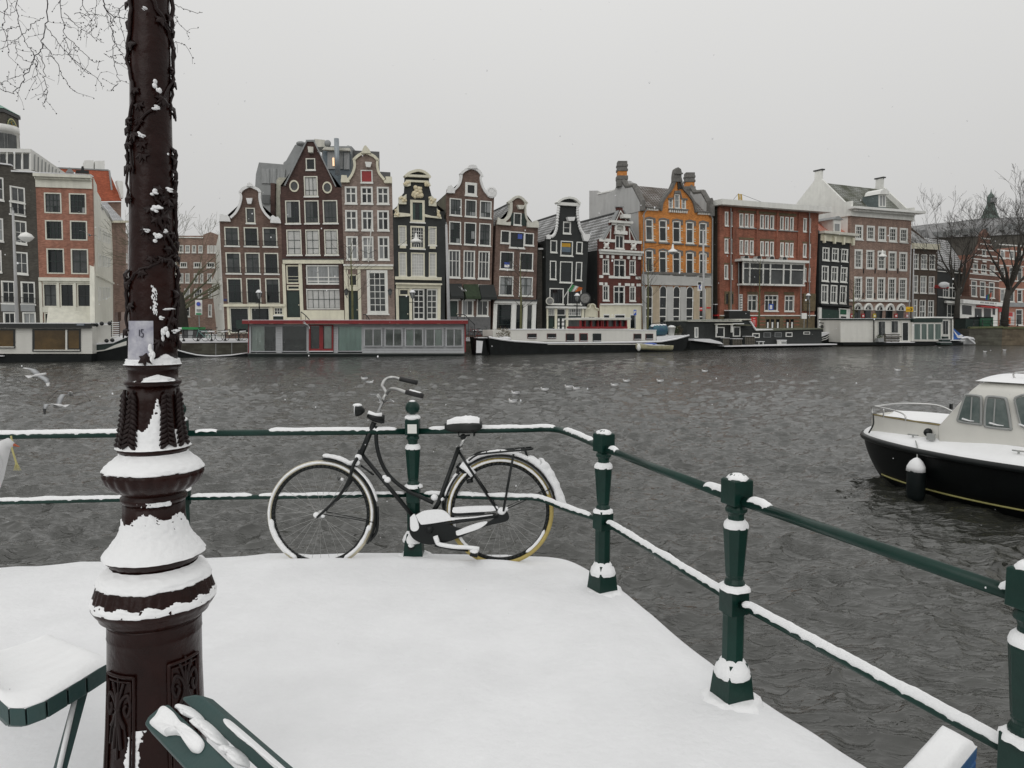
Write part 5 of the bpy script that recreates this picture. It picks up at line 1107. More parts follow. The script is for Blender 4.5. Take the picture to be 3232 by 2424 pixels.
vines=[[(452,-40),(500,60),(540,140),(545,230),(505,330),(450,390),(420,470),(425,560)],[(415,-20),(418,90),(410,200),(425,300),(415,420),(408,540),(412,640)],
         [(548,-30),(552,120),(548,260),(530,350)],[(555,470),(553,560),(545,640),(500,700),(530,760),(545,800),(500,830),(440,860),(412,900)],[(478,620),(500,650),(520,700)],
         [(560,850),(562,950),(552,1030),(558,1100)],[(406,880),(408,980),(410,1060)],[(470,1140),(500,1080),(535,1000),(552,930)],[(556,620),(558,740),(556,820)]]
def px_phi(x,y):s_=max(-.98,min(.98,(x-ax(y))/(shaftr(y))));return math.asin(s_)
vm_=[]
for v_ in vines:
 P=crs([lsurf(y,px_phi(x,y),.006,shaftr)for x,y in v_],6)
 for i in range(1,len(P)-1):P[i]+=Vector((rng.gauss(0,.002),0,rng.gauss(0,.002)))
 MB().tube(P,[.0065*(1-.5*i/len(P))for i in range(len(P))],6).build('ivy_stem',RUSTL,lamp,True)
LP=[(x+rng.gauss(0,8),y+rng.gauss(0,10))for v_ in vines for(x,y)in v_]+[(490,612),(512,640),(540,632),(478,668),(500,700),(528,716),(545,742),(498,758),(520,790),(470,735),(430,440),(412,470),(440,470),(418,395),(452,505),(405,500),(560,505),(558,545),(470,820),(530,825),(545,1010),(530,1060),(556,880),(412,30),(420,160),(540,60),(552,340),(440,350)]
for(x,y)in LP:
 ph=px_phi(x,y)+(rng.uniform(-.2,.2));c=lsurf(y,ph,.007+rng.random()*.005,shaftr);R_=rng.uniform(.015,.024)
 n_=Vector((math.sin(ph+PH0),-math.cos(ph+PH0),rng.uniform(.1,.6))).normalized();t_=n_.cross(Vector((0,0,1))).normalized();b_=t_.cross(n_);q=rng.uniform(-1,1)+math.pi
 m=MB();P=[]
 for(a,b)in LEAF:
  a2,b2=a*math.cos(q)-b*math.sin(q),a*math.sin(q)+b*math.cos(q);P.append(c+t_*a2*R_+b_*b2*R_-n_*(.35*R_*(a*a+b*b)*.6))
 k=len(P);Q=[p-n_*.004 for p in P]
 m.add(P+Q+[c+n_*.005,c-n_*.002],[(i,(i+1)%k,2*k)for i in range(k)]+[(k+(i+1)%k,k+i,2*k+1)for i in range(k)]+[(i,k+i,k+(i+1)%k,(i+1)%k)for i in range(k)])
 m.build('ivy_leaf',RUSTL,lamp)
def ragged(prof,cov,n=110,h=.012,freq=5,seed=0,a0=-math.pi,a1=math.pi,m=22):
 """prof: function y->radius px ; cov(phi, f)-> coverage (>0 snow) with f 0..1 from top to bottom"""
 ya,yb=cov.y;mb=MB()
 for i in range(m+1):
  y=ya+(yb-ya)*i/m
  for j in range(n+1):
   ph=a0+(a1-a0)*j/n
   e=cov(ph,i/m)+.42*mn.noise(Vector((math.sin(ph)*freq,math.cos(ph)*freq,y*.03+seed)))+.30*mn.noise(Vector((math.sin(ph)*19,math.cos(ph)*19,y*.12+seed)))
   off=-.012+min(h,max(0,e)*.06)+.004*mn.noise(Vector((ph*7,y*.1,seed+5)))
   if e<0:off=-.02
   mb.v.append(lsurf(y,ph,off+.002 if e>0 else off,prof))
 for i in range(m):
  for j in range(n):a=i*(n+1)+j;mb.f.append((a,a+n+1,a+n+2,a+1))
 return mb
def cov(ya,yb,f):f.y=(ya,yb);return f
bump_=lambda f,a,b:min(1,max(-1,min((f-a)/.12,(b-f)/.12)))
urnr=interp([(1426,100),(1434,106),(1450,130),(1466,148),(1483,158),(1495,158)])
ragged(urnr,cov(1424,1494,lambda p,f:bump_(f,-.2,.80)),h=.017,seed=1).build('snow_patch',SNOWF,lamp,True)
bellr=interp([(1583,98),(1620,98),(1650,102),(1679,112),(1700,128),(1720,145),(1735,158),(1742,161)])
ragged(bellr,cov(1590,1743,lambda p,f:bump_(f,.30-.18*math.cos(p*1.0)+.08*math.sin(5*p),1.25)),h=.013,seed=2,m=34).build('snow_patch',SNOWF,lamp,True)
torr=interp([(1770,132),(1780,142),(1800,168),(1830,181),(1850,189),(1866,195),(1878,199),(1892,199)])
ragged(torr,cov(1772,1838,lambda p,f:bump_(f,-.2,.80)),h=.015,seed=3).build('snow_patch',SNOWF,lamp,True)
ragged(torr,cov(1846,1892,lambda p,f:bump_(f,.30+.12*math.sin(14*p),.93)-.1),h=.010,seed=4).build('snow_patch',SNOWF,lamp,True)
capr=interp([(1220,82),(1260,84),(1320,91),(1380,101),(1398,106),(1408,116)])
ragged(capr,cov(1240,1408,lambda p,f:min(bump_(f,.72-.55*math.exp(-((p-.12)/.22)**2)-.12*math.cos(p),1.2),1.5-abs(p)*.3)),h=.014,seed=6,m=30).build('snow_patch',SNOWF,lamp,True)
colr=interp([(1160,80),(1196,80),(1200,88)])
ragged(colr,cov(1174,1200,lambda p,f:min(bump_(f,.1+abs(p-.15)*.9,1.3),.8-abs(p-.15))),h=.02,seed=7).build('snow_patch',SNOWF,lamp,True)
colr2=interp([(1100,78),(1146,80),(1150,88)])
ragged(colr2,cov(1108,1149,lambda p,f:min(bump_(f,.55-.4*math.exp(-((p-.5)/.3)**2),1.3),1.3-abs(p)*.6)),h=.016,seed=8).build('snow_patch',SNOWF,lamp,True)
ragged(bellr,cov(1562,1584,lambda p,f:min(bump_(f,.2,.9),.7-abs(p-.1)*1.2)),h=.02,seed=9).build('snow_patch',SNOWF,lamp,True)
ragged(drumr,cov(2230,2424,lambda p,f:min(.8-abs(p+.50+.25*(f-.5))*4.5,1)),h=.012,seed=10,a0=-1.4,a1=.5,m=40,n=80).build('snow_patch',SNOWF,lamp,True)
def blob(x,y,w,hh,seed,root=lamp):
 ph=px_phi(x,y);m=MB();c=lsurf(y,ph,.016,shaftr);k=sc_at(LY,y)
 r2=random.Random(seed)
 for _ in range(7):m.ball(c+Vector((r2.gauss(0,w*.28)*k,-.004,r2.gauss(0,hh*.28)*k)),1,9,6,(w*.3*k*r2.uniform(.6,1),.009,hh*.28*k*r2.uniform(.6,1)))
 return m
for i,(x,y,w,hh)in enumerate([(490,292,18,34),(489,362,22,14),(455,446,16,16),(488,618,26,18),(522,606,26,14),(492,664,34,22),(468,738,16,10),(497,754,26,30),(514,738,12,10),(524,976,34,8),(504,1002,10,14),(512,1050,16,50),(540,1045,20,14),(478,1110,20,44),(463,60,12,10)]):
 blob(x,y,w,hh,i).build('snow_patch',SNOWF,lamp,True)
m=MB();K=12
for i in range(K+1):
 for j in(0,1):m.v.append(lsurf(1013+(130 if j else 0),-1.18+i/K*1.2,.003,shaftr))
m.f=[(2*i,2*i+1,2*i+3,2*i+2)for i in range(K)]
po=m.build('pasted_poster',mat('poster_print_pale',(.60,.60,.62),.6,.1,14,c2=(.17,.17,.24),bump=.1),lamp,True)
m=MB();S_=lambda pts:crs([lsurf(y,p,.005,shaftr)for p,y in pts],5)
m.tube(S_([(-.52,1040),(-.52,1060)]),.0016,4);m.tube(S_([(-.36,1040),(-.44,1040),(-.42,1049),(-.36,1053),(-.38,1062),(-.46,1061)]),.0016,4);m.build('poster_lettering',mat('print_dark',(.05,.05,.07),.6),po)
m=MB();
for i in range(70):
 y=905+rng.random()*90;m.ball(lsurf(y,.02+rng.gauss(0,.05)+(y-905)*.001,.001,shaftr),.0016,5,3,(1,1,2.5))
m.build('chipped_frost',SNOWF,lamp)['kind']='stuff'
# ------------------------------------------------------------ railing
RZ,RL=.864,.424
P3=onz(2309,2200,0);Y3=P3.y
def pz(yc):return at(2320,1280+yc*.5785,Y3).z
pw=lambda w:w*.5785*sc_at(Y3,1850)/2/LSC*.90
def post(c,rot,rail,finial=False,snow=True):
 M=Matrix.Rotation(rot,3,'Z');m=MB();z=pz
 def sq(a,b,w0,w1=None):
  w1=(w1 or w0)*.84;w0=w0*.84;A=[Vector(c)+M@Vector((sx*pw(w0),sy*pw(w0),z(a)))for sx,sy in((-1,-1),(1,-1),(1,1),(-1,1))];B=[Vector(c)+M@Vector((sx*pw(w1),sy*pw(w1),z(b)))for sx,sy in((-1,-1),(1,-1),(1,1),(-1,1))]
  m.hexa(B,A)
 def oc(rows):m.lathe([(pw(w)*1.04,z(y))for y,w in rows[::-1]],8,c,M,rot=R(22.5))
 def rd(rows):m.lathe([(pw(w),z(y))for y,w in rows[::-1]],20,c,M)
 sq(404,536,158);sq(396,404.5,134,158)
 if not finial:rd([(372,60),(378,90),(393,96)])
 rd([(536,100),(558,128),(574,130),(582,105),(600,92),(622,96),(632,120),(652,142),(662,146)])
 oc([(660,146),(675,146),(915,108),(922,104)])
 rd([(918,100),(924,106),(940,96),(950,110),(962,122),(982,124),(990,110)])
 sq(985,1128,150);oc([(1128,132),(1140,128),(1395,128),(1400,120)]);sq(1395,1446,150,175);sq(1446,1625,190,235)
 p=m.build('post',GR,rail,bevel=.002)
 if finial:
  f=MB();b=Vector(c)+Vector((0,0,z(393)));f.lathe([(.035,-.004),(.035,.008),(.022,.014),(.018,.026),(.020,.03)],18,b);f.ball(b+Vector((0,0,.073)),.049,20,14);f.build('ball_finial',GR,p,True)
  s=MB();s.ball(b+Vector((0,-.004,.112)),.024,12,6,(1,1,.5));s.build('snow_cap',SNOWF,p,True)
  s=MB();s.ball(b+Vector((0,0,.004)),.055,16,8,(1,1,.42));s.build('snow_cap',SNOWF,p,True)
  MB().box(Vector(c)+M@Vector((.004,-pw(165)-.001,z(478))),(.062,.003,.062),M).build('sticker',WHITE,p)
 if snow:
  sd_=c[0]*3.1
  def heap(rows,cc=Vector(c),n=28,amp=.12,rot8=None):
   q=MB();
   for k,(r0,z0)in enumerate(rows):
    for j in range(n):
     a=2*math.pi*j/n;e=1+amp*(1 if k<len(rows)-1 else 0)*mn.noise(Vector((math.cos(a)*2.2+sd_,math.sin(a)*2.2,z0*9)))*2
     q.v.append(cc+M@Vector((r0*e*math.cos(a),r0*e*math.sin(a),z0+.5*amp*r0*mn.noise(Vector((math.cos(a)*3,math.sin(a)*3+sd_,k))))))
   for k in range(len(rows)-1):
    for j in range(n):a,b_=k*n+j,k*n+(j+1)%n;q.f.append((a,b_,b_+n,a+n))
   q.f.append(tuple((len(rows)-1)*n+j for j in range(n)))
   q.build('snow_patch',SNOWF,p,True)
  heap([(pw(150),z(664)),(pw(152),z(652)),(pw(140),z(636)),(pw(110),z(622)),(pw(80),z(616))],amp=.05)
  heap([(pw(178),z(1000)),(pw(172),z(982)),(pw(140),z(974)),(pw(118),z(970))],amp=.10)
  heap([(pw(205),z(1470)),(pw(215),z(1452)),(pw(190),z(1420)),(pw(150),z(1392)),(pw(125),z(1372))],amp=.08)
  heap([(.135,-.03),(.118,-.006),(.104,.006),(.09,.01)],amp=.2)
  if not finial:heap([(pw(128),z(402)),(pw(130),z(394)),(pw(100),z(380)),(pw(55),z(371))],amp=.14)
 return p
P1=onz(1307,1752,0);P2=onz(1901,1862,0);P4=onz(3262,1896,RZ);P4.z=0;P0=onz(566,1368,RZ);P0.z=0;P5=P4+(P4-P3)
rail=thing('canal_railing','dark green cast iron railing with ornate posts and snow along the near quay','railing',(P1.x,P1.y,0))
d12=(P2-P1).normalized();d34=(P4-P3).normalized();rot34=math.atan2(d34.y,d34.x)
post(P0,0,rail,True);post(P1,0,rail,True);post(P2,rot34+R(8),rail);post(P3,rot34,rail);post(P4,rot34,rail)
Pm=P0+(P0-P1);post(Pm,0,rail,True)
LL=onz(-260,1380,RZ);LLb=LL.copy();LLb.z=0
def railseg(pts,r,name='top_rail',snow=None,seed=0):
 P=[Vector(p)for p in pts];m=MB().tube(P,r,14).build(name,GR,rail,True)
 if snow is None:return
 L_=[0]
 for a,b in zip(P,P[1:]):L_.append(L_[-1]+(b-a).length)
 for(f0,f1,hgt)in snow:
  n=max(6,int((f1-f0)*L_[-1]/.012));q=MB();rows=[]
  for i in range(n+1):
   t=(f0+(f1-f0)*i/n)*L_[-1];k=max(j for j in range(len(P)-1)if L_[j]<=t+1e-6);a=P[k].lerp(P[k+1],min(1,(t-L_[k])/(L_[k+1]-L_[k])));d=(P[k+1]-P[k]).normalized();s_=d.cross(Vector((0,0,1))).normalized()
   e=min(1,i/4,(n-i)/4)**.5;hh=hgt*.72*(1+.5*mn.noise(Vector((t*7,seed,0)))+.15*mn.noise(Vector((t*40,seed,4))))*e+.001
   wl=r*(.80+.22*mn.noise(Vector((t*30,3,seed))));wr=r*(.80+.22*mn.noise(Vector((t*30,8,seed))))
   dl=-r*(.05+.35*mn.noise(Vector((t*38,13,seed))))
   dr=-r*(.05+.35*mn.noise(Vector((t*38,23,seed))))
   up=Vector((0,0,1));z0=r*.55
   rows.append([a+s_*wl*1.08+up*(z0*.5+dl),a+s_*wl*.95+up*(z0+hh*.5),a+s_*wl*.45+up*(r+hh*.85),a+up*(r+hh),a-s_*wr*.45+up*(r+hh*.85),a-s_*wr*.95+up*(z0+hh*.5),a-s_*wr*1.08+up*(z0*.5+dr)])
  for rw in rows:q.v+=rw
  for i in range(n):
   for j in range(6):k=i*7+j;q.f.append((k,k+1,k+8,k+7))
   q.f.append((i*7+6,i*7,i*7+7,i*7+13))
  q.f.append(tuple(range(6,-1,-1)));q.f.append(tuple(n*7+j for j in range(7)))
  q.build('snow_strip',SNOWF,m,True)
up=lambda p,z:Vector((p.x,p.y,z))
B1=onz(1742,1354,RZ);B2=onz(1800,1368,RZ)
railseg([LL,up(P0,RZ)],.021,snow=[(0,1,.022)],seed=1);railseg([up(P0,RZ),up(P1,RZ)],.021,snow=[(.07,.16,.01),(.38,.93,.016)],seed=2)
railseg([up(P1,RZ)]+crs([up(P1,RZ).lerp(B1,.8),B1,B2,up(P2,RZ)],4),.021,snow=[(.06,.55,.017),(.62,.90,.018)],seed=3)
railseg([up(P2,RZ),up(P3,RZ)],.021,snow=[(.07,.14,.02),(.83,.94,.018)],seed=4);railseg([up(P3,RZ),up(P4,RZ)],.021,snow=[(.07,.17,.022),(.93,.97,.02)],seed=5);railseg([up(P4,RZ),up(P5,RZ)],.021,snow=[(.1,.9,.02)],seed=5)
C1=onz(1700,1575,RL);C2=onz(1795,1610,RL);LLl=onz(-260,1603,RL)
railseg([up(LLb,RL),up(P0,RL)],.016,'lower_rail',[(0,1,.02)],6);railseg([up(P0,RL),up(P1,RL)],.016,'lower_rail',[(.04,.3,.02),(.33,.96,.014)],7)
railseg([up(P1,RL)]+crs([up(P1,RL).lerp(C1,.8),C1,C2,up(P2,RL)],4),.016,'lower_rail',[(.05,.93,.022)],8);railseg([up(P2,RL),up(P3,RL)],.016,'lower_rail',[(.05,.97,.026)],9);railseg([up(P3,RL),up(P4,RL)],.016,'lower_rail',[(.05,.97,.028)],10);railseg([up(P4,RL),up(P5,RL)],.016,'lower_rail',[(.05,.97,.03)],10)
# ------------------------------------------------------------ bicycle
BY=4.90
def bk(x,y,dy=0):
 X,Y=820+x*.434,1160+y*.434;d=ray(X,Y);e=Vector((0,0,EYE));n=Vector((0,1,-.10)).normalized();o=Vector((0,BY,0));t=(o-e).dot(n)/d.dot(n);return e+d*t+n*dy
bike=thing('bicycle','black step-through city bicycle with snow on its saddle and tyres leaning on the railing','bicycle',(bk(1100,1400).x,BY,0))
BN=Vector((0,1,-.10)).normalized();BXv=Vector((1,0,0));BZv=BXv.cross(BN);BZv=-BZv if BZv.z<0 else BZv
bs=(bk(1000,1000)-bk(0,1000)).length/1000
TYRE=mat('cream_tyre',(.46,.42,.31),.8,.15,8);TYREY=mat('yellowed_tyre',(.42,.33,.11),.8,.2,8)
def circ(c,r,q,dy=0):return c+BXv*(r*math.cos(q))+BZv*(r*math.sin(q))+BN*dy
def wheel(cx,cy,yellow,label):
 c=bk(cx,cy);Rr=372*bs
 t=MB().tube([circ(c,Rr,2*math.pi*i/72)for i in range(73)],16*bs*1.1,12,cap=False);w=t.build('tyre',TYREY if yellow else TYRE,bike,True)
 m=MB();
 for i in range(72):
  a,b=2*math.pi*i/72,2*math.pi*(i+1)/72;r0,r1=335*bs,357*bs
  m.hexa([circ(c,r0,a,-.012),circ(c,r0,b,-.012),circ(c,r1,b,-.014),circ(c,r1,a,-.014)],[circ(c,r0,a,.012),circ(c,r0,b,.012),circ(c,r1,b,.014),circ(c,r1,a,.014)])
 m.build('rim',BLK,w,True)
 m=MB();m.tube([c+BN*-.045,c+BN*.045],.016,12);m.tube([c+BN*-.03,c+BN*-.024],.03,14);m.tube([c+BN*.024,c+BN*.03],.03,14);m.build('hub',CHROME,w,True)
 m=MB()
 for i in range(32):
  s_=-1 if i%2 else 1;q=2*math.pi*i/32;qa=q+(.55 if(i//2)%2 else-.55);m.tube([circ(c,.028,qa,s_*.026),circ(c,340*bs,q,0)],.0011,4)
 m.build('spoke',mat('spoke_steel',(.35,.35,.34),.4,.1,metal=.6),w)['kind']='stuff'
 return c
def snowarc(c,r,w,th,q0,q1,dy=0,seed=0,par=None,hr=.5,n=None):
 """snow clinging along an arc: w radial half-size, th depth half-size"""
 n=n or int(abs(q1-q0)*40)+6;P=[];rr=[]
 m=MB();o=0
 for i in range(n+1):
  q=q0+(q1-q0)*i/n;e=min(1,i/3,(n-i)/3)**.5;k=e*(1+.25*mn.noise(Vector((q*6,seed,0)))+.18*mn.noise(Vector((q*25,seed,2))))
  cc=circ(c,r,q,dy);ro=(cc-c).normalized()
  for j in range(8):
   a=2*math.pi*j/8;m.v.append(cc+ro*(math.cos(a)*w*max(.05,k))+BN*(math.sin(a)*th*max(.05,e)))
 for i in range(n):
  for j in range(8):a,b=i*8+j,i*8+(j+1)%8;m.f.append((a,b,b+8,a+8))
 m.f.append(tuple(range(7,-1,-1)));m.f.append(tuple(n*8+j for j in range(8)))
 return m.build('snow_strip',SNOWF,par or bike,True)
FW=wheel(445,1065,False,'');RWc=wheel(1748,1045,True,'')
snowarc(FW,374*bs,10*bs,.018,R(-20),R(230),-.006,1);snowarc(FW,358*bs,16*bs,.02,R(185),R(242),-.012,2);snowarc(FW,360*bs,14*bs,.016,R(-62),R(-12),-.01,3)
snowarc(RWc,370*bs,11*bs,.018,R(18),R(188),-.006,4);snowarc(RWc,346*bs,11*bs,.014,R(188),R(236),-.012,5);snowarc(RWc,348*bs,11*bs,.012,R(-58),R(-22),-.012,5)
def ft(pts,r,name='frame_tube',m=None,k=0,dy=0,n=12,par=None):
 P=[bk(*p)if len(p)==3 else bk(p[0],p[1],dy)for p in pts]
 if k:P=crs(P,k)
 if isinstance(r,tuple):rr=[r[0]+(r[1]-r[0])*i/(len(P)-1)for i in range(len(P))]
 else:rr=r
 return MB().tube(P,rr,n).build(name,m or BLK,par or bike,True)
frame=ft([(832,398),(735,632)],.019,'head_tube')
ft([(740,628),(1172,1152)],.0145,'down_tube');ft([(846,425),(850,560),(885,690),(945,790),(1050,880),(1160,935),(1262,985)],.0135,'top_tube',k=6)
ft([(1448,578),(1300,985),(1245,1072)],.0155,'seat_tube')
for s_ in(-1,1):
 ft([(1446,605,0),(1500,690,s_*.03),(1728,1030,s_*.055)],.0085,'seat_stay');ft([(1190,1150,0),(1340,1130,s_*.035),(1730,1070,s_*.06)],.010,'chain_stay')
 ft([(722,640,0),(690,705,s_*.045),(665,800,s_*.055),(610,900,s_*.055),(530,990,s_*.055),(430,1082,s_*.055)],(.013,.008),'fork_blade',k=5)
ft([(735,600),(690,716)],.017,'fork_crown')
def guard(c,r,q0,q1,name,w=.028,th=.0015):
 m=MB();n=48;rows=[]
 for i in range(n+1):
  q=q0+(q1-q0)*i/n;rows.append([circ(c,r+(.0 if abs(j)<2 else-.010),q,j*w/2)for j in(-2,-1,0,1,2)]+[circ(c,r-.003+(.0 if abs(j)<2 else-.010),q,j*w/2)for j in(2,1,0,-1,-2)])
 for rw in rows:m.v+=rw
 for i in range(n):
  for j in range(10):a,b=i*10+j,i*10+(j+1)%10;m.f.append((a,a+10,b+10,b))
 m.f.append(tuple(range(10)));m.f.append(tuple(n*10+j for j in range(9,-1,-1)))
 return m.build(name,BLK,bike,True)
fg=guard(FW,408*bs,R(-32),R(88),'front_mudguard');rg=guard(RWc,412*bs,R(5),R(190),'rear_mudguard')
snowarc(FW,424*bs,17*bs,.026,R(56),R(89),0,11,fg);snowarc(FW,418*bs,9*bs,.024,R(12),R(56),-.004,12,fg)
snowarc(RWc,430*bs,18*bs,.028,R(60),R(135),0,13,rg);snowarc(RWc,440*bs,28*bs,.03,R(2),R(64),0,14,rg);snowarc(RWc,416*bs,8*bs,.02,R(135),R(165),-.004,15,rg)
m=MB();rr_=random.Random(4)
m.tube([bk(2030+i/13*175,690+(i/13)**1.6*290,.006*math.sin(i*1.9))for i in range(15)],[(36-i)*bs*(1+.12*math.sin(i*2.3))for i in range(15)],12)
m.build('snow_drift',SNOWF,rg,True)
ft([(2120,960),(2140,975)],.016,'rear_reflector',mat('reflector_red',(.3,.01,.01),.2))
for s_ in(-1,1):
 ft([(470,1058,s_*.05),(830,1122,s_*.02)],.0032,'mudguard_stay');ft([(1760,1035,s_*.06),(2110,880,s_*.03)],.0032,'mudguard_stay');ft([(1845,625,s_*.06),(1772,1035,s_*.065)],.0075,'rack_strut')
rk=ft([(1522,672,-.06),(1570,638,-.065),(1640,620,-.065),(1975,590,-.06)],.0065,'carrier_rack',k=4);ft([(1522,668,.06),(1570,632,.065),(1640,614,.065),(1975,584,.06)],.0065,'rack_rail',k=4,par=rk)
ft([(1975,590,-.06),(1985,587,0),(1975,584,.06)],.0065,'rack_rail',par=rk);ft([(1620,617,0),(1975,590,0)],.006,'rack_rail',par=rk)
for x in(1650,1750,1850,1930):ft([(x,614-(x-1650)*.09,-.06),(x,610-(x-1650)*.09,.06)],.004,'rack_bar',par=rk)
ft([(1930,600,0),(1945,650,0)],.008,'rack_clip',par=rk);ft([(1600,640,0),(1900,603,0)],.012,'snow_strip',SNOWF,par=rk)
m=MB();m.tube([bk(1440,705),bk(1500,760),bk(1560,790)],.024,10);m.build('ring_lock',BLK,bike,True);ft([(1465,700),(1520,740),(1555,780)],.026,'snow_patch',SNOWF,dy=-.012)
ft([(1450,730,-.02),(1440,770,-.02)],.012,'lock_key')
ft([(1505,830,0),(1550,820,0)],.014,'brake_block');ft([(1410,800,0),(1460,755,-.01)],.014,'snow_patch',SNOWF)
m=MB();S=[]
for i in range(17):
 t=i/16;x=1345+t*272;w=.032+.075*(1/(1+math.exp(-(t-.42)*11)));w*=(1-.0*t);e=math.sin(math.pi*min(1,max(0,t*.94+.04)))**.45
 top=405-18*t+(8*(1-t));cc=bk(x,425-10*t,0);S.append((cc,w*e+.006,(.034+.012*t)*e+.004))
for(c,w,h_)in S:
 for j in range(16):
  a=2*math.pi*j/16;m.v.append(c+BN*(w*math.cos(a))+Vector((0,0,h_*(math.sin(a)if math.sin(a)>0 else 1.25*math.sin(a)))))
for i in range(16):
 for j in range(16):a,b=i*16+j,i*16+(j+1)%16;m.f.append((a,a+16,b+16,b))
m.f.append(tuple(range(16)));m.f.append(tuple(16*16+j for j in range(15,-1,-1)))
sad=m.build('saddle',mat('saddle_vinyl',(.012,.014,.013),.5,.3),bike,True)
m=MB()
for(c,w,h_)in S[1:-1]:
 for j in range(9):
  a=math.pi*(j/8);m.v.append(c+BN*((w*.93)*math.cos(a))+Vector((0,0,h_*.40+(h_*.78+.012)*math.sin(a)+(.006*mn.noise(c*60+Vector((j,0,0)))if 0<j<8 else-.006+.01*mn.noise(c*70)))))
for i in range(14):
 for j in range(8):a=i*9+j;m.f.append((a,a+1,a+10,a+9))
m.build('snow_cap',SNOWF,sad,True)
ft([(1500,500),(1452,578)],.0125,'seat_post',CHROME);ft([(1448,470,-.03),(1450,500,-.03),(1530,490,-.03)],.006,'saddle_rail');m=MB()
for s_ in(-.045,.045):
 P=[bk(1560+4*math.cos(i*.9),470+i*1.0,s_)+BN*(.012*math.sin(i*.9))for i in range(28)];m.tube(P,.0028,4)
m.build('saddle_spring',BLK,bike);m=MB();m.ball(bk(1480,505),.022,10,6);m.build('saddle_clamp',BLK,bike,True);ft([(1430,575),(1475,600)],.010,'seat_bolt',CHROME)
ft([(858,330),(905,215),(922,190)],.0115,'stem',CHROME);hb=ft([(922,190,0),(880,150,.12),(852,130,.20),(858,90,.26),(885,68,.29),(925,64,.29),(980,78,.26)],.011,'handlebar',CHROME,k=6)
ft([(922,190,0),(950,165,-.05),(985,155,-.12),(1040,164,-.17),(1100,184,-.2)],.011,'handlebar',CHROME,k=6)
GP=mat('grip_rubber',(.014,.014,.014),.7,.3)
ft([(978,76,.26),(1112,106,.22)],.0165,'grip',GP);g_=ft([(1095,180,-.2),(1216,208,-.24)],.0165,'grip',GP);ft([(1120,172,-.2),(1200,192,-.23)],.012,'snow_strip',SNOWF,par=g_,n=8)
for p,q in(((866,195,-.05),(905,255,0)),((850,210,.02),(880,235,.05))):ft([p,q],.006,'brake_lever',CHROME)
c0,c1=bk(700,312),bk(790,312);d=(c1-c0).normalized();m=MB().tube([c0-d*.002,c0+d*.004,c0+d*.02,c0+d*.04,c0+d*.058],[.040,.041,.038,.028,.012],18);hl=m.build('headlight',BLK,bike,True)
MB().tube([c0-d*.006,c0-d*.001],[.030,.036],16).build('lens',GLASSC,hl,True);m=MB();m.ball(c0+d*.010+Vector((0,0,.036)),.022,10,6,(1.5,1.3,.55));m.ball(c0-d*.003+Vector((0,0,.005)),.036,10,8,(.25,1,1.1));m.build('snow_patch',SNOWF,hl,True)
m=MB();a,b,c_,e_=bk(778,330),bk(905,385),bk(880,410),bk(790,362);m.tube([bk(785,345),bk(830,365),bk(895,385)],[.018,.026,.024],10);m.tube([bk(895,345),bk(890,405)],.014,8);m.build('lamp_bracket',BLK,bike,True);ft([(790,326),(840,345),(890,342)],.014,'snow_patch',SNOWF,dy=-.006)
m=MB();m.tube([bk(735,712),bk(828,782)],.007,8);m.build('steering_spring',BLK,bike,True);ft([(568,795,0),(570,822,0),(585,800,0)],.004,'hub_cable');ft([(590,810),(610,815)],.010,'snow_patch',SNOWF)
def shape(pts,t0,t1,name,m,par=None,k=4):
 P=crs([bk(x,y,t0)for x,y in pts+pts[:1]],k)[:-1];return MB().prism(P,BN*(t1-t0)).build(name,m,par or bike,False,bevel=.004)
cg=shape([(1088,1130),(1125,1065),(1230,1035),(1340,1060),(1372,1125),(1500,1165),(1650,1122),(1780,1042),(1812,1075),(1790,1112),(1650,1146),(1500,1208),(1380,1256),(1240,1280),(1140,1250),(1098,1200)],-.045,-.025,'chain_case',BLK)
shape([(1140,1066),(1205,1034),(1325,1028),(1385,1066),(1400,1083),(1520,1080),(1690,1062),(1650,1079),(1450,1096),(1210,1132),(1170,1122)],-.052,-.03,'snow_patch',SNOWF,cg);shape([(1100,1080),(1135,1060),(1165,1150),(1140,1180),(1105,1165)],-.06,-.03,'snow_patch',SNOWF,cg)
shape([(1410,1010),(1560,1000),(1720,1000),(1715,1032),(1560,1044),(1415,1048)],-.06,-.03,'snow_patch',SNOWF,cg);shape([(1430,1180),(1560,1130),(1640,1110),(1655,1120),(1600,1160),(1500,1195),(1440,1210)],-.06,-.03,'snow_patch',SNOWF,cg)
shape([(1405,1044),(1610,1042),(1618,1062),(1410,1072)],-.045,-.025,'chain_case_arm',BLK)
cr=ft([(1282,1275,-.07),(1400,1300,-.075),(1520,1312,-.08)],(.013,.009),'crank',BLK);ft([(1170,1160,.05),(1130,1270,.06)],.010,'crank',BLK)
m=MB();m.tube([bk(1240,1170,-.06),bk(1240,1170,.06)],.025,14);m.build('bottom_bracket',BLK,bike,True)
c=bk(1565,1325,-.12);m=MB();m.box(c,(.052,.085,.022),Matrix.Rotation(R(14),3,'Y'));pd=m.build('pedal',BLK,bike,bevel=.004);m=MB();m.ball(c+Vector((0,0,.014)),.030,10,6,(1,1.3,.45));m.build('snow_patch',SNOWF,pd,True)
c=bk(1097,1312,.05);m=MB();m.box(c,(.036,.08,.02));pd=m.build('pedal',BLK,bike,bevel=.004);m=MB();m.ball(c+Vector((0,-.02,.014)),.022,10,6,(1,1.3,.7));m.build('snow_patch',SNOWF,pd,True)
ft([(1300,1238),(1310,1265),(1420,1285),(1520,1290),(1600,1300)],.014,'snow_strip',SNOWF,dy=-.085,k=4,par=cr);ft([(1285,1210),(1300,1255)],.017,'snow_patch',SNOWF,dy=-.075,par=cr)
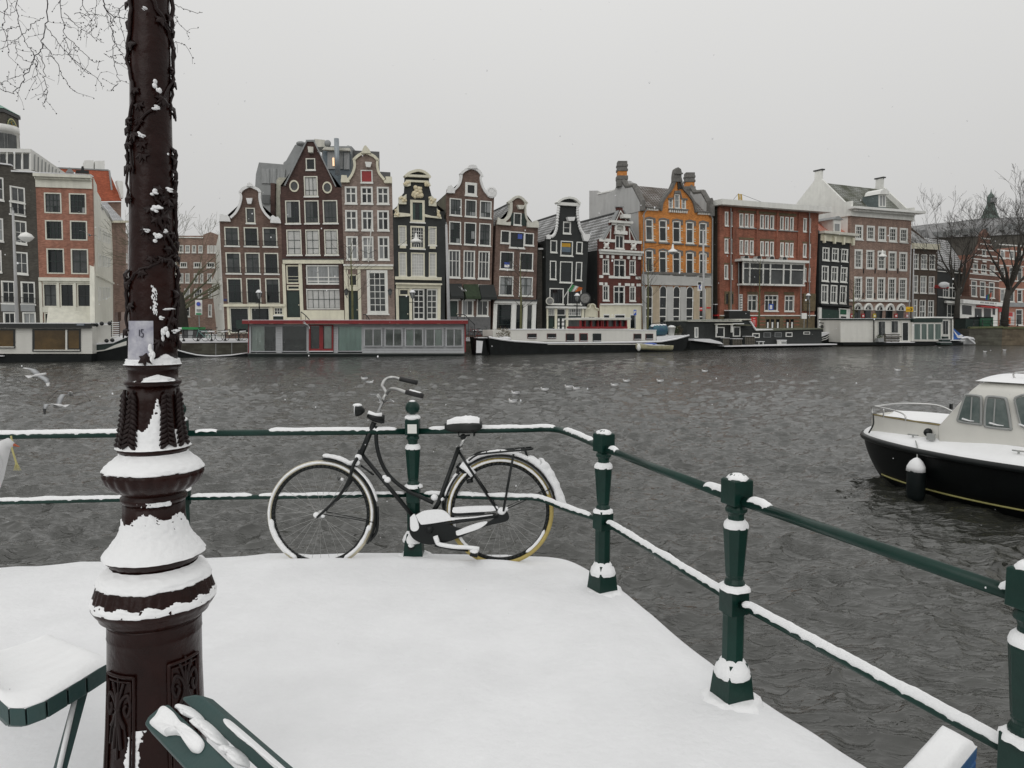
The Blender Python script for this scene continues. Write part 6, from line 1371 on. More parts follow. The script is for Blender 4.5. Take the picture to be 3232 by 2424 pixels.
for X_,Y_,d_,r_ in((1760,1035,-.05,.026),(1790,1020,-.05,.016),(425,1065,-.045,.020),(470,1070,-.045,.014),(930,815,-.008,.021),(908,795,-.008,.014),(720,650,-.008,.022),(705,690,-.01,.022),(1270,945,0,.022),(1320,955,0,.018)):
 m=MB();m.ball(bk(X_,Y_,d_),r_,12,8,(1.15,.8,1));m.build('snow_patch',SNOWF,bike,True)
ft([(690,690),(640,700),(600,680)],(.018,.012),'snow_strip',SNOWF)
ft([(1345,1060),(1330,990),(1345,900),(1395,820),(1440,770)],.008,'chain_stay_guard',k=5);ft([(800,1262),(852,1180),(855,1010)],.010,'mud_flap',k=4)
# ------------------------------------------------------------ benches
def cp_(x,y):return(x*.43640,1700+y*.43640)
ends=[(-130,1010,.42),(-40,1130,.40),(62,1225,.39),(185,1228,.39),(335,1172,.40),(488,1082,.41),(625,1000,.42),(775,905,.43)]
bd=Vector((-.62,.78,0)).normalized()
EP=[onz(*cp_(x,y),z)for x,y,z in ends]
bench=thing('bench','green slatted bench end with thick snow on its seat at the lower left','bench',(EP[3].x,EP[3].y,0))
for a,b in zip(EP,EP[1:]):
 t=(b-a);a2=a+t*.05;b2=b-t*.03;dn=Vector((0,0,-.058));m=MB();F0=[a2,b2,b2+dn,a2+dn];m.hexa(F0,[p+bd*.15-Vector((0,0,.07))for p in F0]);m.build('slat',GRW,bench,bevel=.003)
m=MB();nS=60;rows=[]
dense=crs(EP,4)
for i in range(nS+1):
 s_=(i/nS);
 for j,p in enumerate(dense):
  q=p+bd*(.012+s_*1.5);fz=min(1,s_*1.02);e=min(1,i/3)*min(1,(len(dense)-1-j)/2+.2);m.v.append(q+Vector((0,0,-q.z*fz+.004+.034*e**.5*(1+.25*mn.noise(Vector((q.x*9,q.y*9,0)))))))
nd=len(dense)
for i in range(nS):
 for j in range(nd-1):a=i*nd+j;m.f.append((a,a+nd,a+nd+1,a+1))
k0=len(m.v)
for j,p in enumerate(dense):m.v.append(p+bd*.008+Vector((0,0,.001)))
for j in range(nd-1):m.f.append((k0+j,j,j+1,k0+j+1))
m.build('snow_layer',SNOWF,bench,True)
a,b=onz(*cp_(600,1070),.46),onz(*cp_(435,1720),.0)
a=at(*cp_(600,1060),EP[5].y+.10);b=at(*cp_(428,1690),EP[5].y+.02)
MB().tube([a,b],.024,4).build('leg',GRW,bench,bevel=.003)
a2,b2=a+Vector((-.004,-.027,0)),b+Vector((.01,-.027,0));MB().tube([a2.lerp(b2,.12),b2],.008,6).build('snow_strip',SNOWF,bench,True)
bench2=thing('bench','pair of worn green bench back planks with snow lumps at the bottom left edge','bench',onz(*cp_(1240,1500),.8)*1)
bench2.location.z=0
def plank(px,zs,far,name):
 P=[onz(*cp_(*p),z)for p,z in zip(px,zs)]
 e1=(P[2]-P[1]).normalized()*far;Q=[P[0],P[1],P[1]+e1,P[0]+e1];up_=(Q[1]-Q[0]).cross(Q[2]-Q[1]).normalized();up_=up_ if up_.z>0 else-up_
 m=MB();T=[]
 for f in(0,1):
  pts=[Q[0]+e1*0,Q[0].lerp(Q[1],.25)-e1.normalized()*.012,Q[0].lerp(Q[1],.75)-e1.normalized()*.012,Q[1],Q[2],Q[3]]
  T.append([p-up_*(.034*f)for p in pts])
 m.prism(T[0],-up_*.034);return m.build(name,GRW,bench2,bevel=.005),Q,up_
p1,QA,UA=plank([(1040,1335),(1215,1192),(1700,1659),(1240,1659)],(.775,.80,.80,.775),.9,'plank')
p2,QB,UB=plank([(1310,1160),(1455,1134),(2060,1659),(1780,1659)],(.79,.815,.815,.79),.9,'plank')
def lump(Q,U,pts,name='snow_patch',par=None,th=.016):
 m=MB();P=[Q[0]+(Q[1]-Q[0])*a+(Q[3]-Q[0]).normalized()*b+U*.001 for a,b in pts];c=sum(P,Vector())/len(P);D=crs(P+P[:1],5)[:-1];n=len(D);rings=[(1.0,0),(1.0,.45),(.93,.85),(.75,1.05),(.4,1.1)]
 for s_,h_ in rings:
  for p in D:m.v.append(c+(p-c)*s_+U*th*h_*(1+.3*mn.noise(p*50)))
 m.v.append(c+U*th*1.1)
 for i in range(len(rings)-1):
  for j in range(n):a,b=i*n+j,i*n+(j+1)%n;m.f.append((a,b,b+n,a+n))
 k=(len(rings)-1)*n;m.f+=[(k+j,k+(j+1)%n,len(m.v)-1)for j in range(n)]
 return m.build(name,SNOWF,par,True)
lump(QA,UA,[(.12,.03),(.45,.02),(.8,.01),(.9,.05),(.85,.1),(.93,.15),(.9,.20),(.6,.215),(.45,.19),(.62,.16),(.5,.12),(.3,.10),(.2,.09)],par=p1)
lump(QB,UB,[(-.35,.06),(.0,.045),(.12,.08),(.05,.12),(-.3,.12)],par=p2,th=.03);lump(QB,UB,[(-.35,.13),(.05,.12),(.12,.17),(-.02,.24),(-.3,.25)],par=p2,th=.03);lump(QB,UB,[(-.35,.27),(.05,.26),(.1,.31),(-.3,.35)],par=p2,th=.03)
lump(QB,UB,[(.85,.16),(1.02,.14),(1.05,.25),(1.0,.42),(.85,.42),(.9,.3),(.8,.22)],par=p2,th=.02)
m=MB();m.box(QA[0]+(QA[3]-QA[0]).normalized()*.35+Vector((.03,.03,-.42)),(.05,.05,.75));m.build('leg',GRW,bench2)
BL_=mat('chipped_blue_paint',(.010,.085,.30),.5,.25,8,c2=(.05,.13,.2),bump=.3)
zb_=-.28;c4=[onz(2976,2300,zb_),onz(3085,2358,zb_),onz(3026,2432,zb_)];c4.append(c4[0]+(c4[2]-c4[1])*2.2);c4[2]=c4[1]+(c4[2]-c4[1])*2.2
bx=thing('box','blue paint-chipped box with thick snow on its lid just outside the railing at lower right','box',(c4[0].x,c4[0].y,WZ))
MB().hexa([p-Vector((0,0,.06))for p in c4[::-1]],[Vector((p.x,p.y,WZ-.1))for p in c4[::-1]]).build('body',BL_,bx,bevel=.01)
MB().hexa([p-Vector((0,0,.0))for p in c4[::-1]],[p-Vector((0,0,.058))for p in c4[::-1]]).build('lid',BL_,bx,bevel=.006)
m=MB();ctr=sum(c4,Vector())/4;n=14
for i in range(n+1):
 for j in range(n+1):
  p=c4[0].lerp(c4[1],i/n).lerp(c4[3].lerp(c4[2],i/n),j/n);e=min(i,n-i,j,n-j)/2.5;m.v.append(p+Vector((0,0,.002+.055*min(1,e)**.5*(1+.15*mn.noise(p*8)))))
for i in range(n):
 for j in range(n):a=i*(n+1)+j;m.f.append((a,a+1,a+n+2,a+n+1))
m.build('snow_layer',SNOWF,bx,True)
# ------------------------------------------------------------ boats
HBLK=mat('hull_black',(.010,.012,.012),.6,.4,2,streak=.2,spec=.2);HGRN=mat('hull_green_black',(.012,.026,.022),.5,.4,2)
BWH=mat('boat_white',(.70,.69,.64),.35,.04,1.5,streak=.08)
def px_prism(F,pts,o0,o1,m,name,root,bevel=0,smooth=False,crop=None):
 P=[F.w(*F.uz(*p),o0)for p in pts];return MB().prism(P,F.n*(o1-o0)).build(name,m,root,smooth,bevel=bevel)
def pr(F,x0,y0,x1,y1,o0,o1,m,name,root,**k):return px_prism(F,[(x0,y1),(x1,y1),(x1,y0),(x0,y0)],o0,o1,m,name,root,**k)
def bwin(F,x0,y0,x1,y1,root,fm,pm,fr=6,o=.03,nx=1,name='window',ny=1):
 w_=pr(F,x0,y0,x1,y1,o,o+.05,fm,name,root);n=nx
 for i in range(n):
  for j in range(ny):
   a=x0+fr+(x1-x0-2*fr)*i/n;b=x0+fr+(x1-x0-2*fr)*(i+1)/n;c=y0+fr+(y1-y0-2*fr)*j/ny;d=y0+fr+(y1-y0-2*fr)*(j+1)/ny
   pr(F,a+(fr*.4 if i else 0),c+(fr*.4 if j else 0),b,d,o+.03,o+.055,pm if not isinstance(pm,list)else pm[(i+j)%len(pm)],'pane',w_)
 return w_
def plane(xa,Ya,xb,Yb):a,b=at(xa,1020,Ya),at(xb,1020,Yb);return(a.xy[:],b.xy[:])
CR['L']=(0,1000,.18987);CR['M']=(1480,960,.34358);CR['N']=(2140,900,.25316);CR['O']=(2600,900,.28571)
def curtain(F,x0,x1,y0,y1,o,root,m):
 n=int((x1-x0)/5)*2+2;mb=MB();A=[]
 for i in range(n+1):
  x=x0+(x1-x0)*i/n;oo=o+(.05 if i%2 else 0)+.02*mn.noise(Vector((x,0,0)));mb.v+=[F.w(*F.uz(x,y1),oo),F.w(*F.uz(x,y0),oo)]
 mb.f=[(2*i,2*i+2,2*i+3,2*i+1)for i in range(n)];return mb.build('curtain',m,root)
CURT=mat('curtain_pale',(.70,.73,.70),.9,.12,2);CURG=mat('curtain_greenish',(.58,.70,.66),.9,.15,1.5,stretch=(3,3,.4));CURD=mat('curtain_grey',(.42,.42,.41),.9,.2,2)
gl=bpy.data.materials.new('clear_glass');gl.use_nodes=True;t_=gl.node_tree;t_.nodes.clear();o_=t_.nodes.new('ShaderNodeOutputMaterial');mi_=t_.nodes.new('ShaderNodeMixShader');tr_=t_.nodes.new('ShaderNodeBsdfTransparent');gs_=t_.nodes.new('ShaderNodeBsdfGlossy');gs_.inputs['Roughness'].default_value=.03;fz_=t_.nodes.new('ShaderNodeFresnel');fz_.inputs['IOR'].default_value=1.6
tr_.inputs['Color'].default_value=(.9,.93,.92,1);t_.links.new(fz_.outputs[0],mi_.inputs[0]);t_.links.new(tr_.outputs[0],mi_.inputs[1]);t_.links.new(gs_.outputs[0],mi_.inputs[2]);t_.links.new(mi_.outputs[0],o_.inputs[0])
DARKIN=mat('dark_interior',(.03,.035,.034),.9,.5,1.2)
F=Fac('B',(290,1388),(1860,1388),(1860,1600),(290,1600),plane=plane(786,64,1466,66.5))
hb=thing('houseboat','grey boarded houseboat with dark red roof edge and a red double door','houseboat',F.w(10,WZ))
LG=mat('board_light_grey',(.44,.45,.46),.7,.08,2,streak=.1);DR=mat('dark_red_paint',(.20,.012,.014),.45,.2,2)
pr(F,292,1392,1856,1604,-5,-.5,DARKIN,'interior_box',hb)
for i in range(12):
 y0=1388+i*(212/12);
 if y0<1400:segs=[(290,1856)]
 elif y0>1586:segs=[(290,1856)]
 else:segs=[(488,528),(712,726),(905,935),(1112,1856)]
 for a,b in segs:pr(F,a,y0,b,y0+212/12-1.2,-.5,0,LG,'plank',hb)
for(a,b)in((290,302),):pr(F,a,1390,b,1600,-.5,.02,LG,'corner_post',hb)
pr(F,284,1388,290,1606,-4.5,.06,DR,'corner_trim',hb);pr(F,1856,1388,1866,1592,-4.5,.06,DR,'corner_trim',hb)
rf=pr(F,252,1361,1878,1387,-5.6,.7,DR,'roof',hb);pr(F,252,1357.5,1878,1360.8,-5.5,.62,SNOW,'snow_layer',rf)
pr(F,286,1602,1852,1655,-5,.12,HGRN,'hull',hb);pr(F,286,1598,1852,1605,-.2,.5,mat('weathered_grey',(.15,.16,.155),.8,.2,2),'walkway',hb)
def bigpane(x0,x1,y0,y1,cur):
 fw=MB();
 for A in((x0-4,y0-3,x0+3,y1+3),(x1-3,y0-3,x1+4,y1+3)):P=[F.w(*F.uz(*p),-.4)for p in((A[0],A[3]),(A[2],A[3]),(A[2],A[1]),(A[0],A[1]))];fw.prism(P,F.n*.43)
 for A in((x0+3,y0-3,x1-3,y0+3),(x0+3,y1-3,x1-3,y1+3)):P=[F.w(*F.uz(*p),-.4)for p in((A[0],A[3]),(A[2],A[3]),(A[2],A[1]),(A[0],A[1]))];fw.prism(P,F.n*.428)
 w_=fw.build('window',LG,hb);pr(F,x0+3,y0+3,x1-3,y1-3,-.10,-.085,gl,'pane',w_)
 for a,b,m_ in cur:curtain(F,a,b,y0+4,y1-4,-.19,w_,m_)
bigpane(302,488,1395,1588,[(306,400,CURT)]);bigpane(530,712,1395,1588,[]);bigpane(935,1112,1393,1586,[(938,1110,CURG)])
rd=pr(F,726,1393,738,1590,-.3,.1,DR,'door_post',hb);pr(F,892,1393,904,1590,-.3,.1,DR,'door_post',hb);pr(F,738,1393,892,1401,-.3,.098,DR,'door_head',hb);pr(F,738,1568,892,1590,-.3,.09,DR,'door_rail',hb);pr(F,802,1401,830,1568,-.3,.09,DR,'door_stile',hb)
pr(F,738,1401,802,1568,-.12,-.1,gl,'pane',hb);pr(F,830,1401,892,1568,-.12,-.1,gl,'pane',hb);curtain(F,834,888,1403,1566,-.2,hb,CURT);pr(F,726,1583,904,1588,.1,.4,SNOW,'snow_layer',hb)
off=(1040-660)/.43415
for a,b in((250,385),(400,532),(548,682),(695,828),(843,968)):
 w_=pr(F,a+off,1418,b+off,1552,.005,.06,BWH,'window',hb);mid=(a+b)/2+off
 for c,d in((a+off+9,mid-4),(mid+4,b+off-9)):
  pr(F,c,1430,d,1544,.061,.066,DARKIN,'dark_backing',w_);curtain(F,c+1,d-1,1431,1543,.10,w_,CURD if random.random()<.6 else CURT)
 for c,d in((a+off+9,mid-4),(mid+4,b+off-9)):pr(F,c,1430,d,1544,.17,.18,gl,'pane',w_)
 m=MB();
 for A in((a+off,1418,a+off+9,1552),(b+off-9,1418,b+off,1552),(mid-4,1426,mid+4,1546)):P=[F.w(*F.uz(*p),.061)for p in((A[0],A[3]),(A[2],A[3]),(A[2],A[1]),(A[0],A[1]))];m.prism(P,F.n*.13)
 for A in((a+off+9,1418,b+off-9,1427),(a+off+9,1545,b+off-9,1552)):P=[F.w(*F.uz(*p),.061)for p in((A[0],A[3]),(A[2],A[3]),(A[2],A[1]),(A[0],A[1]))];m.prism(P,F.n*.128)
 m.build('frame',LG,w_)
F=Fac('L',(-400,165),(1535,160),(1535,610),(-400,630),plane=plane(-76,54.5,291,56.5))
hb=thing('houseboat','white boarded houseboat with black roof edge and brown windows at the left edge','houseboat',F.w(4,WZ))
for i in range(13):y0=160+i*35;pr(F,-400,y0,1535,y0+34,-4.5,0,BWH,'plank',hb)
rf=pr(F,-410,112,1530,182,-5,.35,BLACKM,'roof',hb);pr(F,-410,98,1532,111,-5,.3,SNOW,'snow_layer',rf);pr(F,1298,120,1428,145,.36,.39,mat('name_board_blue',(.06,.10,.16),.5),'name_board',hb)
lt=MB()
for i in range(9):P=[F.w(*F.uz(*p),.391)for p in((1306+i*13,140),(1312+i*13,140),(1312+i*13,127),(1306+i*13,127))];lt.prism(P,F.n*.01)
lt.build('board_lettering',WPLAS,hb)['kind']='stuff'
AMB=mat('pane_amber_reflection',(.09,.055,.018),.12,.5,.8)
w_=pr(F,540,200,1345,576,.01,.05,BLACKM,'window',hb);pr(F,580,225,1090,545,.051,.06,AMB,'pane',w_);pr(F,1140,225,1315,525,.051,.06,AMB,'pane',w_);pr(F,1095,215,1125,560,.051,.12,BWH,'mullion',w_);pr(F,575,546,1335,562,.051,.2,BWH,'sill',w_)
w_=pr(F,-60,205,255,522,.01,.05,BLACKM,'window',hb);pr(F,-40,225,225,490,.051,.06,AMB,'pane',w_);pr(F,-40,492,245,508,.051,.2,BWH,'sill',w_)
pr(F,-420,628,1535,800,-4.6,.25,HBLK,'hull',hb);pr(F,-420,640,100,652,.25,.5,SNOW,'snow_layer',hb)
F=Fac('L',(1540,460),(2150,330),(2150,700),(1540,760),plane=plane(292,57.5,408,59))
hb=thing('moored_boat','green and white boat bow with a white deck locker beside the left white houseboat','boat',F.w(1,WZ))
px_prism(F,[(1545,800),(2400,760),(2900,560),(2450,330),(2100,340),(1880,440),(1545,470)],-2.6,0,HBLK,'hull',hb);px_prism(F,[(1548,580),(1740,570),(2100,490),(2100,345),(1960,430),(1548,470)],.01,.04,HGRN,'topside_band',hb)
px_prism(F,[(1548,590),(1740,560),(2100,470),(2100,400),(1900,470),(1740,545),(1548,565)],.045,.08,BWH,'white_stripe',hb);px_prism(F,[(1545,468),(1880,438),(2110,338),(2110,318),(1870,405),(1545,450)],-2.4,.1,SNOW,'snow_layer',hb)
pr(F,1548,130,1855,452,-1.8,-.3,BWH,'deck_locker',hb,bevel=.04);pr(F,1560,112,1850,130,-1.7,-.35,SNOW,'snow_layer',hb)
m=MB()
for x in(1870,2000):m.tube([F.w(*F.uz(x,340),-.6),F.w(*F.uz(x,60),-.6)],.04,5)
m.build('ladder_rail',BLACKM,hb)
for i in range(8):pr(F,1872,90+i*33,1998,103+i*33,-.75,-.5,WPLAS if i%2 else SNOW,'ladder_step',hb)
for x,y in((1770,398),(1865,388),(1600,135),(1690,112),(1820,108)):m=MB();m.ball(F.w(*F.uz(x,y),.05),.16,10,7);m.build('bollard',BLACKM,hb,True)
F=Fac('H',(190,1390),(940,1390),(940,1490),(190,1490),plane=plane(540,62.5,790,64.5))
hb=thing('moored_boat','low dark open barge with snow rimmed gunwale behind the lamp post','boat',F.w(2,WZ))
px_prism(F,[(-300,1495),(935,1492),(935,1440),(760,1462),(600,1473),(400,1462),(190,1408),(-300,1330)],-2,0,HBLK,'hull',hb)
m=MB();m.tube([F.w(*F.uz(x,y),.05)for x,y in((-300,1328),(190,1408),(300,1438),(400,1460),(500,1470),(600,1472),(760,1462),(935,1438))],.06,6);m.build('snow_rim',SNOW,hb,True)
for x,y0,y1 in((600,1342,1470),(768,1330,1462),(935,1340,1440)):m=MB();m.tube([F.w(*F.uz(x,y0),-.1),F.w(*F.uz(x,y1),-.1)],.03,5);m.build('mooring_pole',ZINC,hb)
F=Fac('M',(180,300),(2020,290),(1990,420),(200,465),plane=plane(1540,68,2172,79))
bg_=thing('houseboat','long black hulled barge with white cabin and red framed wheelhouse','houseboat',F.w(12,WZ))
px_prism(F,[(205,500),(1930,460),(1995,400),(2022,288),(1900,322),(1760,346),(1500,352),(720,360),(420,342),(300,328),(180,305)],-4.2,0,HBLK,'hull',bg_)
pr(F,720,364,1560,372,.01,.07,BWH,'rubbing_strake',bg_);m=MB();m.tube([F.w(*F.uz(x,y),.03)for x,y in((182,303),(300,326),(420,340),(720,358),(1500,350),(1760,344),(1900,320),(2020,286))],.10,6);m.build('snow_rim',SNOW,bg_,True)
px_prism(F,[(400,345),(1742,345),(1740,243),(1490,240),(1485,228),(400,236)],-3.8,-.35,BWH,'cabin',bg_);px_prism(F,[(255,300),(400,345),(400,236),(255,238)],-3,-.8,BWH,'foredeck_house',bg_)
pr(F,398,229,1490,235,-3.8,-.3,SNOW,'snow_layer',bg_);pr(F,1490,236,1742,242,-3.8,-.3,SNOW,'snow_layer',bg_)
BR2=mat('window_frame_brown',(.10,.035,.03),.5)
for x0,y0,x1,y1,fm in((552,270,637,317,BR2),(733,270,817,317,BR2),(906,270,986,346,BR2),(1032,268,1107,346,DR),(1155,270,1231,346,GREENP),(1530,272,1601,330,BR2),(1640,272,1709,328,BR2)):
 w_=bwin(F,x0,y0,x1,y1,bg_,fm,GLASSD,fr=5,o=-.34);pr(F,x0+3,y1-10,x1-3,y1-6,-.28,-.22,SNOW,'snow_sill',w_)
wh=pr(F,1058,206,1490,226,-3.2,-.6,DR,'wheelhouse',bg_);pr(F,1062,146,1486,206,-3,-.9,GLASSM,'wheelhouse_glass',bg_);pr(F,1050,128,1508,145,-3.5,-.3,PALE,'wheelhouse_roof',bg_);pr(F,1052,124,1506,128,-3.4,-.35,SNOW,'snow_layer',bg_)
for x in(1060,1096,1156,1216,1246,1262,1304,1374,1424,1478):pr(F,x,146,x+10,206,-.9,-.62,DR,'wheelhouse_post',bg_)
m=MB();a,b=F.w(*F.uz(1745,240),-1.2),F.w(*F.uz(1868,236),-1.2);m.tube([a,a.lerp(b,.05),a.lerp(b,.95),b],[.45,.62,.62,.45],14);tp=m.build('tarpaulin_roll',mat('tarp_teal',(.03,.13,.14),.5,.4,2,c2=(.03,.06,.14)),bg_,True)
for i in range(4):m=MB();c=a.lerp(b,.15+i*.24);m.ball(c+Vector((0,-.1,.45)),.32,10,6,(1.1,1,.55));m.build('snow_patch',SNOW,tp,True)
m=MB();m.tube([F.w(*F.uz(x,y),-1)for x,y in((1695,238),(1715,215),(1740,215),(1760,240))],.05,5);m.tube([F.w(*F.uz(x,y),-1)for x,y in((1735,180),(1800,172),(1855,168),(1858,215))],.04,5);m.build('deck_rail',BLACKM,bg_)
px_prism(F,[(1745,345),(2015,300),(1990,285),(1880,290),(1742,300)],-3.6,-.3,SNOW,'snow_layer',bg_)
GRNL=mat('evergreen_leaves',(.05,.075,.035),.9,.4,4)
def bush(c,r,n,m,name,root,lf=.09,seed=1,sc=(1,1,1)):
 q=MB();g=random.Random(seed)
 for _ in range(n):
  d=Vector((g.gauss(0,1),g.gauss(0,1),g.gauss(0,1))).normalized()*r*g.random()**.4;p=Vector(c)+Vector((d.x*sc[0],d.y*sc[1],d.z*sc[2]));a=Vector((g.gauss(0,1),g.gauss(0,1),g.gauss(0,1))).normalized()*lf;b=a.cross(Vector((g.random(),g.random(),1))).normalized()*lf*.6
  q.add([p-a,p+b,p+a,p-b],[(0,1,2,3)])
 o=q.build(name,m,root);o['kind']='stuff';return o
t=thing('potted_plant','brownish shrub in snow on the bow deck of the long black barge','plant',F.w(*F.uz(345,300),-1)*1);bush(F.w(*F.uz(345,275),-1),.75,500,mat('dry_shrub',(.12,.10,.06),.9,.4,4),'foliage',t,.08,2,(1.2,1,.9));m=MB();m.ball(F.w(*F.uz(350,318),-.8),.5,12,6,(1.6,1,.5));m.build('snow_patch',SNOW,t,True)
for x,sd_ in((1945,3),(1985,4)):
 t=thing('potted_plant','small bushy plant at the barge stern, %s of the white pot'%('just right' if sd_==3 else 'farther right'),'plant',F.w(*F.uz(x,300),-1)*1);bush(F.w(*F.uz(x,238),-1),.5,260,GRNL if sd_==3 else MATS['dry_shrub'],'foliage',t,.07,sd_);m=MB();c=F.w(*F.uz(x,288),-1);m.lathe([(.2,-.3),(.3,.25)],10,c);m.build('pot',MATS['quay_brick'],t)
t=thing('plant_pot','big white flower pot on the stern of the black barge','pot',F.w(*F.uz(1905,300),-.8)*1);c=F.w(*F.uz(1905,290),-.8);m=MB();m.lathe([(.28,0),(.42,.85),(.45,.85),(.45,.95),(.36,.95)],14,c);m.build('pot',WHITE,t,True);m=MB();m.ball(c+Vector((0,0,.95)),.36,10,6,(1,1,.4));m.build('snow_patch',SNOW,t,True)
px_prism(F,[(70,465),(190,465),(165,330),(190,312),(90,312),(75,360)],-.9,-.3,HBLK,'rudder',bg_);px_prism(F,[(78,450),(128,450),(140,340),(80,335)],-.29,-.25,SNOW,'snow_patch',bg_);pr(F,88,306,185,312,-1,-.2,SNOW,'snow_layer',bg_)
F2_=Fac('M',(1590,370),(1905,380),(1900,425),(1610,420),plane=plane(2026,73.2,2136,75.0))
dg=thing('dinghy','small cream rowing boat with a blue cover tied alongside the black barge','boat',F2_.w(1.5,WZ))
L_=(F2_.uz(1905,400)[0]-F2_.uz(1590,400)[0]);u0=F2_.uz(1590,400)[0];m=MB();N_=14;zb,zt=F2_.uz(1700,432)[1],F2_.uz(1700,384)[1]
for i in range(N_+1):
 s_=i/N_;w_=.75*math.sin(math.pi*min(1,s_*1.0+.02)*.5)**.6 if s_<.75 else.75*(1-(s_-.75)*1.0);sh=.22*(1-s_)**2
 for a in range(9):q=math.pi*a/8;m.v.append(F2_.w(u0+L_*s_,zt+sh-(zt-zb)*math.sin(q)**.6,-1+w_*math.cos(q)))
for i in range(N_):
 for a in range(8):k=i*9+a;m.f.append((k,k+9,k+10,k+1))
m.f.append(tuple(N_*9+j for j in range(9)));m.build('hull',mat('dinghy_cream',(.50,.47,.30),.6,.2,3),dg,True)
m=MB();P=[F2_.w(u0+L_*s_,zt+.22*(1-s_)**2-.06,-1+o)for s_,o in((.03,0),(.3,.6),(.75,.68),(1,.5),(1,-.5),(.75,-.68),(.3,-.6))];m.prism(P,Vector((0,0,.04)));m.build('snow_cover',SNOW,dg);m=MB();m.ball(F2_.w(u0+L_*.38,zt+.12,-.9),.5,12,6,(1.5,.9,.4));m.build('blue_cover',mat('cover_blue',(.04,.08,.30),.6,.3),dg,True)
m=MB();m.tube([F2_.w(u0+L_*s_,zt+.22*(1-s_)**2+.02,-1+.72*math.sin(math.pi*min(1,s_+.02)*.5)**.6)for s_ in[i/10 for i in range(8)]],.05,6);m.build('gunwale',WHITE,dg);m=MB();m.ball(F2_.w(*F2_.uz(1582,400),-.4),.2,10,8,(1,1,1.8));m.build('fender',WPLAS,dg,True)
F=Fac('N',(105,450),(1790,545),(1890,745),(130,795),plane=plane(2165,82,2620,92.5))
hb=thing('houseboat','black timber houseboat with raised left cabin and small white framed windows','houseboat',F.w(9,WZ))
px_prism(F,[(120,830),(1900,790),(1895,742),(500,765),(130,690)],-4,.3,HBLK,'hull',hb)
TB=mat('tarred_board',(.018,.021,.020),.6,.3,3)
px_prism(F,[(105,690),(500,740),(975,735),(975,572),(905,440),(790,440),(700,450),(105,452)],-3.6,-.12,DARKIN,'cabin_core',hb)
for i in range(12):y0=455+i*24;pr(F,335,y0+3,800 if y0<470 else 905+min(70,(y0-440)*.5),y0+24,-.12,-.02-(i%2)*.02,TB,'board',hb)
px_prism(F,[(105,690),(332,700),(332,455),(105,455)],-.12,0,TB,'end_panel',hb)
px_prism(F,[(975,735),(1795,725),(1795,548),(975,572)],-3.6,-.05,TB,'low_cabin',hb)
px_prism(F,[(100,452),(775,452),(745,435),(650,425),(500,424),(300,438),(105,440)],-3.9,.15,mat('moss_roof',(.12,.13,.09),.9,.3,3,c2=(.4,.4,.38)),'roof',hb);pr(F,105,448,780,455,.152,.25,PALE,'roof_edge',hb)
px_prism(F,[(780,450),(785,425),(905,420),(908,432),(790,436)],-3.8,.1,PALE,'roof_edge',hb);px_prism(F,[(890,448),(905,445),(985,572),(968,572)],-.1,.1,SNOW,'snow_layer',hb)
px_prism(F,[(965,574),(1800,548),(1795,535),(1200,540),(960,560)],-3.8,.12,mat('moss_roof2',(.14,.15,.11),.9,.3,3),'roof',hb);px_prism(F,[(960,566),(1180,558),(1160,545),(965,552)],-3,.15,SNOW,'snow_layer',hb)
bwin(F,203,525,250,655,hb,WHITE,GLASSC,fr=12,o=.0);bwin(F,468,520,578,650,hb,WHITE,GLASSD,fr=13,o=-.02);bwin(F,683,515,776,642,hb,WHITE,GLASSD,fr=13,o=-.02);bwin(F,923,598,1015,658,hb,WHITE,GLASSD,fr=12,o=-.0)
bwin(F,1068,590,1157,652,hb,ZINC,GLASSM,fr=5,o=-.04);bwin(F,1207,588,1292,648,hb,ZINC,GLASSM,fr=5,o=-.04);bwin(F,1343,588,1426,644,hb,WHITE,GLASSD,fr=10,o=-.04);bwin(F,1565,580,1645,614,hb,WHITE,GLASSD,fr=7,o=-.04)
pr(F,455,480,668,495,0,.4,PALE,'awning_box',hb);pr(F,645,495,660,590,.1,.3,WHITE,'downpipe',hb);pr(F,458,496,470,600,.1,.3,WHITE,'downpipe',hb);pr(F,668,476,800,486,0,.3,SNOW,'snow_layer',hb);px_prism(F,[(700,500),(850,505),(835,492),(700,490)],.0,.9,mat('awning_olive',(.15,.15,.10),.8),'awning',hb)
px_prism(F,[(495,765),(1890,740),(1890,728),(1300,734),(730,745),(480,755)],-.1,1.1,SNOW,'snowy_walkway',hb);px_prism(F,[(130,690),(500,735),(460,705),(330,668),(130,668)],-.1,.9,SNOW,'snowy_deck',hb)
def crate(F,x0,y0,x1,y1,o,m,label):
 t=thing('garden_furniture',label,'furniture',F.w(*F.uz((x0+x1)/2,y1),o)*1);n=6
 for i in range(n):a=x0+(x1-x0)*i/n;pr(F,a,y0,a+(x1-x0)/n*.55,y1,o-.08,o,m,'slat',t)
 for y in(y0,(y0+y1)/2,y1-5):pr(F,x0,y,x1,y+5,o+.005,o+.05,m,'rail',t)
 pr(F,x0,y0-7,x1,y0-1,o-.5,o+.05,SNOW,'snow_layer',t);pr(F,x0+3,y0+2,x1-3,y1,o-.5,o-.12,DARKIN,'seat',t)
WOODG=mat('weathered_wood',(.12,.11,.09),.9,.3,5)
crate(F,505,660,580,745,.8,WOODG,'low slatted planter on the black houseboat deck under its first square window');crate(F,612,670,728,762,.95,WOODG,'latticed wooden crate on the black houseboat deck left of the bench');crate(F,782,640,905,738,.75,WOODG,'weathered slatted bench on the black houseboat deck beside the window');
t=thing('deck_box','snow topped white box on the walkway of the black houseboat','box',F.w(*F.uz(1245,740),.8)*1);pr(F,1210,690,1278,745,.3,.9,WPLAS,'body',t);pr(F,1208,680,1280,690,.25,.95,SNOW,'snow_layer',t);pr(F,1216,704,1272,728,.901,.93,ZINC,'front_panel',t)
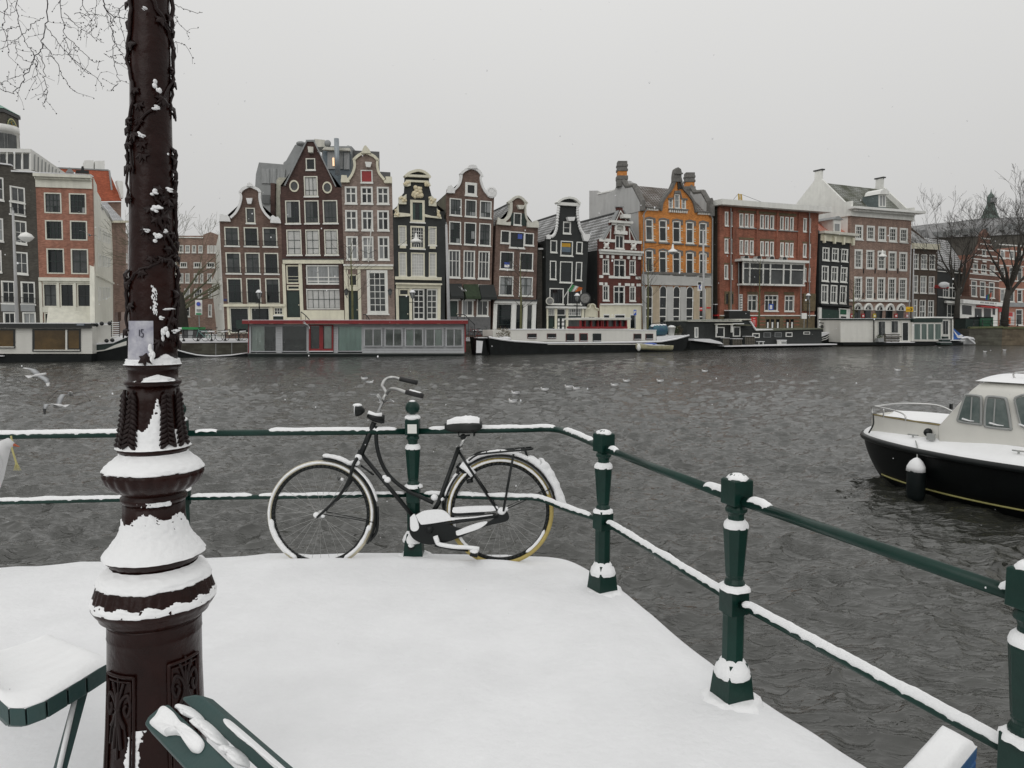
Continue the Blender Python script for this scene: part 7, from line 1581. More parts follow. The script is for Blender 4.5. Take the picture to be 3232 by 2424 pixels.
t=thing('table','small white table on the black houseboat walkway right of the bench','table',F.w(*F.uz(975,740),.8)*1);pr(F,940,698,1010,706,.4,.9,SNOW,'top',t)
for x in(946,998):pr(F,x,706,x+6,742,.7,.78,WHITE,'leg',t)
F=Fac('N',(1790,590),(1930,620),(1930,740),(1790,745),plane=plane(2594,95,2640,96.5))
t=thing('moored_boat','snow covered pointed boat stern between the black and the white houseboat','boat',F.w(0,WZ));px_prism(F,[(1700,745),(1880,740),(1900,690),(1895,595),(1790,660),(1700,670)],-2,0,HBLK,'hull',t);px_prism(F,[(1700,665),(1790,640),(1898,600),(1880,585),(1790,598),(1700,600)],-1.8,.1,SNOW,'snow_layer',t)
for i in(0,1):m=MB();m.tube([F.w(*F.uz(x,y+i*26),.06)for x,y in((1790,662),(1840,650),(1893,615))],.05,5);m.build('white_stripe',WHITE,t)
mt=MB()
for x in(1880,1950,1975,2000):mt.tube([F.w(*F.uz(x,720),-1),F.w(*F.uz(x,470+(x%7)*6),-1)],.12,6)
for y in(470,520):mt.tube([F.w(*F.uz(1850,y),-1),F.w(*F.uz(2030,y+8),-1)],.07,5)
t2=thing('mooring_frame','dark timber mooring frame between the black and white houseboats','frame',F.w(1,WZ));mt.build('timber',BLACKM,t2)
F=Fac('O',(185,385),(1435,370),(1435,610),(190,632),plane=plane(2653,93.5,3010,97.5))
hb=thing('houseboat','white houseboat with flat dark roof and four curtained glass doors on the right','houseboat',F.w(7,WZ))
pr(F,185,384,500,632,-4,0,BWH,'wall',hb)
for i in range(14):y0=380+i*18;pr(F,501,y0,960,y0+17,-4,-.05+(i%2)*.02,BWH,'board',hb)
for i in range(13):y0=378+i*18;pr(F,1285,y0,1435,y0+17,-4,-.05+(i%2)*.02,BWH,'board',hb)
pr(F,960,410,1284,620,-4,.25,BWH,'bay',hb);pr(F,965,376,1286,409,-4,.4,GREENP,'bay_fascia',hb);px_prism(F,[(180,386),(1290,380),(1290,366),(180,372)],-4.3,.2,GREENP,'roof',hb);pr(F,1285,352,1412,372,-4.2,.2,GREENP,'roof',hb);px_prism(F,[(1190,362),(1412,366),(1412,350),(1210,348)],-3,.25,WPLAS,'roof_vent_box',hb);pr(F,185,366,960,371,-4,.1,SNOW,'snow_layer',hb)
GC=mat('glass_green_curtain',(.10,.14,.125),.15,.35,.8,stretch=(7,7,.4))
for a,b in((976,1050),(1056,1122),(1128,1200),(1206,1278)):bwin(F,a,424,b,604,hb,WHITE,GC,fr=5,o=.25)
bwin(F,598,398,678,560,hb,WHITE,[GLASSD,GLASSM],fr=4,o=.0,nx=2);bwin(F,742,394,820,528,hb,WHITE,[GLASSD,GLASSM],fr=4,o=.0,nx=2);bwin(F,862,408,935,618,hb,WHITE,GLASSD,fr=7,o=.0,name='door');bwin(F,1308,388,1376,548,hb,WHITE,GLASSD,fr=6,o=.0,nx=2)
pr(F,546,380,554,632,.03,.1,BLACKM,'drainpipe',hb);pr(F,1400,372,1408,608,.03,.1,BLACKM,'drainpipe',hb)
pr(F,180,630,1500,660,-4.2,.6,HBLK,'hull',hb);pr(F,650,626,960,634,-.1,.7,SNOW,'snow_layer',hb);pr(F,1340,604,1510,611,-2,.7,SNOW,'snow_layer',hb)
t=thing('garden_furniture','dark folded garden furniture with snow on the white houseboat deck','furniture',F.w(*F.uz(735,620),.4)*1)
for i in range(4):pr(F,658,540+i*22,815,553+i*22,.3,.4+(.3 if i==1 else 0),WOODG,'slat',t);pr(F,662,535+i*22,810,540+i*22,.3,.42,SNOW,'snow_layer',t)
for x in(660,730,806):pr(F,x,535,x+9,628,.1,.29,WOODG,'leg',t)
t=thing('potted_plant','grey tub with a small green plant on the white houseboat deck','plant',F.w(*F.uz(590,625),.5)*1);pr(F,555,585,618,628,.2,.8,ZINC,'tub',t,bevel=.05);bush(F.w(*F.uz(585,575),.5),.38,160,GRNL,'foliage',t,.07,9)
t=thing('steps','dark snow edged boarding steps beside the glazed bay of the white houseboat','steps',F.w(*F.uz(1270,650),.8)*1)
for i in range(3):pr(F,1210+i*38,630-i*32,1338,655-i*32,.4-i*.1,1.2-i*.3,HGRN,'step',t);pr(F,1212+i*38,626-i*32,1334,630-i*32,.4-i*.1,1.15-i*.3,SNOW,'snow_layer',t)
t=thing('moored_boat','boat under a blue tarpaulin with snow right of the white houseboat','boat',F.w(*F.uz(1520,640),-1)*1)
px_prism(F,[(1436,600),(1438,472),(1470,490),(1560,560),(1600,600)],-2.5,-.3,mat('tarp_blue',(.02,.09,.32),.5,.3,2),'tarpaulin',t)
for pts in([(1442,490),(1500,560),(1540,545),(1556,560),(1500,575),(1470,540)],[(1480,560),(1560,570),(1575,585),(1500,585)]):px_prism(F,pts,-.29,-.2,SNOW,'snow_patch',t)
px_prism(F,[(1520,655),(1688,655),(1680,600),(1600,575),(1530,590)],-2,-.2,mat('snowed_hull',(.40,.40,.40),.8,.5,1.5,c2=(.08,.09,.09)),'hull',t);px_prism(F,[(1530,592),(1600,585),(1680,602),(1660,578),(1600,566)],-2,-.1,SNOW,'snow_layer',t)
m=MB();m.tube([F.w(*F.uz(1590,580),0),F.w(*F.uz(1665,645),.1)],.09,6);m.build('plank',SNOW,t)
# ------------------------------------------------------------ white cabin boat at the right
A_=Vector((.55,-.835,0)).normalized();N_=Vector((A_.y,-A_.x,0));BOW=Vector((6.90,14.25,0))
def bp_(s,t,z):return BOW+A_*s+N_*t+Vector((0,0,z))
N_=N_ if N_.x<0 else-N_
boat=thing('motor_boat','white cabin boat with black hull and snowy deck moored at the right edge','boat',bp_(3,0,WZ))
CR['Q']=(2640,1140,.42196)
def hb_(s):return 1.45*math.sin(math.pi/2*min(1,(s+.02)/3.2))**.62 if s<3.2 else 1.45-.02*(s-3.2)
m=MB();NS=40;HZ=-.55;rows=12
for i in range(NS+1):
 s=8.5*(i/NS)**1.3
 for j in range(rows+1):
  f=j/rows;z=HZ-(HZ-WZ+.25)*f;w=hb_(max(0,s))*(1-.10*f-.32*f**3);ss=s+.55*f**1.6*(1-min(1,s/3))**1.2
  m.v.append(bp_(ss,w,z))
 for j in range(rows,-1,-1):
  f=j/rows;z=HZ-(HZ-WZ+.25)*f;w=hb_(max(0,s))*(1-.10*f-.32*f**3);ss=s+.55*f**1.6*(1-min(1,s/3))**1.2
  m.v.append(bp_(ss,-w,z))
W_=2*(rows+1)
for i in range(NS):
 for j in range(W_-1):k=i*W_+j;m.f.append((k,k+1,k+W_+1,k+W_))
m.f.append(tuple(range(W_-1,-1,-1)));m.f.append(tuple(NS*W_+j for j in range(W_)))
hull=m.build('hull',mat('hull_gloss_black',(.004,.005,.005),.4,.3,3,spec=.15),boat,True)
YEL=mat('stripe_yellow',(.30,.28,.10),.6,.2,6);m=MB()
def hl(s,z):f=(HZ-z)/(HZ-WZ+.25);w=hb_(s)*(1-.10*f-.32*f**3);return bp_(s+.55*f**1.6*(1-min(1,s/3))**1.2,w+.012,z)
m.tube([hl(.35+i*.2,-1.19)for i in range(40)],.016,6);m.build('waterline_stripe',YEL,boat,True)
m=MB();m.tube([bp_(s,hb_(s)+.03,HZ+.01)for s in[0,.03,.08,.15,.25,.4,.6,.8,1,1.3,1.6,2,2.4,2.8,3.2,4,5,6,7,8]],.055,10);m.tube([bp_(s,-hb_(s)-.03,HZ+.01)for s in[0,.08,.25,.6,1,1.6,2.4,3.2,5,8]],.055,8);m.ball(bp_(-.02,0,HZ),.09,10,8);m.build('rub_rail',BLK,boat,True)
m=MB();SS=[i*.12 for i in range(0,68)]
prof_=[(1.0,-.0),(.985,.045),(.94,.085),(.86,.12),(.78,.15),(.70,.19),(.66,.24)]
for s in SS:
 for(k,h_)in prof_:w=hb_(s+.02);m.v.append(bp_(s+(1-k)*.6*(1-min(1,s/2)),w*k+(0 if k<.99 else.02),HZ+.03+h_+.008*mn.noise(Vector((s*3,k*9,0)))))
n_=len(prof_)
for i in range(len(SS)-1):
 for j in range(n_-1):a=i*n_+j;m.f.append((a,a+1,a+n_+1,a+n_))
m.build('snowy_side_deck',SNOWF,boat,True)
m=MB()
for s in SS[::4]:
 w=hb_(s+.02);m.v+=[bp_(s,w*.9,HZ+.1),bp_(s,-w*.95,HZ+.05)]
for i in range(len(SS[::4])-1):m.f.append((2*i,2*i+1,2*i+3,2*i+2))
m.build('deck',BWH,boat)
def cow(s):return hb_(s+.1)*.66+.02
ring=[(s,cow(s))for s in(.32,.4,.55,.75,1.0,1.3,1.6,1.9)]
top=[bp_(s,w,-.10)for s,w in ring];bot=[bp_(s,w*1.04,HZ+.12)for s,w in ring];top2=[bp_(s,-w,-.10)for s,w in ring];bot2=[bp_(s,-w,HZ+.1)for s,w in ring]
m=MB();P=top2[::-1]+top;Q=bot2[::-1]+bot;n_=len(P)
m.add(P+Q,[(i,i+1,n_+i+1,n_+i)for i in range(n_-1)]);m.build('foredeck_coaming',BWH,boat,True)
m=MB();m.tube(top,.014,6);m.build('brass_edge',mat('brass_edge',(.25,.20,.09),.5),boat,True)
m=MB();K=8
for i in range(len(ring)):
 for j in range(K+1):f=j/K;m.v.append(top[i].lerp(top2[i],f)+Vector((0,0,.02-.06*math.sin(math.pi*f)**.5+.015*mn.noise(Vector((i*.9,j*.7,0))))))
for i in range(len(ring)-1):
 for j in range(K):a=i*(K+1)+j;m.f.append((a,a+K+1,a+K+2,a+1))
m.build('foredeck_snow',SNOWF,boat,True)
CT=.95
class CF:
 o=bp_(0,CT,0);u=A_;n=N_
CS=Fac.__new__(Fac);CS.ox,CS.oy,CS.sc=CR['Q'];CS.o=bp_(0,CT,0);CS.u=A_;CS.n=N_
def cabin_sec(s,k):
 zt=.56;out=[]
 for a,z in((CT,-.46),(CT,-.1),(CT-.02,.25),(CT-.06,.46),(CT-.16,.56),(CT-.4,.62),(0,.66)):out.append((a,z))
 return out
m=MB();ST=[(1.80,0,0),(1.9,.55,.0),(2.24,1,1),(2.5,1,1),(4,1,1),(6.5,1,1)]
sec=[(CT,-.47),(CT,-.1),(CT-.03,.34),(CT-.06,.54),(CT-.15,.64),(CT-.42,.69),(0,.72)];sec=sec+[(-a,z)for a,z in sec[-2::-1]]
def front(s_t,z):return 1.78+max(0,z+.1)*.72
for q in range(6):
 for(a,z)in sec:
  s=front(0,z)+.0 if q==0 else(front(0,z)+.06 if q==1 else[0,0,2.6,3.5,5,6.5][q])
  aa=a*.93 if q==0 else a;m.v.append(bp_(s,aa,z if q else z-.02))
n_=len(sec)
for q in range(5):
 for j in range(n_-1):a=q*n_+j;m.f.append((a,a+n_,a+n_+1,a+1))
m.f.append(tuple(range(n_)));m.build('cabin',BWH,boat,True)
m=MB()
for q,s0 in enumerate((2.30,2.36,2.6,3.5,5,6.5)):
 for j in range(13):t_2=-.86+1.72*j/12;e=min(1,q/1.0)*math.sin(math.pi*j/12)**.3;m.v.append(bp_(s0,t_2,.63+.10*math.cos(t_2*1.1)+.045*e-.012))
for q in range(5):
 for j in range(12):a=q*13+j;m.f.append((a,a+13,a+14,a+1))
m.build('roof_snow',SNOWF,boat,True)
FRM=mat('rubber_grey_frame',(.33,.34,.33),.5,.1,5);BG=mat('boat_window_glass',(.055,.085,.08),.08,.5,2.5,c2=(.20,.23,.22))
for pts,bars in(([(908,440),(935,350),(965,262),(985,252),(1068,262),(1083,285),(1082,460),(1065,470),(925,450)],[(1018,268,1008,455)]),([(1112,480),(1112,400),(1125,282),(1145,265),(1250,275),(1272,300),(1304,490),(1290,508),(1130,490)],[(1192,280,1180,480)]),([(1338,300),(1352,268),(1470,262),(1500,500),(1400,490),(1372,440)],[])):
 P=[Vector((*CS.uz(*p),0))for p in pts];D=crs(P+P[:1],3)[:-1];c=sum(D,Vector())/len(D)
 A1=[CS.w(p.x,p.y,.004)for p in D];w_=MB().prism([CS.w(*(c+(p-c)*.9).xy,.006)for p in D],N_*.012).build('window',BG,boat);MB().tube(A1+A1[:1],.022,6,cap=False).build('frame',FRM,w_,True)
 for x0,y0,x1,y1 in bars:m=MB();m.tube([CS.w(*CS.uz(x0,y0),.02),CS.w(*CS.uz(x1,y1),.02)],.012,5);m.build('sliding_bar',FRM,w_)
 lo=sorted(D,key=lambda p:p.y)[0].y;xs=[p.x for p in D];m=MB();m.tube([CS.w(min(xs)+.08,lo+.07,.018),CS.w((min(xs)+max(xs))/2,lo+.05,.02),CS.w(max(xs)-.1,lo+.05,.018)],[.035,.022,.012],8,flat=.5);m.build('snow_patch',SNOWF,w_,True)
def rail3(pts,r=.014,name='grab_rail',m_=None):m=MB();m.tube(crs(pts,4),r,8);return m.build(name,m_ or mat('stainless',(.55,.55,.54),.25,.1,metal=.8),boat,True)
rail3([bp_(.36,.45,-.10),bp_(.36,.45,.04),bp_(.6,.62,.07),bp_(1.0,.78,.05),bp_(1.18,.84,.0),bp_(1.2,.85,-.10)]);rail3([bp_(.36,.42,.05),bp_(.42,-.3,.07),bp_(.9,-.75,.06),bp_(1.2,-.9,-.08)])
rail3([bp_(.7,.67,.06),bp_(.7,.67,-.1)]);rail3([bp_(1.5,-.95,-.1),bp_(1.6,-.97,.08),bp_(2.0,-.98,.1)]);rail3([bp_(2.75,.55,.7),bp_(2.75,.55,.82),bp_(3.2,.55,.84),bp_(3.9,.55,.84),bp_(4.0,.55,.72)])
for s in(.16,.24):m=MB();m.tube([bp_(s,.08,HZ+.12),bp_(s,.08,HZ+.30)],.028,8);m.build('bow_bollard',FRM,boat,True)
TEAK=mat('orange_teak',(.30,.09,.03),.4,.2,8);m=MB();m.box(bp_(3.9,.1,1.0),(1.2,.9,.03),Matrix.Rotation(math.atan2(A_.y,A_.x),3,'Z'));ht=m.build('roof_hatch',WHITE,boat);m=MB();m.box(bp_(3.9,.1,.96),(1.1,.84,.045),Matrix.Rotation(math.atan2(A_.y,A_.x),3,'Z'));m.build('teak_frame',TEAK,ht);m=MB();m.box(bp_(3.9,.1,.86),(.16,.16,.14));m.build('hatch_bracket',FRM,ht)
m=MB();m.ball(bp_(1.62,.9,-.24),.08,8,6,(1,.6,.9));m.build('side_lamp',BLK,boat,True);m=MB();P=[CS.w(*CS.uz(x,y),.0)for x,y in((686,585),(740,590),(742,545),(688,538))];m.prism(P,N_*.06);m.build('vent_grille',FRM,boat)
m=MB();P=[CS.w(*CS.uz(x,y),.01)for x,y in((857,355),(874,358),(874,318),(859,316))];m.prism(P,N_*.05);m.build('nav_light',BLK,boat)
m=MB();a=bp_(.42,.52,-.11);m.tube(crs([a,bp_(.52,.68,-.25),bp_(.50,.78,-.40)],4),.014,6);m.build('mooring_line',BLK,boat,True)
fc=at(2640+602*.42196,1140+760*.42196,12.15)
fen=MB();fen.lathe([(.04,-.66),(.12,-.60),(.145,-.5),(.145,-.14),(.12,-.04),(.05,.04),(.03,.09)],16,fc+Vector((0,-.0,-.02)));f_=fen.build('fender',mat('fender_black',(.006,.009,.009),.5,.3,spec=.15),boat,True)
m=MB();m.lathe([(.148,-.14),(.14,-.06),(.10,.02),(.05,.07),(.01,.09)],16,fc+Vector((0,0,0)),fn=lambda q,r,z:r*(1+.08*math.sin(3*q)));m.build('snow_cap',SNOWF,f_,True);m=MB();m.tube([fc+Vector((0,0,.07)),fc+Vector((.05,.1,.25)),fc+Vector((.1,.25,.33))],.010,6);m.build('fender_rope',FRM,f_)
for s in(1.35,3.1):m=MB();c=bp_(s,hb_(s)*.80,HZ+.19);m.tube([c-A_*.09+Vector((0,0,.04)),c+A_*.09+Vector((0,0,.04))],.012,6);m.tube([c,c+Vector((0,0,.04))],.016,6);m.build('cleat',FRM,boat,True)
m=MB();m.tube([bp_(s,hb_(s)*.70,HZ+.21)for s in(2.6,3.2,3.8,4.4,5)],.012,6);m.build('teak_step_strip',MATS['brass_edge'],boat)
m=MB();m.tube(crs([bp_(.2,.08,HZ+.25),bp_(-.3,-.6,-.9),bp_(-.6,-1.6,-.95),bp_(-.7,-3,-.6)],5),.012,6);m.build('bow_rope',FRM,boat,True)
# ------------------------------------------------------------ trees
BARK=mat('wet_bark',(.040,.036,.030),.9,.3,3);BARKM=mat('mossy_bark',(.13,.13,.06),.9,.4,2)
def grow(mb,p,d,L,r,lev,rnd,spread=.55,up=.12,kids=3,rmin=.012,sides=5):
 n=4;pts=[p.copy()];rs=[r];q=p.copy();dd=d.copy()
 for i in range(n):
  dd=(dd+Vector((rnd.gauss(0,.10),rnd.gauss(0,.10),rnd.gauss(0,.07)+up*.25))).normalized();q=q+dd*(L/n);pts.append(q.copy());rs.append(max(rmin,r*(1-.42*(i+1)/n)))
 mb.tube(pts,rs,sides if r>.06 else 3,cap=False)
 if lev<=0:return
 k=kids if isinstance(kids,int)else kids[0]
 for i in range(k+(1 if rnd.random()<.4 else 0)):
  j=n if i==0 else rnd.choice((1,2,3,4,4));a=rnd.uniform(0,2*math.pi);s_=spread*(.35 if i==0 else rnd.uniform(.6,1.25))
  e=dd.orthogonal().normalized();f=dd.cross(e);nd=(dd*math.cos(s_)+(e*math.cos(a)+f*math.sin(a))*math.sin(s_));nd.z+=up;nd.normalize()
  grow(mb,pts[j],nd,L*rnd.uniform(.62,.85),max(rmin,rs[j]*(.82 if i==0 else.58)),lev-1,rnd,spread,up,kids,rmin,sides)
def gp(x,y):return(2640+x*.36164,520+y*.36164)
def bare_tree(x,ybase,Y,H,r,seed,label,lean=0,forks=4):
 b=at(*gp(x,ybase),Y);t=thing('bare_tree',label,'tree',b);rnd=random.Random(seed);m=MB();h1=H*.30
 pts=[b-Vector((0,0,1)),b+Vector((lean*.2,0,h1*.5)),b+Vector((lean*.5,0,h1))];m.tube(pts,[r*1.15,r*.85,r*.7],9);m.build('trunk',BARK,t,True);cr_=MB()
 for i in range(forks):
  a=2*math.pi*i/forks+rnd.random();d=Vector((math.cos(a)*.55+lean*.06,math.sin(a)*.3,1)).normalized();grow(cr_,pts[2]-Vector((0,0,rnd.random()*h1*.35)),d,H*.235,r*.5,6,rnd,.56,.07,2,.014)
 o=cr_.build('crown',BARK,t);return t
bare_tree(1045,1410,107,18.5,.42,5,'large bare tree in front of the dark corner house, left of the two big trees',0,6);bare_tree(1455,1410,105,20.5,.50,9,'largest bare tree at the right edge with a thick dark trunk',1.2,7)
def young(crop,x,y0,y1,Y,seed,label,m=BARKM,n=16):
 ox,oy,sc=CR[crop];b=at(ox+x*sc,1020,Y);b.z=0;tz=at(ox+x*sc,oy+y0*sc,Y).z;t=thing('young_tree',label,'tree',b);rnd=random.Random(seed);H=tz
 MB().tube([b-Vector((0,0,.1)),b+Vector((.05,0,H*.4)),b+Vector((-.03,0,H*.75)),b+Vector((0,0,H))],[.14,.11,.06,.015],7).build('trunk',m,t,True);cr_=MB()
 for i in range(n):
  f=.33+.62*i/n;a=rnd.uniform(0,6.28);d=Vector((math.cos(a),math.sin(a)*.6,.75)).normalized();grow(cr_,b+Vector((0,0,H*f)),d,H*.16*(1.15-f*.6),.028,2,rnd,.5,.1,2,.010)
 cr_.build('crown',BARK,t)
young('B',1042,760,1350,76,1,'slim young bare tree with mossy stem in front of the pinkish bell gable house');young('D',662,800,1400,81.5,2,'slim young bare tree in front of the small brown neck gable house')
young('E',580,870,1430,88.5,3,'slim young bare tree in front of the orange house');young('F',452,860,1440,95,4,'slim young bare tree in front of the red brick office');young('G',143,985,1335,103,6,'slim young bare tree at the left corner of the five bay house')
def hp(x,y):return(500+x*.30151,680+y*.30151)
b=at(*hp(250,1180),84);t=thing('mossy_tree','mossy greenish bare tree in the side street gap right of the lamp post','tree',b);m=MB();m.tube([b-Vector((0,0,.5)),b+Vector((0,0,2.2)),b+Vector((-.2,0,4))],[.75,.55,.4],9);m.build('trunk',BARK,t,True);cr_=MB();rnd=random.Random(12)
for i in range(8):a=-.5+3.9*i/7;grow(cr_,b+Vector((-.1,0,2.0+.4*i)),Vector((math.cos(a),math.sin(i)*.35,.55+.3*math.sin(a))).normalized(),3.4,.17,5,rnd,.6,.06,2,.012)
cr_.build('crown',mat('mossy_twigs',(.12,.12,.075),.9,.3,1),t)
def tp(x,y,D):return at(x*.4219,y*.4219,D)
TW=mat('twig_dark',(.018,.014,.018),.8,.3,9)
t=thing('overhanging_branches','thin bare budding branches hanging into the top left corner','tree branches',tp(200,-200,4.6));rnd=random.Random(21);allp=[]
main=[([(370,-120),(355,0),(345,150),(318,310),(285,400),(230,495),(185,600),(120,672),(70,694),(0,665)],6),([(345,190),(420,300),(500,390),(560,450),(640,520),(720,580),(755,625)],3),([(318,315),(380,400),(440,500),(480,580),(530,660),(575,695)],3),
  ([(130,-100),(128,60),(150,200),(200,330),(250,400),(290,460)],4),([(290,400),(330,480),(330,560),(345,650),(352,720),(325,798)],3),([(150,200),(60,215),(0,225)],2.5),([(340,130),(280,160),(180,240),(110,300),(0,305)],3),([(110,300),(120,380),(180,450),(250,470)],2),
  ([(440,-80),(450,40),(480,190),(490,290),(540,440),(600,500),(650,540)],3.5),([(480,90),(540,160),(600,210),(680,260),(780,325)],2.5),([(490,270),(560,330),(630,400),(690,450),(745,465)],2.5),([(770,-80),(780,30),(830,110),(900,135),(975,140)],7),
  ([(780,40),(820,120),(840,220),(860,310),(900,380),(930,430),(955,480)],4),([(840,220),(850,350),(850,470),(880,570),(885,610),(830,680)],2.5),([(885,60),(905,180),(925,260),(950,360)],3),([(610,-60),(620,30),(660,110),(690,200),(650,250)],2.5),([(720,-60),(720,90),(715,170),(690,235)],2),
  ([(0,620),(80,590),(150,560),(215,505)],2),([(230,495),(270,440),(275,530),(265,600)],2),([(1255,-40),(1290,60),(1310,130),(1360,200),(1420,250)],2.5),([(1200,-60),(1300,30),(1400,75),(1510,92)],2.5),([(60,-80),(50,60),(20,180),(60,330),(70,420)],3),([(-40,60),(60,110),(128,70)],3),([(1280,320),(1330,322),(1380,325)],1.5),([(0,370),(60,330),(110,300)],2),([(980,30),(900,60),(860,90)],3),([(560,105),(640,108),(740,110),(800,125)],2),([(345,420),(430,410),(500,405),(580,415)],2),([(775,395),(820,425),(865,435)],1.5)]
for pi,(pts,w)in enumerate(main):
 D=4.3+.45*math.sin(pi*2.4);P=crs([tp(x,y,D)for x,y in pts],5);P=[p+Vector((rnd.gauss(0,.002),rnd.gauss(0,.008),rnd.gauss(0,.002)))for p in P];k=.42*D/FPX/2*.9
 m=MB();m.tube(P,[w*1.15*k*(1-.65*i/len(P))+.0008 for i in range(len(P))],5,cap=False)
 for i in range(3,len(P),1):
  if rnd.random()<.28:
   q=P[i];d=(P[min(i+1,len(P)-1)]-P[i-1]).normalized();s_=rnd.choice((-1,1));e=Vector((d.z,0,-d.x))*s_;L1=rnd.uniform(.02,.12);pp=[q];dd=(d*.6+e).normalized()
   for _ in range(3):dd=(dd+Vector((rnd.gauss(0,.25),rnd.gauss(0,.2),rnd.gauss(0,.25)-.08))).normalized();pp.append(pp[-1]+dd*L1/3)
   m.tube(pp,[.0012,.0010,.0009,.0007],3,cap=False)
   for z in pp[1:]:
    for _ in range(rnd.choice((0,1,1))):m.ball(z+Vector((rnd.gauss(0,.004),0,rnd.gauss(0,.004))),rnd.uniform(.0022,.0042),5,3)
  if rnd.random()<.25:m.ball(P[i]+Vector((rnd.gauss(0,.003),0,rnd.gauss(0,.003))),rnd.uniform(.002,.004),5,3)
 m.build('twig',TW,t)['kind']='stuff'
# ------------------------------------------------------------ street furniture across the water
def ob_(crop,x,y,Y):ox,oy,sc=CR[crop];return at(ox+x*sc,oy+y*sc,Y)
def base(crop,x,Y):p=ob_(crop,x,0,Y);p=at(CR[crop][0]+x*CR[crop][2],1020,Y);p.z=0;return p
def lantern(crop,x,ytop,Y,label,group='classic street lanterns on the far quay'):
 b=base(crop,x,Y);H=ob_(crop,x,ytop,Y).z;t=thing('street_lantern',label,'street lamp',b,group)
 m=MB();m.lathe([(.22,0),(.2,.5),(.12,.8),(.07,1.0),(.05,H-1.1),(.09,H-1.05),(.05,H-.98)],10,b);m.tube([b+Vector((-.35,0,H-1.4)),b+Vector((.35,0,H-1.4))],.03,5);m.build('post',BLACKM,t,True)
 MB().lathe([(.12,H-.98),(.30,H-.42)],6,b).build('lantern_glass',GLASSC,t);m=MB()
 for k in range(6):a=k*math.pi/3;m.tube([b+Vector((.13*math.cos(a),.13*math.sin(a),H-.98)),b+Vector((.31*math.cos(a),.31*math.sin(a),H-.42))],.022,4)
 m.build('lantern_frame',BLACKM,t);MB().lathe([(.36,H-.42),(.2,H-.22),(.06,H-.14),(.09,H-.06),(.01,H)],8,b).build('lantern_roof',BLACKM,t);MB().lathe([(.33,H-.40),(.19,H-.19),(.07,H-.11)],8,b+Vector((0,-.02,.02))).build('snow_cap',SNOW,t)
lantern('B',368,1132,73.5,'classic black street lantern in front of the first bell gable house');lantern('C',606,1132,77,'classic black street lantern in front of the black and cream house');lantern('D',1108,1112,82,'classic black street lantern in front of the black pub house');lantern('F',850,1150,97,'classic black street lantern at the right end of the red brick office')
for x in(997,1315):
 p=ob_('B',x,1150,79.2);g=thing('wall_lantern','wall lantern %s of the pinkish bell gable house'%('left of the door' if x<1100 else 'right of the tall window'),'lamp',p);m=MB();m.lathe([(.14,-.45),(.24,.05)],6,p);m.build('lantern_glass',GLASSM,g);m=MB();m.lathe([(.28,.05),(.05,.3)],6,p);m.tube([p+Vector((0,0,-.5)),p+Vector((0,.4,-.7))],.04,5);m.build('lantern_roof',BLACKM,g)
PG=mat('pole_grey',(.42,.42,.42),.6,.08,2)
def pole(crop,xt,yt,xb,yb,Y,label,r=.13,dark=None):
 a=ob_(crop,xb,yb,Y);b=ob_(crop,xt,yt,Y);g=thing('lamp_pole',label,'pole',Vector((a.x,a.y,0)));m=MB();a0=Vector((a.x+(a.x-b.x)*.1,a.y,min(a.z,0)if dark is None else 0));m.tube([a0,b],[r,r*.6],10);m.build('pole',PG,g,True)
 if dark:m=MB();d_=(b-a0);m.tube([a0,a0+d_*dark],r*1.12,10);m.build('dark_foot',GREENP,g,True)
 m=MB();m.tube([b,b+Vector((0,0,.25))],r*.3,6);m.build('top_fitting',ZINC,g);return g,a0,b
g,a,b=pole('A',75,708,100,1372,66,'tall pale lamp pole with a side globe before the dark grey house',.16,.12)
c=ob_('A',152,865,66);m=MB();m.tube([a.lerp(b,.76),c+Vector((0,0,-.15))],.04,5);m.build('arm',PG,g);m=MB();m.lathe([(.02,-.4),(.28,-.35),(.62,-.02),(.62,.02),(.4,.3),(.02,.48)],14,c);m.build('globe_lamp',WPLAS,g,True)
g,a,b=pole('C',849,665,868,1262,79,'tall pale leaning lamp pole between the black house and the awning house',.2,.02)
g,a,b=pole('E',1036,640,1042,1372,87,'tall pale lamp pole with a white sign before the orange house',.17,.14);P=[ob_('E',x,y,86.7)for x,y in((990,1135),(1028,1135),(1028,1060),(990,1060))];sg=MB().prism(P,Vector((0,.08,0))).build('sign_panel',WPLAS,g);m=MB();m.tube([ob_('E',x,y,86.6)for x,y in((1014,1088),(1004,1096),(1006,1112),(1014,1122))],.06,5);m.build('phone_symbol',mat('sign_blue',(.02,.06,.4),.5),sg)
m=MB()
for i in range(4):m.tube([ob_('E',994,1066+i*5,86.6),ob_('E',1020,1066+i*5,86.6)],.03,4)
m.build('sign_text',BLACKM,sg)['kind']='stuff'
g,a,b=pole('G',676,735,666,1335,105,'tall thin grey pole at the right corner of the five bay house',.12);g,a,b=pole('G',652,700,634,1330,107.5,'second thin grey pole carrying the yellow sign by the five bay house',.10)
P=[ob_('G',x,y,104)for x,y in((608,1283),(670,1283),(670,1240),(608,1240))];g=thing('direction_sign','yellow direction sign with a dark arrow head beside the five bay house','sign',P[0]);sg=MB().prism(P,Vector((0,.1,0))).build('panel',mat('sign_yellow',(.75,.45,.01),.5,.03),g)
m=MB();P=[ob_('G',x,y,103.9)for x,y in((645,1247),(651,1247),(664,1261),(651,1276),(645,1276),(656,1261))];m.prism(P,Vector((0,.05,0)));m.build('arrow',BLACKM,sg);MB().tube([ob_('G',664,1283,104.05),ob_('G',664,1340,104.05)],.05,5).build('post',ZINC,g)
m=MB()
for i in range(5):P=[ob_('G',x,y,103.9)for x,y in((614+i*6,1268),(618+i*6,1268),(618+i*6,1262),(614+i*6,1262))];m.prism(P,Vector((0,.05,0)))
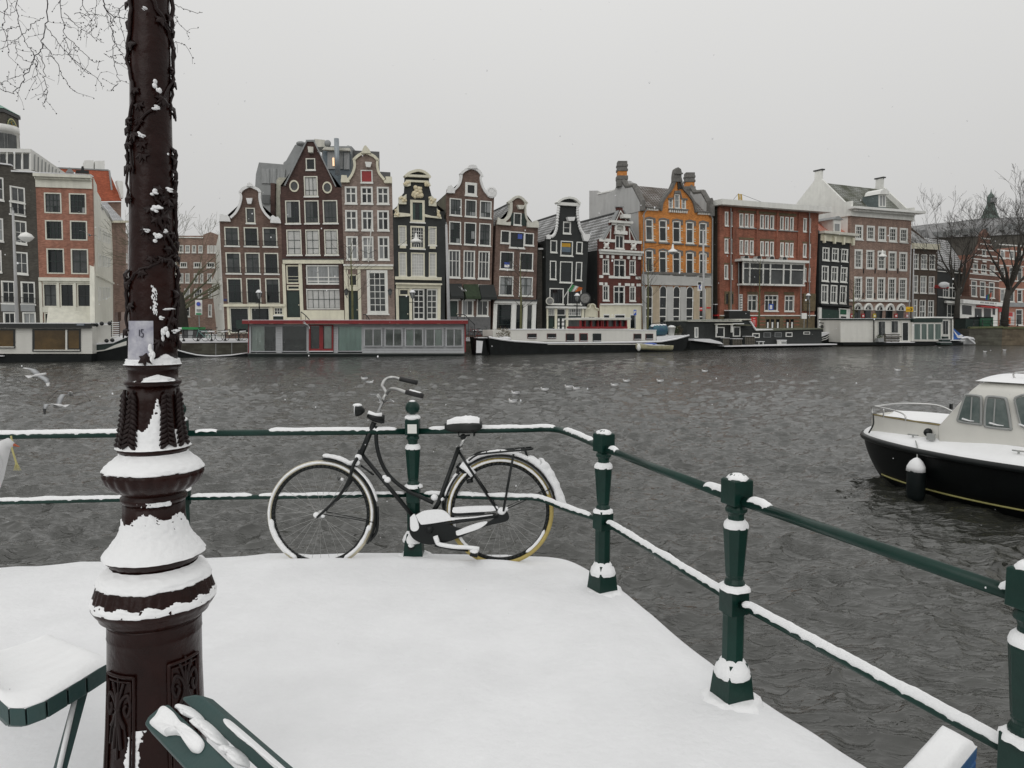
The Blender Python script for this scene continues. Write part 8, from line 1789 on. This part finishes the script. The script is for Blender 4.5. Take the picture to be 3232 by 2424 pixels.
m.build('sign_text',mat('sign_ochre',(.4,.2,.01),.5),sg)['kind']='stuff'
for(cr_,x,y,Y,xa,ya,xb,yb,lb)in(('C',630,795,74,850,675,470,850,'white pendant lamp hanging on a wire before the black and cream house'),('E',786,822,84,1036,760,540,780,'white pendant lamp hanging on a wire before the orange house'),('G',400,806,98,640,760,130,800,'white pendant lamp hanging on a wire before the five bay house')):
 c=ob_(cr_,x,y,Y);g=thing('pendant_lamp',lb,'street lamp',c,'pendant lamps hung over the far quay');m=MB();m.lathe([(.36,0),(.6,.02),(.5,.2),(.15,.42),(.08,.9),(.02,.95)],14,c);m.build('shade',WPLAS,g,True);m=MB();m.ball(c,.34,10,6,(1,1,.7));m.build('globe',GLASSC,g,True)
 m=MB();m.tube([ob_(cr_,xa,ya,Y+4),c+Vector((0,0,.95)),ob_(cr_,xb,yb,Y+4)],.018,3);m.build('wire',BLACKM,g)
BLS=mat('sign_blue2',(.03,.10,.48),.5)
def board(crop,x0,y0,x1,y1,Y,label,m_,cat='sign',name='sign',post=None,ptop=None):
 P=[ob_(crop,x,y,Y)for x,y in((x0,y1),(x1,y1),(x1,y0),(x0,y0))];g=thing(name,label,cat,Vector((P[0].x,Y,0)));pn=MB().prism(P,Vector((0,.08,0))).build('panel',m_,g)
 if post:a=ob_(crop,post,y1,Y+.1);MB().tube([a,Vector((a.x,a.y,0))],.05,6).build('post',ZINC,g)
 return g,pn
g,pn=board('E',467,1290,489,1334,83,'blue parking sign on a leaning grey post before the striped gable house',BLS,post=478)
m=MB();m.tube([ob_('E',x,y,82.9)for x,y in((473,1322),(473,1300),(481,1300),(483,1306),(480,1312),(474,1312))],.045,4);m.build('letter',WHITE,pn)
g,pn=board('H',385,885,455,1042,72,'white no parking sign with blue roundel in the side street gap',WPLAS,post=425);c=ob_('H',420,927,71.9);M=Matrix.Rotation(R(90),3,'X');MB().lathe([(.21,0),(.21,.03),(.01,.03)],16,c,M).build('roundel',mat('roundel_purple',(.14,.07,.28),.5),pn);MB().lathe([(.14,.031),(.14,.05),(.01,.05)],16,c,M).build('roundel_centre',BLS,pn)
P=[ob_('H',x,y,71.9)for x,y in((395,1040),(450,1040),(450,1022),(395,1022))];MB().prism(P,Vector((0,-.03,0))).build('green_strip',mat('strip_green',(.03,.25,.10),.5),pn);P=[ob_('H',x,y,71.9)for x,y in((400,1005),(446,1005),(446,980),(400,980))];MB().prism(P,Vector((0,-.03,0))).build('tow_pictogram',ZINC,pn)
g,pn=board('F',392,1348,436,1430,94.5,'red information banner in front of the red brick office',mat('banner_red',(.55,.015,.012),.5));m=MB()
for i in range(7):P=[ob_('F',x,y,94.4)for x,y in((402,1378+i*6),(426,1378+i*6),(426,1375+i*6),(402,1375+i*6))];m.prism(P,Vector((0,-.02,0)))
P=[ob_('F',x,y,94.4)for x,y in((404,1366),(424,1366),(424,1358),(404,1358))];m.prism(P,Vector((0,-.02,0)));m.build('banner_text',mat('pale_print',(.65,.4,.38),.6),pn)['kind']='stuff'
board('F',805,1318,846,1364,97,'small blank white board by the lantern at the office corner',WPLAS,post=825)
def flag(crop,quads,Y,label,polepts,depth_=.35):
 g=thing('flag',label,'flag',ob_(crop,*polepts[0],Y));MB().tube([ob_(crop,*polepts[0],Y+.4),ob_(crop,*polepts[1],Y)],.04,6).build('pole',WPLAS,g)
 for pts,m_,nm in quads:
  n=5;m=MB();(a,b,c,d)=pts
  for i in range(n+1):
   f=i/n;t_=(a[0]+(b[0]-a[0])*f,a[1]+(b[1]-a[1])*f);u_=(d[0]+(c[0]-d[0])*f,d[1]+(c[1]-d[1])*f);o=.18*math.sin(f*3+a[0]*.06);m.v+=[ob_(crop,*t_,Y+o),ob_(crop,*u_,Y+o+.1)]
  m.f=[(2*i,2*i+1,2*i+3,2*i+2)for i in range(n)];m.build(nm,m_,g)
flag('D',[([(1068,1050),(1092,1058),(1058,1108),(1030,1098)],mat('flag_green',(.05,.22,.08),.7),'green_stripe'),([(1092,1058),(1124,1068),(1092,1104),(1058,1108)],mat('flag_white',(.6,.6,.58),.7),'white_stripe'),([(1124,1068),(1154,1076),(1140,1100),(1092,1110)],mat('flag_orange',(.65,.16,.03),.7),'orange_stripe')],84.5,'green white and orange flag on the black pub house',((1003,1155),(1070,1048)))
flag('G',[([(1308,1140),(1322,1132),(1318,1180),(1300,1182)],mat('flag_blue',(.04,.10,.4),.7),'blue_stripe'),([(1322,1132),(1338,1124),(1336,1172),(1318,1180)],mat('flag_mint',(.08,.3,.16),.7),'green_stripe'),([(1338,1124),(1358,1112),(1354,1150),(1336,1172)],mat('flag_red',(.5,.10,.05),.7),'red_stripe')],110,'rainbow flag above the white corner cafe front',((1356,1185),(1358,1110)))
P=[ob_('G',x,y,112)for x,y in((895,1072),(985,1078),(970,1050),(905,1046))];g=thing('awning','red and white rounded awning on the dark corner house','awning',P[0]);MB().prism(P,Vector((0,1.5,0))).build('fabric',mat('awning_red3',(.35,.03,.03),.6),g);MB().ball(ob_('G',938,1048,111.5),.75,12,6,(1.1,.6,.6)).build('snow_patch',SNOW,g,True)
for sx,rr2,lb in((893,.42,'round white pub sign left on the black house front'),(1172,.62,'round barrel shaped pub sign projecting at the right of the black house')):
 c=ob_('D',sx,1182 if sx<1000 else 1160,85.5);g=thing('pub_sign',lb,'sign',c);MB().lathe([(rr2*1.1,-.05),(rr2*1.1,.05)],18,c,Matrix.Rotation(R(90),3,'X')).build('rim',BLACKM if sx>1000 else PALE,g);MB().lathe([(rr2*.85,.051),(rr2*.85,.09),(.01,.09)],18,c,Matrix.Rotation(R(90),3,'X')).build('face',mat('sign_grey',(.18,.18,.17),.6,.5,6),g)
g=thing('waste_container','dark waste container with bright green snowy lid in the side street gap','container',ob_('H',330,1285,70));GLID=mat('lid_green',(.02,.22,.06),.5)
def pbx(crop,x0,y0,x1,y1,Y,dep,m_,name,root):P=[ob_(crop,x,y,Y)for x,y in((x0,y1),(x1,y1),(x1,y0),(x0,y0))];return MB().prism(P,Vector((0,dep,0))).build(name,m_,root)
for i,(a,b)in enumerate(((245,306),(310,362),(366,418))):pbx('H',a,1195,b,1285,70,1.5,ZINC if i==1 else SLATE,'bin_body',g)
pbx('H',243,1170,420,1194,69.9,1.6,GLID,'lid',g);pbx('H',200,1172,244,1192,70.2,1,SNOW,'snow_patch',g)
g=thing('skip','dark green skip containers under the bare trees on the right','container',ob_('G',1240,1430,101));pbx('G',1128,1345,1255,1432,101,2.5,HGRN,'body',g);pbx('G',1256,1335,1368,1428,100.8,2.5,mat('skip_green',(.015,.085,.04),.5,.3,2),'body',g);pbx('G',1126,1338,1256,1345,100.9,2.5,HBLK,'lid',g);pbx('G',1254,1328,1370,1335,100.7,2.5,HBLK,'lid',g)
def farrail(crop,x0,x1,ya,yb,Y0,Y1,n,label,zb=0):
 A=ob_(crop,x0,ya,Y0);B_=ob_(crop,x1,yb,Y1);g=thing('quay_fence',label,'railing',Vector((A.x,A.y,zb)))
 for i in range(n+1):
  p=A.lerp(B_,i/n);b_=Vector((p.x,p.y,zb));m=MB();m.lathe([(.13,0),(.10,.15),(.05,.2),(.05,p.z-zb),(.08,p.z-zb+.06),(.01,p.z-zb+.14)],8,b_);m.build('post',BLACKM,g,True)
 for f in(0,.45):a,b_=A.copy(),B_.copy();a.z-=(A.z-zb)*f;b_.z-=(B_.z-zb)*f;MB().tube([a,b_],.026,5).build('rail',BLACKM,g)
farrail('H',-40,975,1204,1204,64.4,68.0,7,'dark iron railing with posts along the far quay in the street gap');farrail('G',1200,1660,1362,1355,100.5,100.5,6,'iron railing along the raised quay at the right edge',1.2)
farrail('C',985,1190,1440,1435,73,75.5,3,'iron railing on the far quay between red roofed houseboat and barge')
def farbike(p,label,m_,flip=1,sc=1.0):
 g=thing('parked_bicycle',label,'bicycle',p,'bicycles parked on the far quay');ex=Vector((flip,0,0))*sc;ez=Vector((0,0,1))*sc
 def T(x,z):return p+ex*x+ez*z
 for x in(-.55,.55):m=MB();m.tube([T(x+.33*math.cos(a*math.pi/9),.34+.33*math.sin(a*math.pi/9))for a in range(19)],.022,5,cap=False);m.build('wheel',BLACKM,g)
 m=MB()
 for a,b_ in(((-.55,.34),(-.1,.3)),((-.1,.3),(.4,.78)),((-.1,.3),(-.22,.85)),((-.22,.78),(.4,.84)),((-.55,.34),(-.2,.75)),((.55,.34),(.38,.95))):m.tube([T(*a),T(*b_)],.022,5)
 m.build('frame',m_,g);m=MB();m.tube([T(.38,.95),T(.36,1.05),T(.2,1.08)],.02,5);m.tube([T(.36,1.05)+Vector((0,-.25,.03)),T(.36,1.05)+Vector((0,.25,.03))],.018,5);m.build('handlebar',BLACKM,g);m=MB();m.ball(T(-.24,.9),.12,8,5,(1.2,.6,.35));m.build('saddle',BLACKM,g,True)
 m=MB();m.tube([T(-.85,.72),T(-.35,.76)],.05,5);m.build('carrier',SNOW,g)
q=lambda crop,x,Y:base(crop,x,Y)
MINT=mat('frame_mint',(.18,.36,.32),.5)
for crop,x,Y,lb,mm,fl in(('H',470,65.8,'mint green bicycle at the railing in the street gap',MINT,-1),('H',560,66.3,'pale bicycle overlapping the mint one at the railing',PALE,1),('H',770,66.8,'black bicycle with bags at the railing, leaning before the first bell gable house',BLACKM,1),('H',960,67.5,'black bicycle half hidden by the red roofed houseboat',BLACKM,1),
                               ('C',1005,74.5,'black bicycle left in the cluster beside the barge bow',BLACKM,1),('C',1060,75.2,'dark red bicycle in the middle of the cluster beside the barge bow',DR,-1),('C',1110,75.6,'green bicycle right in the cluster beside the barge bow',GREENP,1)):farbike(q(crop,x,Y),lb,mm,fl,1.15)
for crop,pts,Y,lb in(('B',[(668,1300),(700,1325),(730,1358)],77.6,'black curved stair railing at the door of the triangular gable house'),('C',[(930,1318),(980,1322),(1010,1350),(1055,1392)],78.8,'black curved stair railing under the awnings'),('C',[(245,1318),(268,1325),(292,1358)],78.6,'small black stair railing by the pinkish house door')):
 P=[ob_(crop,*p,Y)for p in pts];g=thing('stair_railing',lb,'railing',P[0]);MB().tube(crs(P,4),.05,6).build('handrail',BLACKM,g,True);m=MB()
 for p in P:m.tube([p,Vector((p.x,p.y,0))],.025,4)
 m.build('baluster',BLACKM,g)
# ------------------------------------------------------------ gulls
GWH=mat('gull_white',(.58,.58,.58),.8,.05,9);GGR=mat('gull_grey',(.38,.39,.40),.8,.1,9);GDK=mat('gull_wingtip',(.03,.03,.03),.8,.2);GOR=mat('gull_bill',(.35,.07,.02),.6)
def gull_fly(c,yaw,pitch,roll,s,dih,label,bend=.5,tip=GDK):
 g=thing('gull',label,'gull',c,'gulls flying over the canal');M=Matrix.Rotation(yaw,3,'Z')@Matrix.Rotation(roll,3,'X')@Matrix.Rotation(pitch,3,'Y');T=lambda x,y,z:c+M@Vector((x*s,y*s,z*s))
 m=MB();m.tube([T(x,0,z)for x,z in((-.24,.01),(-.17,0),(-.08,-.005),(.02,-.01),(.1,0),(.15,.012),(.185,.018),(.21,.012))],[.008*s,.03*s,.05*s,.057*s,.048*s,.036*s,.034*s,.012*s],12);m.build('body',GWH,g,True)
 m=MB();m.add([T(-.2,-.035,.012),T(-.2,.035,.012),T(-.34,.075,.01),T(-.35,0,.01),T(-.34,-.075,.01),T(-.2,-.035,.0),T(-.2,.035,.0),T(-.34,.075,.004),T(-.35,0,.004),T(-.34,-.075,.004)],[(0,4,3,2,1),(5,6,7,8,9)]+[(i,(i+1)%5,5+(i+1)%5,5+i)for i in range(5)]);m.build('tail',GWH,g);m=MB();m.tube([T(.2,0,.014),T(.25,0,.0)],[.012*s,.003*s],6);m.build('bill',GOR,g)
 for sd_ in(-1,1):
  st=[(.03,.07,-.10,0),(.16,.10,-.09,dih*.16),(.28,.085,-.075,dih*.24),(.40,.03,-.085,dih*.24-bend*.10),(.50,-.05,-.11,dih*.22-bend*.22)]
  mw=MB();md=MB()
  for mm,seq in((mw,st[:4]),(md,st[3:])):
   for(y,xf,xb,z)in seq:
    ya=sd_*y;mm.v+=[T(xf,ya,z+.012),T((xf+xb)/2,ya,z+.016),T(xb,ya,z+.004),T((xf+xb)/2,ya,z)]
   for i in range(len(seq)-1):
    for j in range(4):a,b_=i*4+j,i*4+(j+1)%4;mm.f.append((a,b_,b_+4,a+4))
   mm.f.append((0,3,2,1));k=(len(seq)-1)*4;mm.f.append((k,k+1,k+2,k+3))
  mw.build('wing',GGR,g,True);md.build('wing_tip',tip,g)
def kp(x,y):return(x*.2411,1120+y*.2411)
gull_fly(at(*kp(510,268),20),R(70),R(-5),R(28),1.0,.05,'gull flying highest over the water at the left with both wings spread',.25,GWH)
gull_fly(at(*kp(750,665),19.5),R(165),R(0),R(-22),1.0,.75,'gull with raised wing flying lowest on the left, dark wing tips',.7)
gull_fly(at(*kp(925,505),19),R(115),R(10),R(6),1.0,.2,'gull flying behind the lowest one, wings arched downward',1.3)
gull_fly(at(283,742,40),R(110),R(5),R(20),1.0,.3,'gull flying in front of the salmon corner house',.2,GWH);gull_fly(at(1003,858,62),R(90),0,R(4),1.0,.3,'gull flying before the triangular gable house',.5)
gull_fly(at(966,1024,58),R(60),R(20),R(35),1.1,.2,'gull gliding over the red roofed houseboat',.5,GWH);gull_fly(at(1460,915,60),R(40),R(30),R(20),1.1,.5,'gull flying before the black awnings',.4,GWH);gull_fly(at(2965,1097,80),R(80),0,R(22),1.1,.2,'gull skimming the water before the white houseboat on the right',.4,GWH)
gull_fly(at(1205,1272,14),R(75),R(10),R(15),.5,.9,'gull flapping behind the bicycle handlebar',.1,GWH);gull_fly(at(2230,1150,40),R(0),0,0,.01,0,'x')if 0 else None
c=at(-22,1440,3.4);g=thing('gull','large white gull cut by the left edge, just beyond the railing','gull',c);m=MB();m.tube([c+Vector(v)for v in((.10,0,.055),(.075,0,.062),(.055,0,.05),(.02,0,.0),(-.03,0,-.10),(-.07,.02,-.2),(-.1,.03,-.27))],[.008,.024,.030,.045,.062,.05,.01],14);m.build('body',GWH,g,True)
m=MB();m.tube([c+Vector((.045,-.03,.03)),c+Vector((.05,-.05,-.03)),c+Vector((.02,-.05,-.14)),c+Vector((-.03,-.03,-.24))],[.012,.034,.028,.004],10,flat=.5);m.build('folded_wing',GWH,g,True);m=MB();m.tube([c+Vector((.095,0,.056)),c+Vector((.125,0,.045))],[.008,.002],6);m.build('bill',GOR,g)
P=[at(*kp(*p),3.75)for p in((145,1060),(150,1100),(160,1130),(150,1190),(175,1290),(205,1390),(215,1440))];g=thing('cord','thin yellow frayed cord hanging from the upper bar at the left edge','cord',P[0]);MB().tube(crs(P,4),.0045,6).build('strand',mat('straw_yellow',(.42,.38,.16),.8,.2,9),g);m=MB();e=P[-1]
for i in range(9):m.tube([e+Vector((0,0,.02)),e+Vector(((i-4)*.004,(i%3)*.004,-.03))],[.002,.0012],4)
m.build('frayed_end',MATS['straw_yellow'],g)['kind']='stuff'
def sp_(x,y):return(1480+x*.34358,960+y*.34358)
GRP='gulls swimming on the canal'
gs=thing('swimming_gull','gull swimming nearest in the middle of the canal, left end of the row','gull',(0,0,0),GRP)
m=MB();m.tube([Vector(v)for v in((-.20,0,.10),(-.13,0,.075),(-.04,0,.055),(.06,0,.055),(.12,0,.075),(.135,0,.12),(.15,0,.15),(.185,0,.145))],[.008,.045,.07,.07,.045,.03,.034,.012],12);m.build('body',GWH,gs,True);m=MB();m.tube([Vector(v)for v in((.05,0,.095),(-.05,0,.105),(-.16,0,.115),(-.26,0,.13))],[.035,.062,.04,.006],10,flat=.55);m.build('folded_wing',GGR,gs,True)
m=MB();m.tube([Vector((-.2,.01,.12)),Vector((-.29,.0,.15))],[.018,.002],6);m.build('wing_tip',GDK,gs,True);m=MB();m.tube([Vector((.18,0,.145)),Vector((.22,0,.135))],[.009,.002],6);m.build('bill',GOR,gs)
spots=[((425,832),R(165)),((695,798),R(178)),((915,774),R(176)),((985,790),R(150)),((1335,757),R(178)),((1445,718),R(180)),((1755,718),R(175)),((2165,626),R(170)),((1350,438),R(160)),((1745,421),R(10))]
labs=['gull swimming nearest in the middle of the canal, left end of the row','swimming gull second from left in the row','swimming gull third in the row, close to another','swimming gull turned away, right beside the third one','swimming gull left of the close pair in the right half of the row','swimming gull just right of and beyond the close pair','swimming gull alone right of the row, before the dinghy','swimming gull farthest right in mid canal','gull swimming close under the black hull of the long barge','gull swimming beside the cream dinghy']
first=True
def put(px_,rot,lb,sc=.98):
 global first
 p=onz(*px_,WZ+.0);
 if first:gs.location=p;gs.rotation_euler=(0,0,rot);gs.scale=(sc,)*3;gs['label']=lb;first=False
 else:dup(gs,p,rot,lb,sc)
for(p,r_),lb in zip(spots,labs):put(sp_(*p),r_,lb)
put((1150,1199),R(175),'small swimming gull left of the handlebar, nearer one');put((1168,1211),R(20),'small swimming gull touching the bicycle grip in view');put((3108,1112),R(170),'tiny swimming gull before the blue tarpaulin boat, left one');put((3170,1107),R(170),'tiny swimming gull before the raised quay, right one');put((1618,1273),R(150),'swimming gull seen just above the saddle');put((2832,1172),R(170),'single swimming gull above the cabin boat bow')
rnd=random.Random(77);m=MB()
for i in range(650):
 Y=2.0+38*rnd.random()**1.6;x=rnd.uniform(-60,3290);y=rnd.uniform(-40,2450)if rnd.random()<.5 else rnd.uniform(450,1300);p=at(x,y,Y)
 if p.z<(WZ+.05 if Y>5.2 else.05):continue
 m.ball(p,rnd.uniform(.0014,.0026)*(1+Y*.035),5,3,(1,1,1.3))
o=m.build('falling_snowflakes',SNOW);o['kind']='stuff';o['label']='sparse snowflakes falling through the air over quay and canal';o['category']='snowflakes'
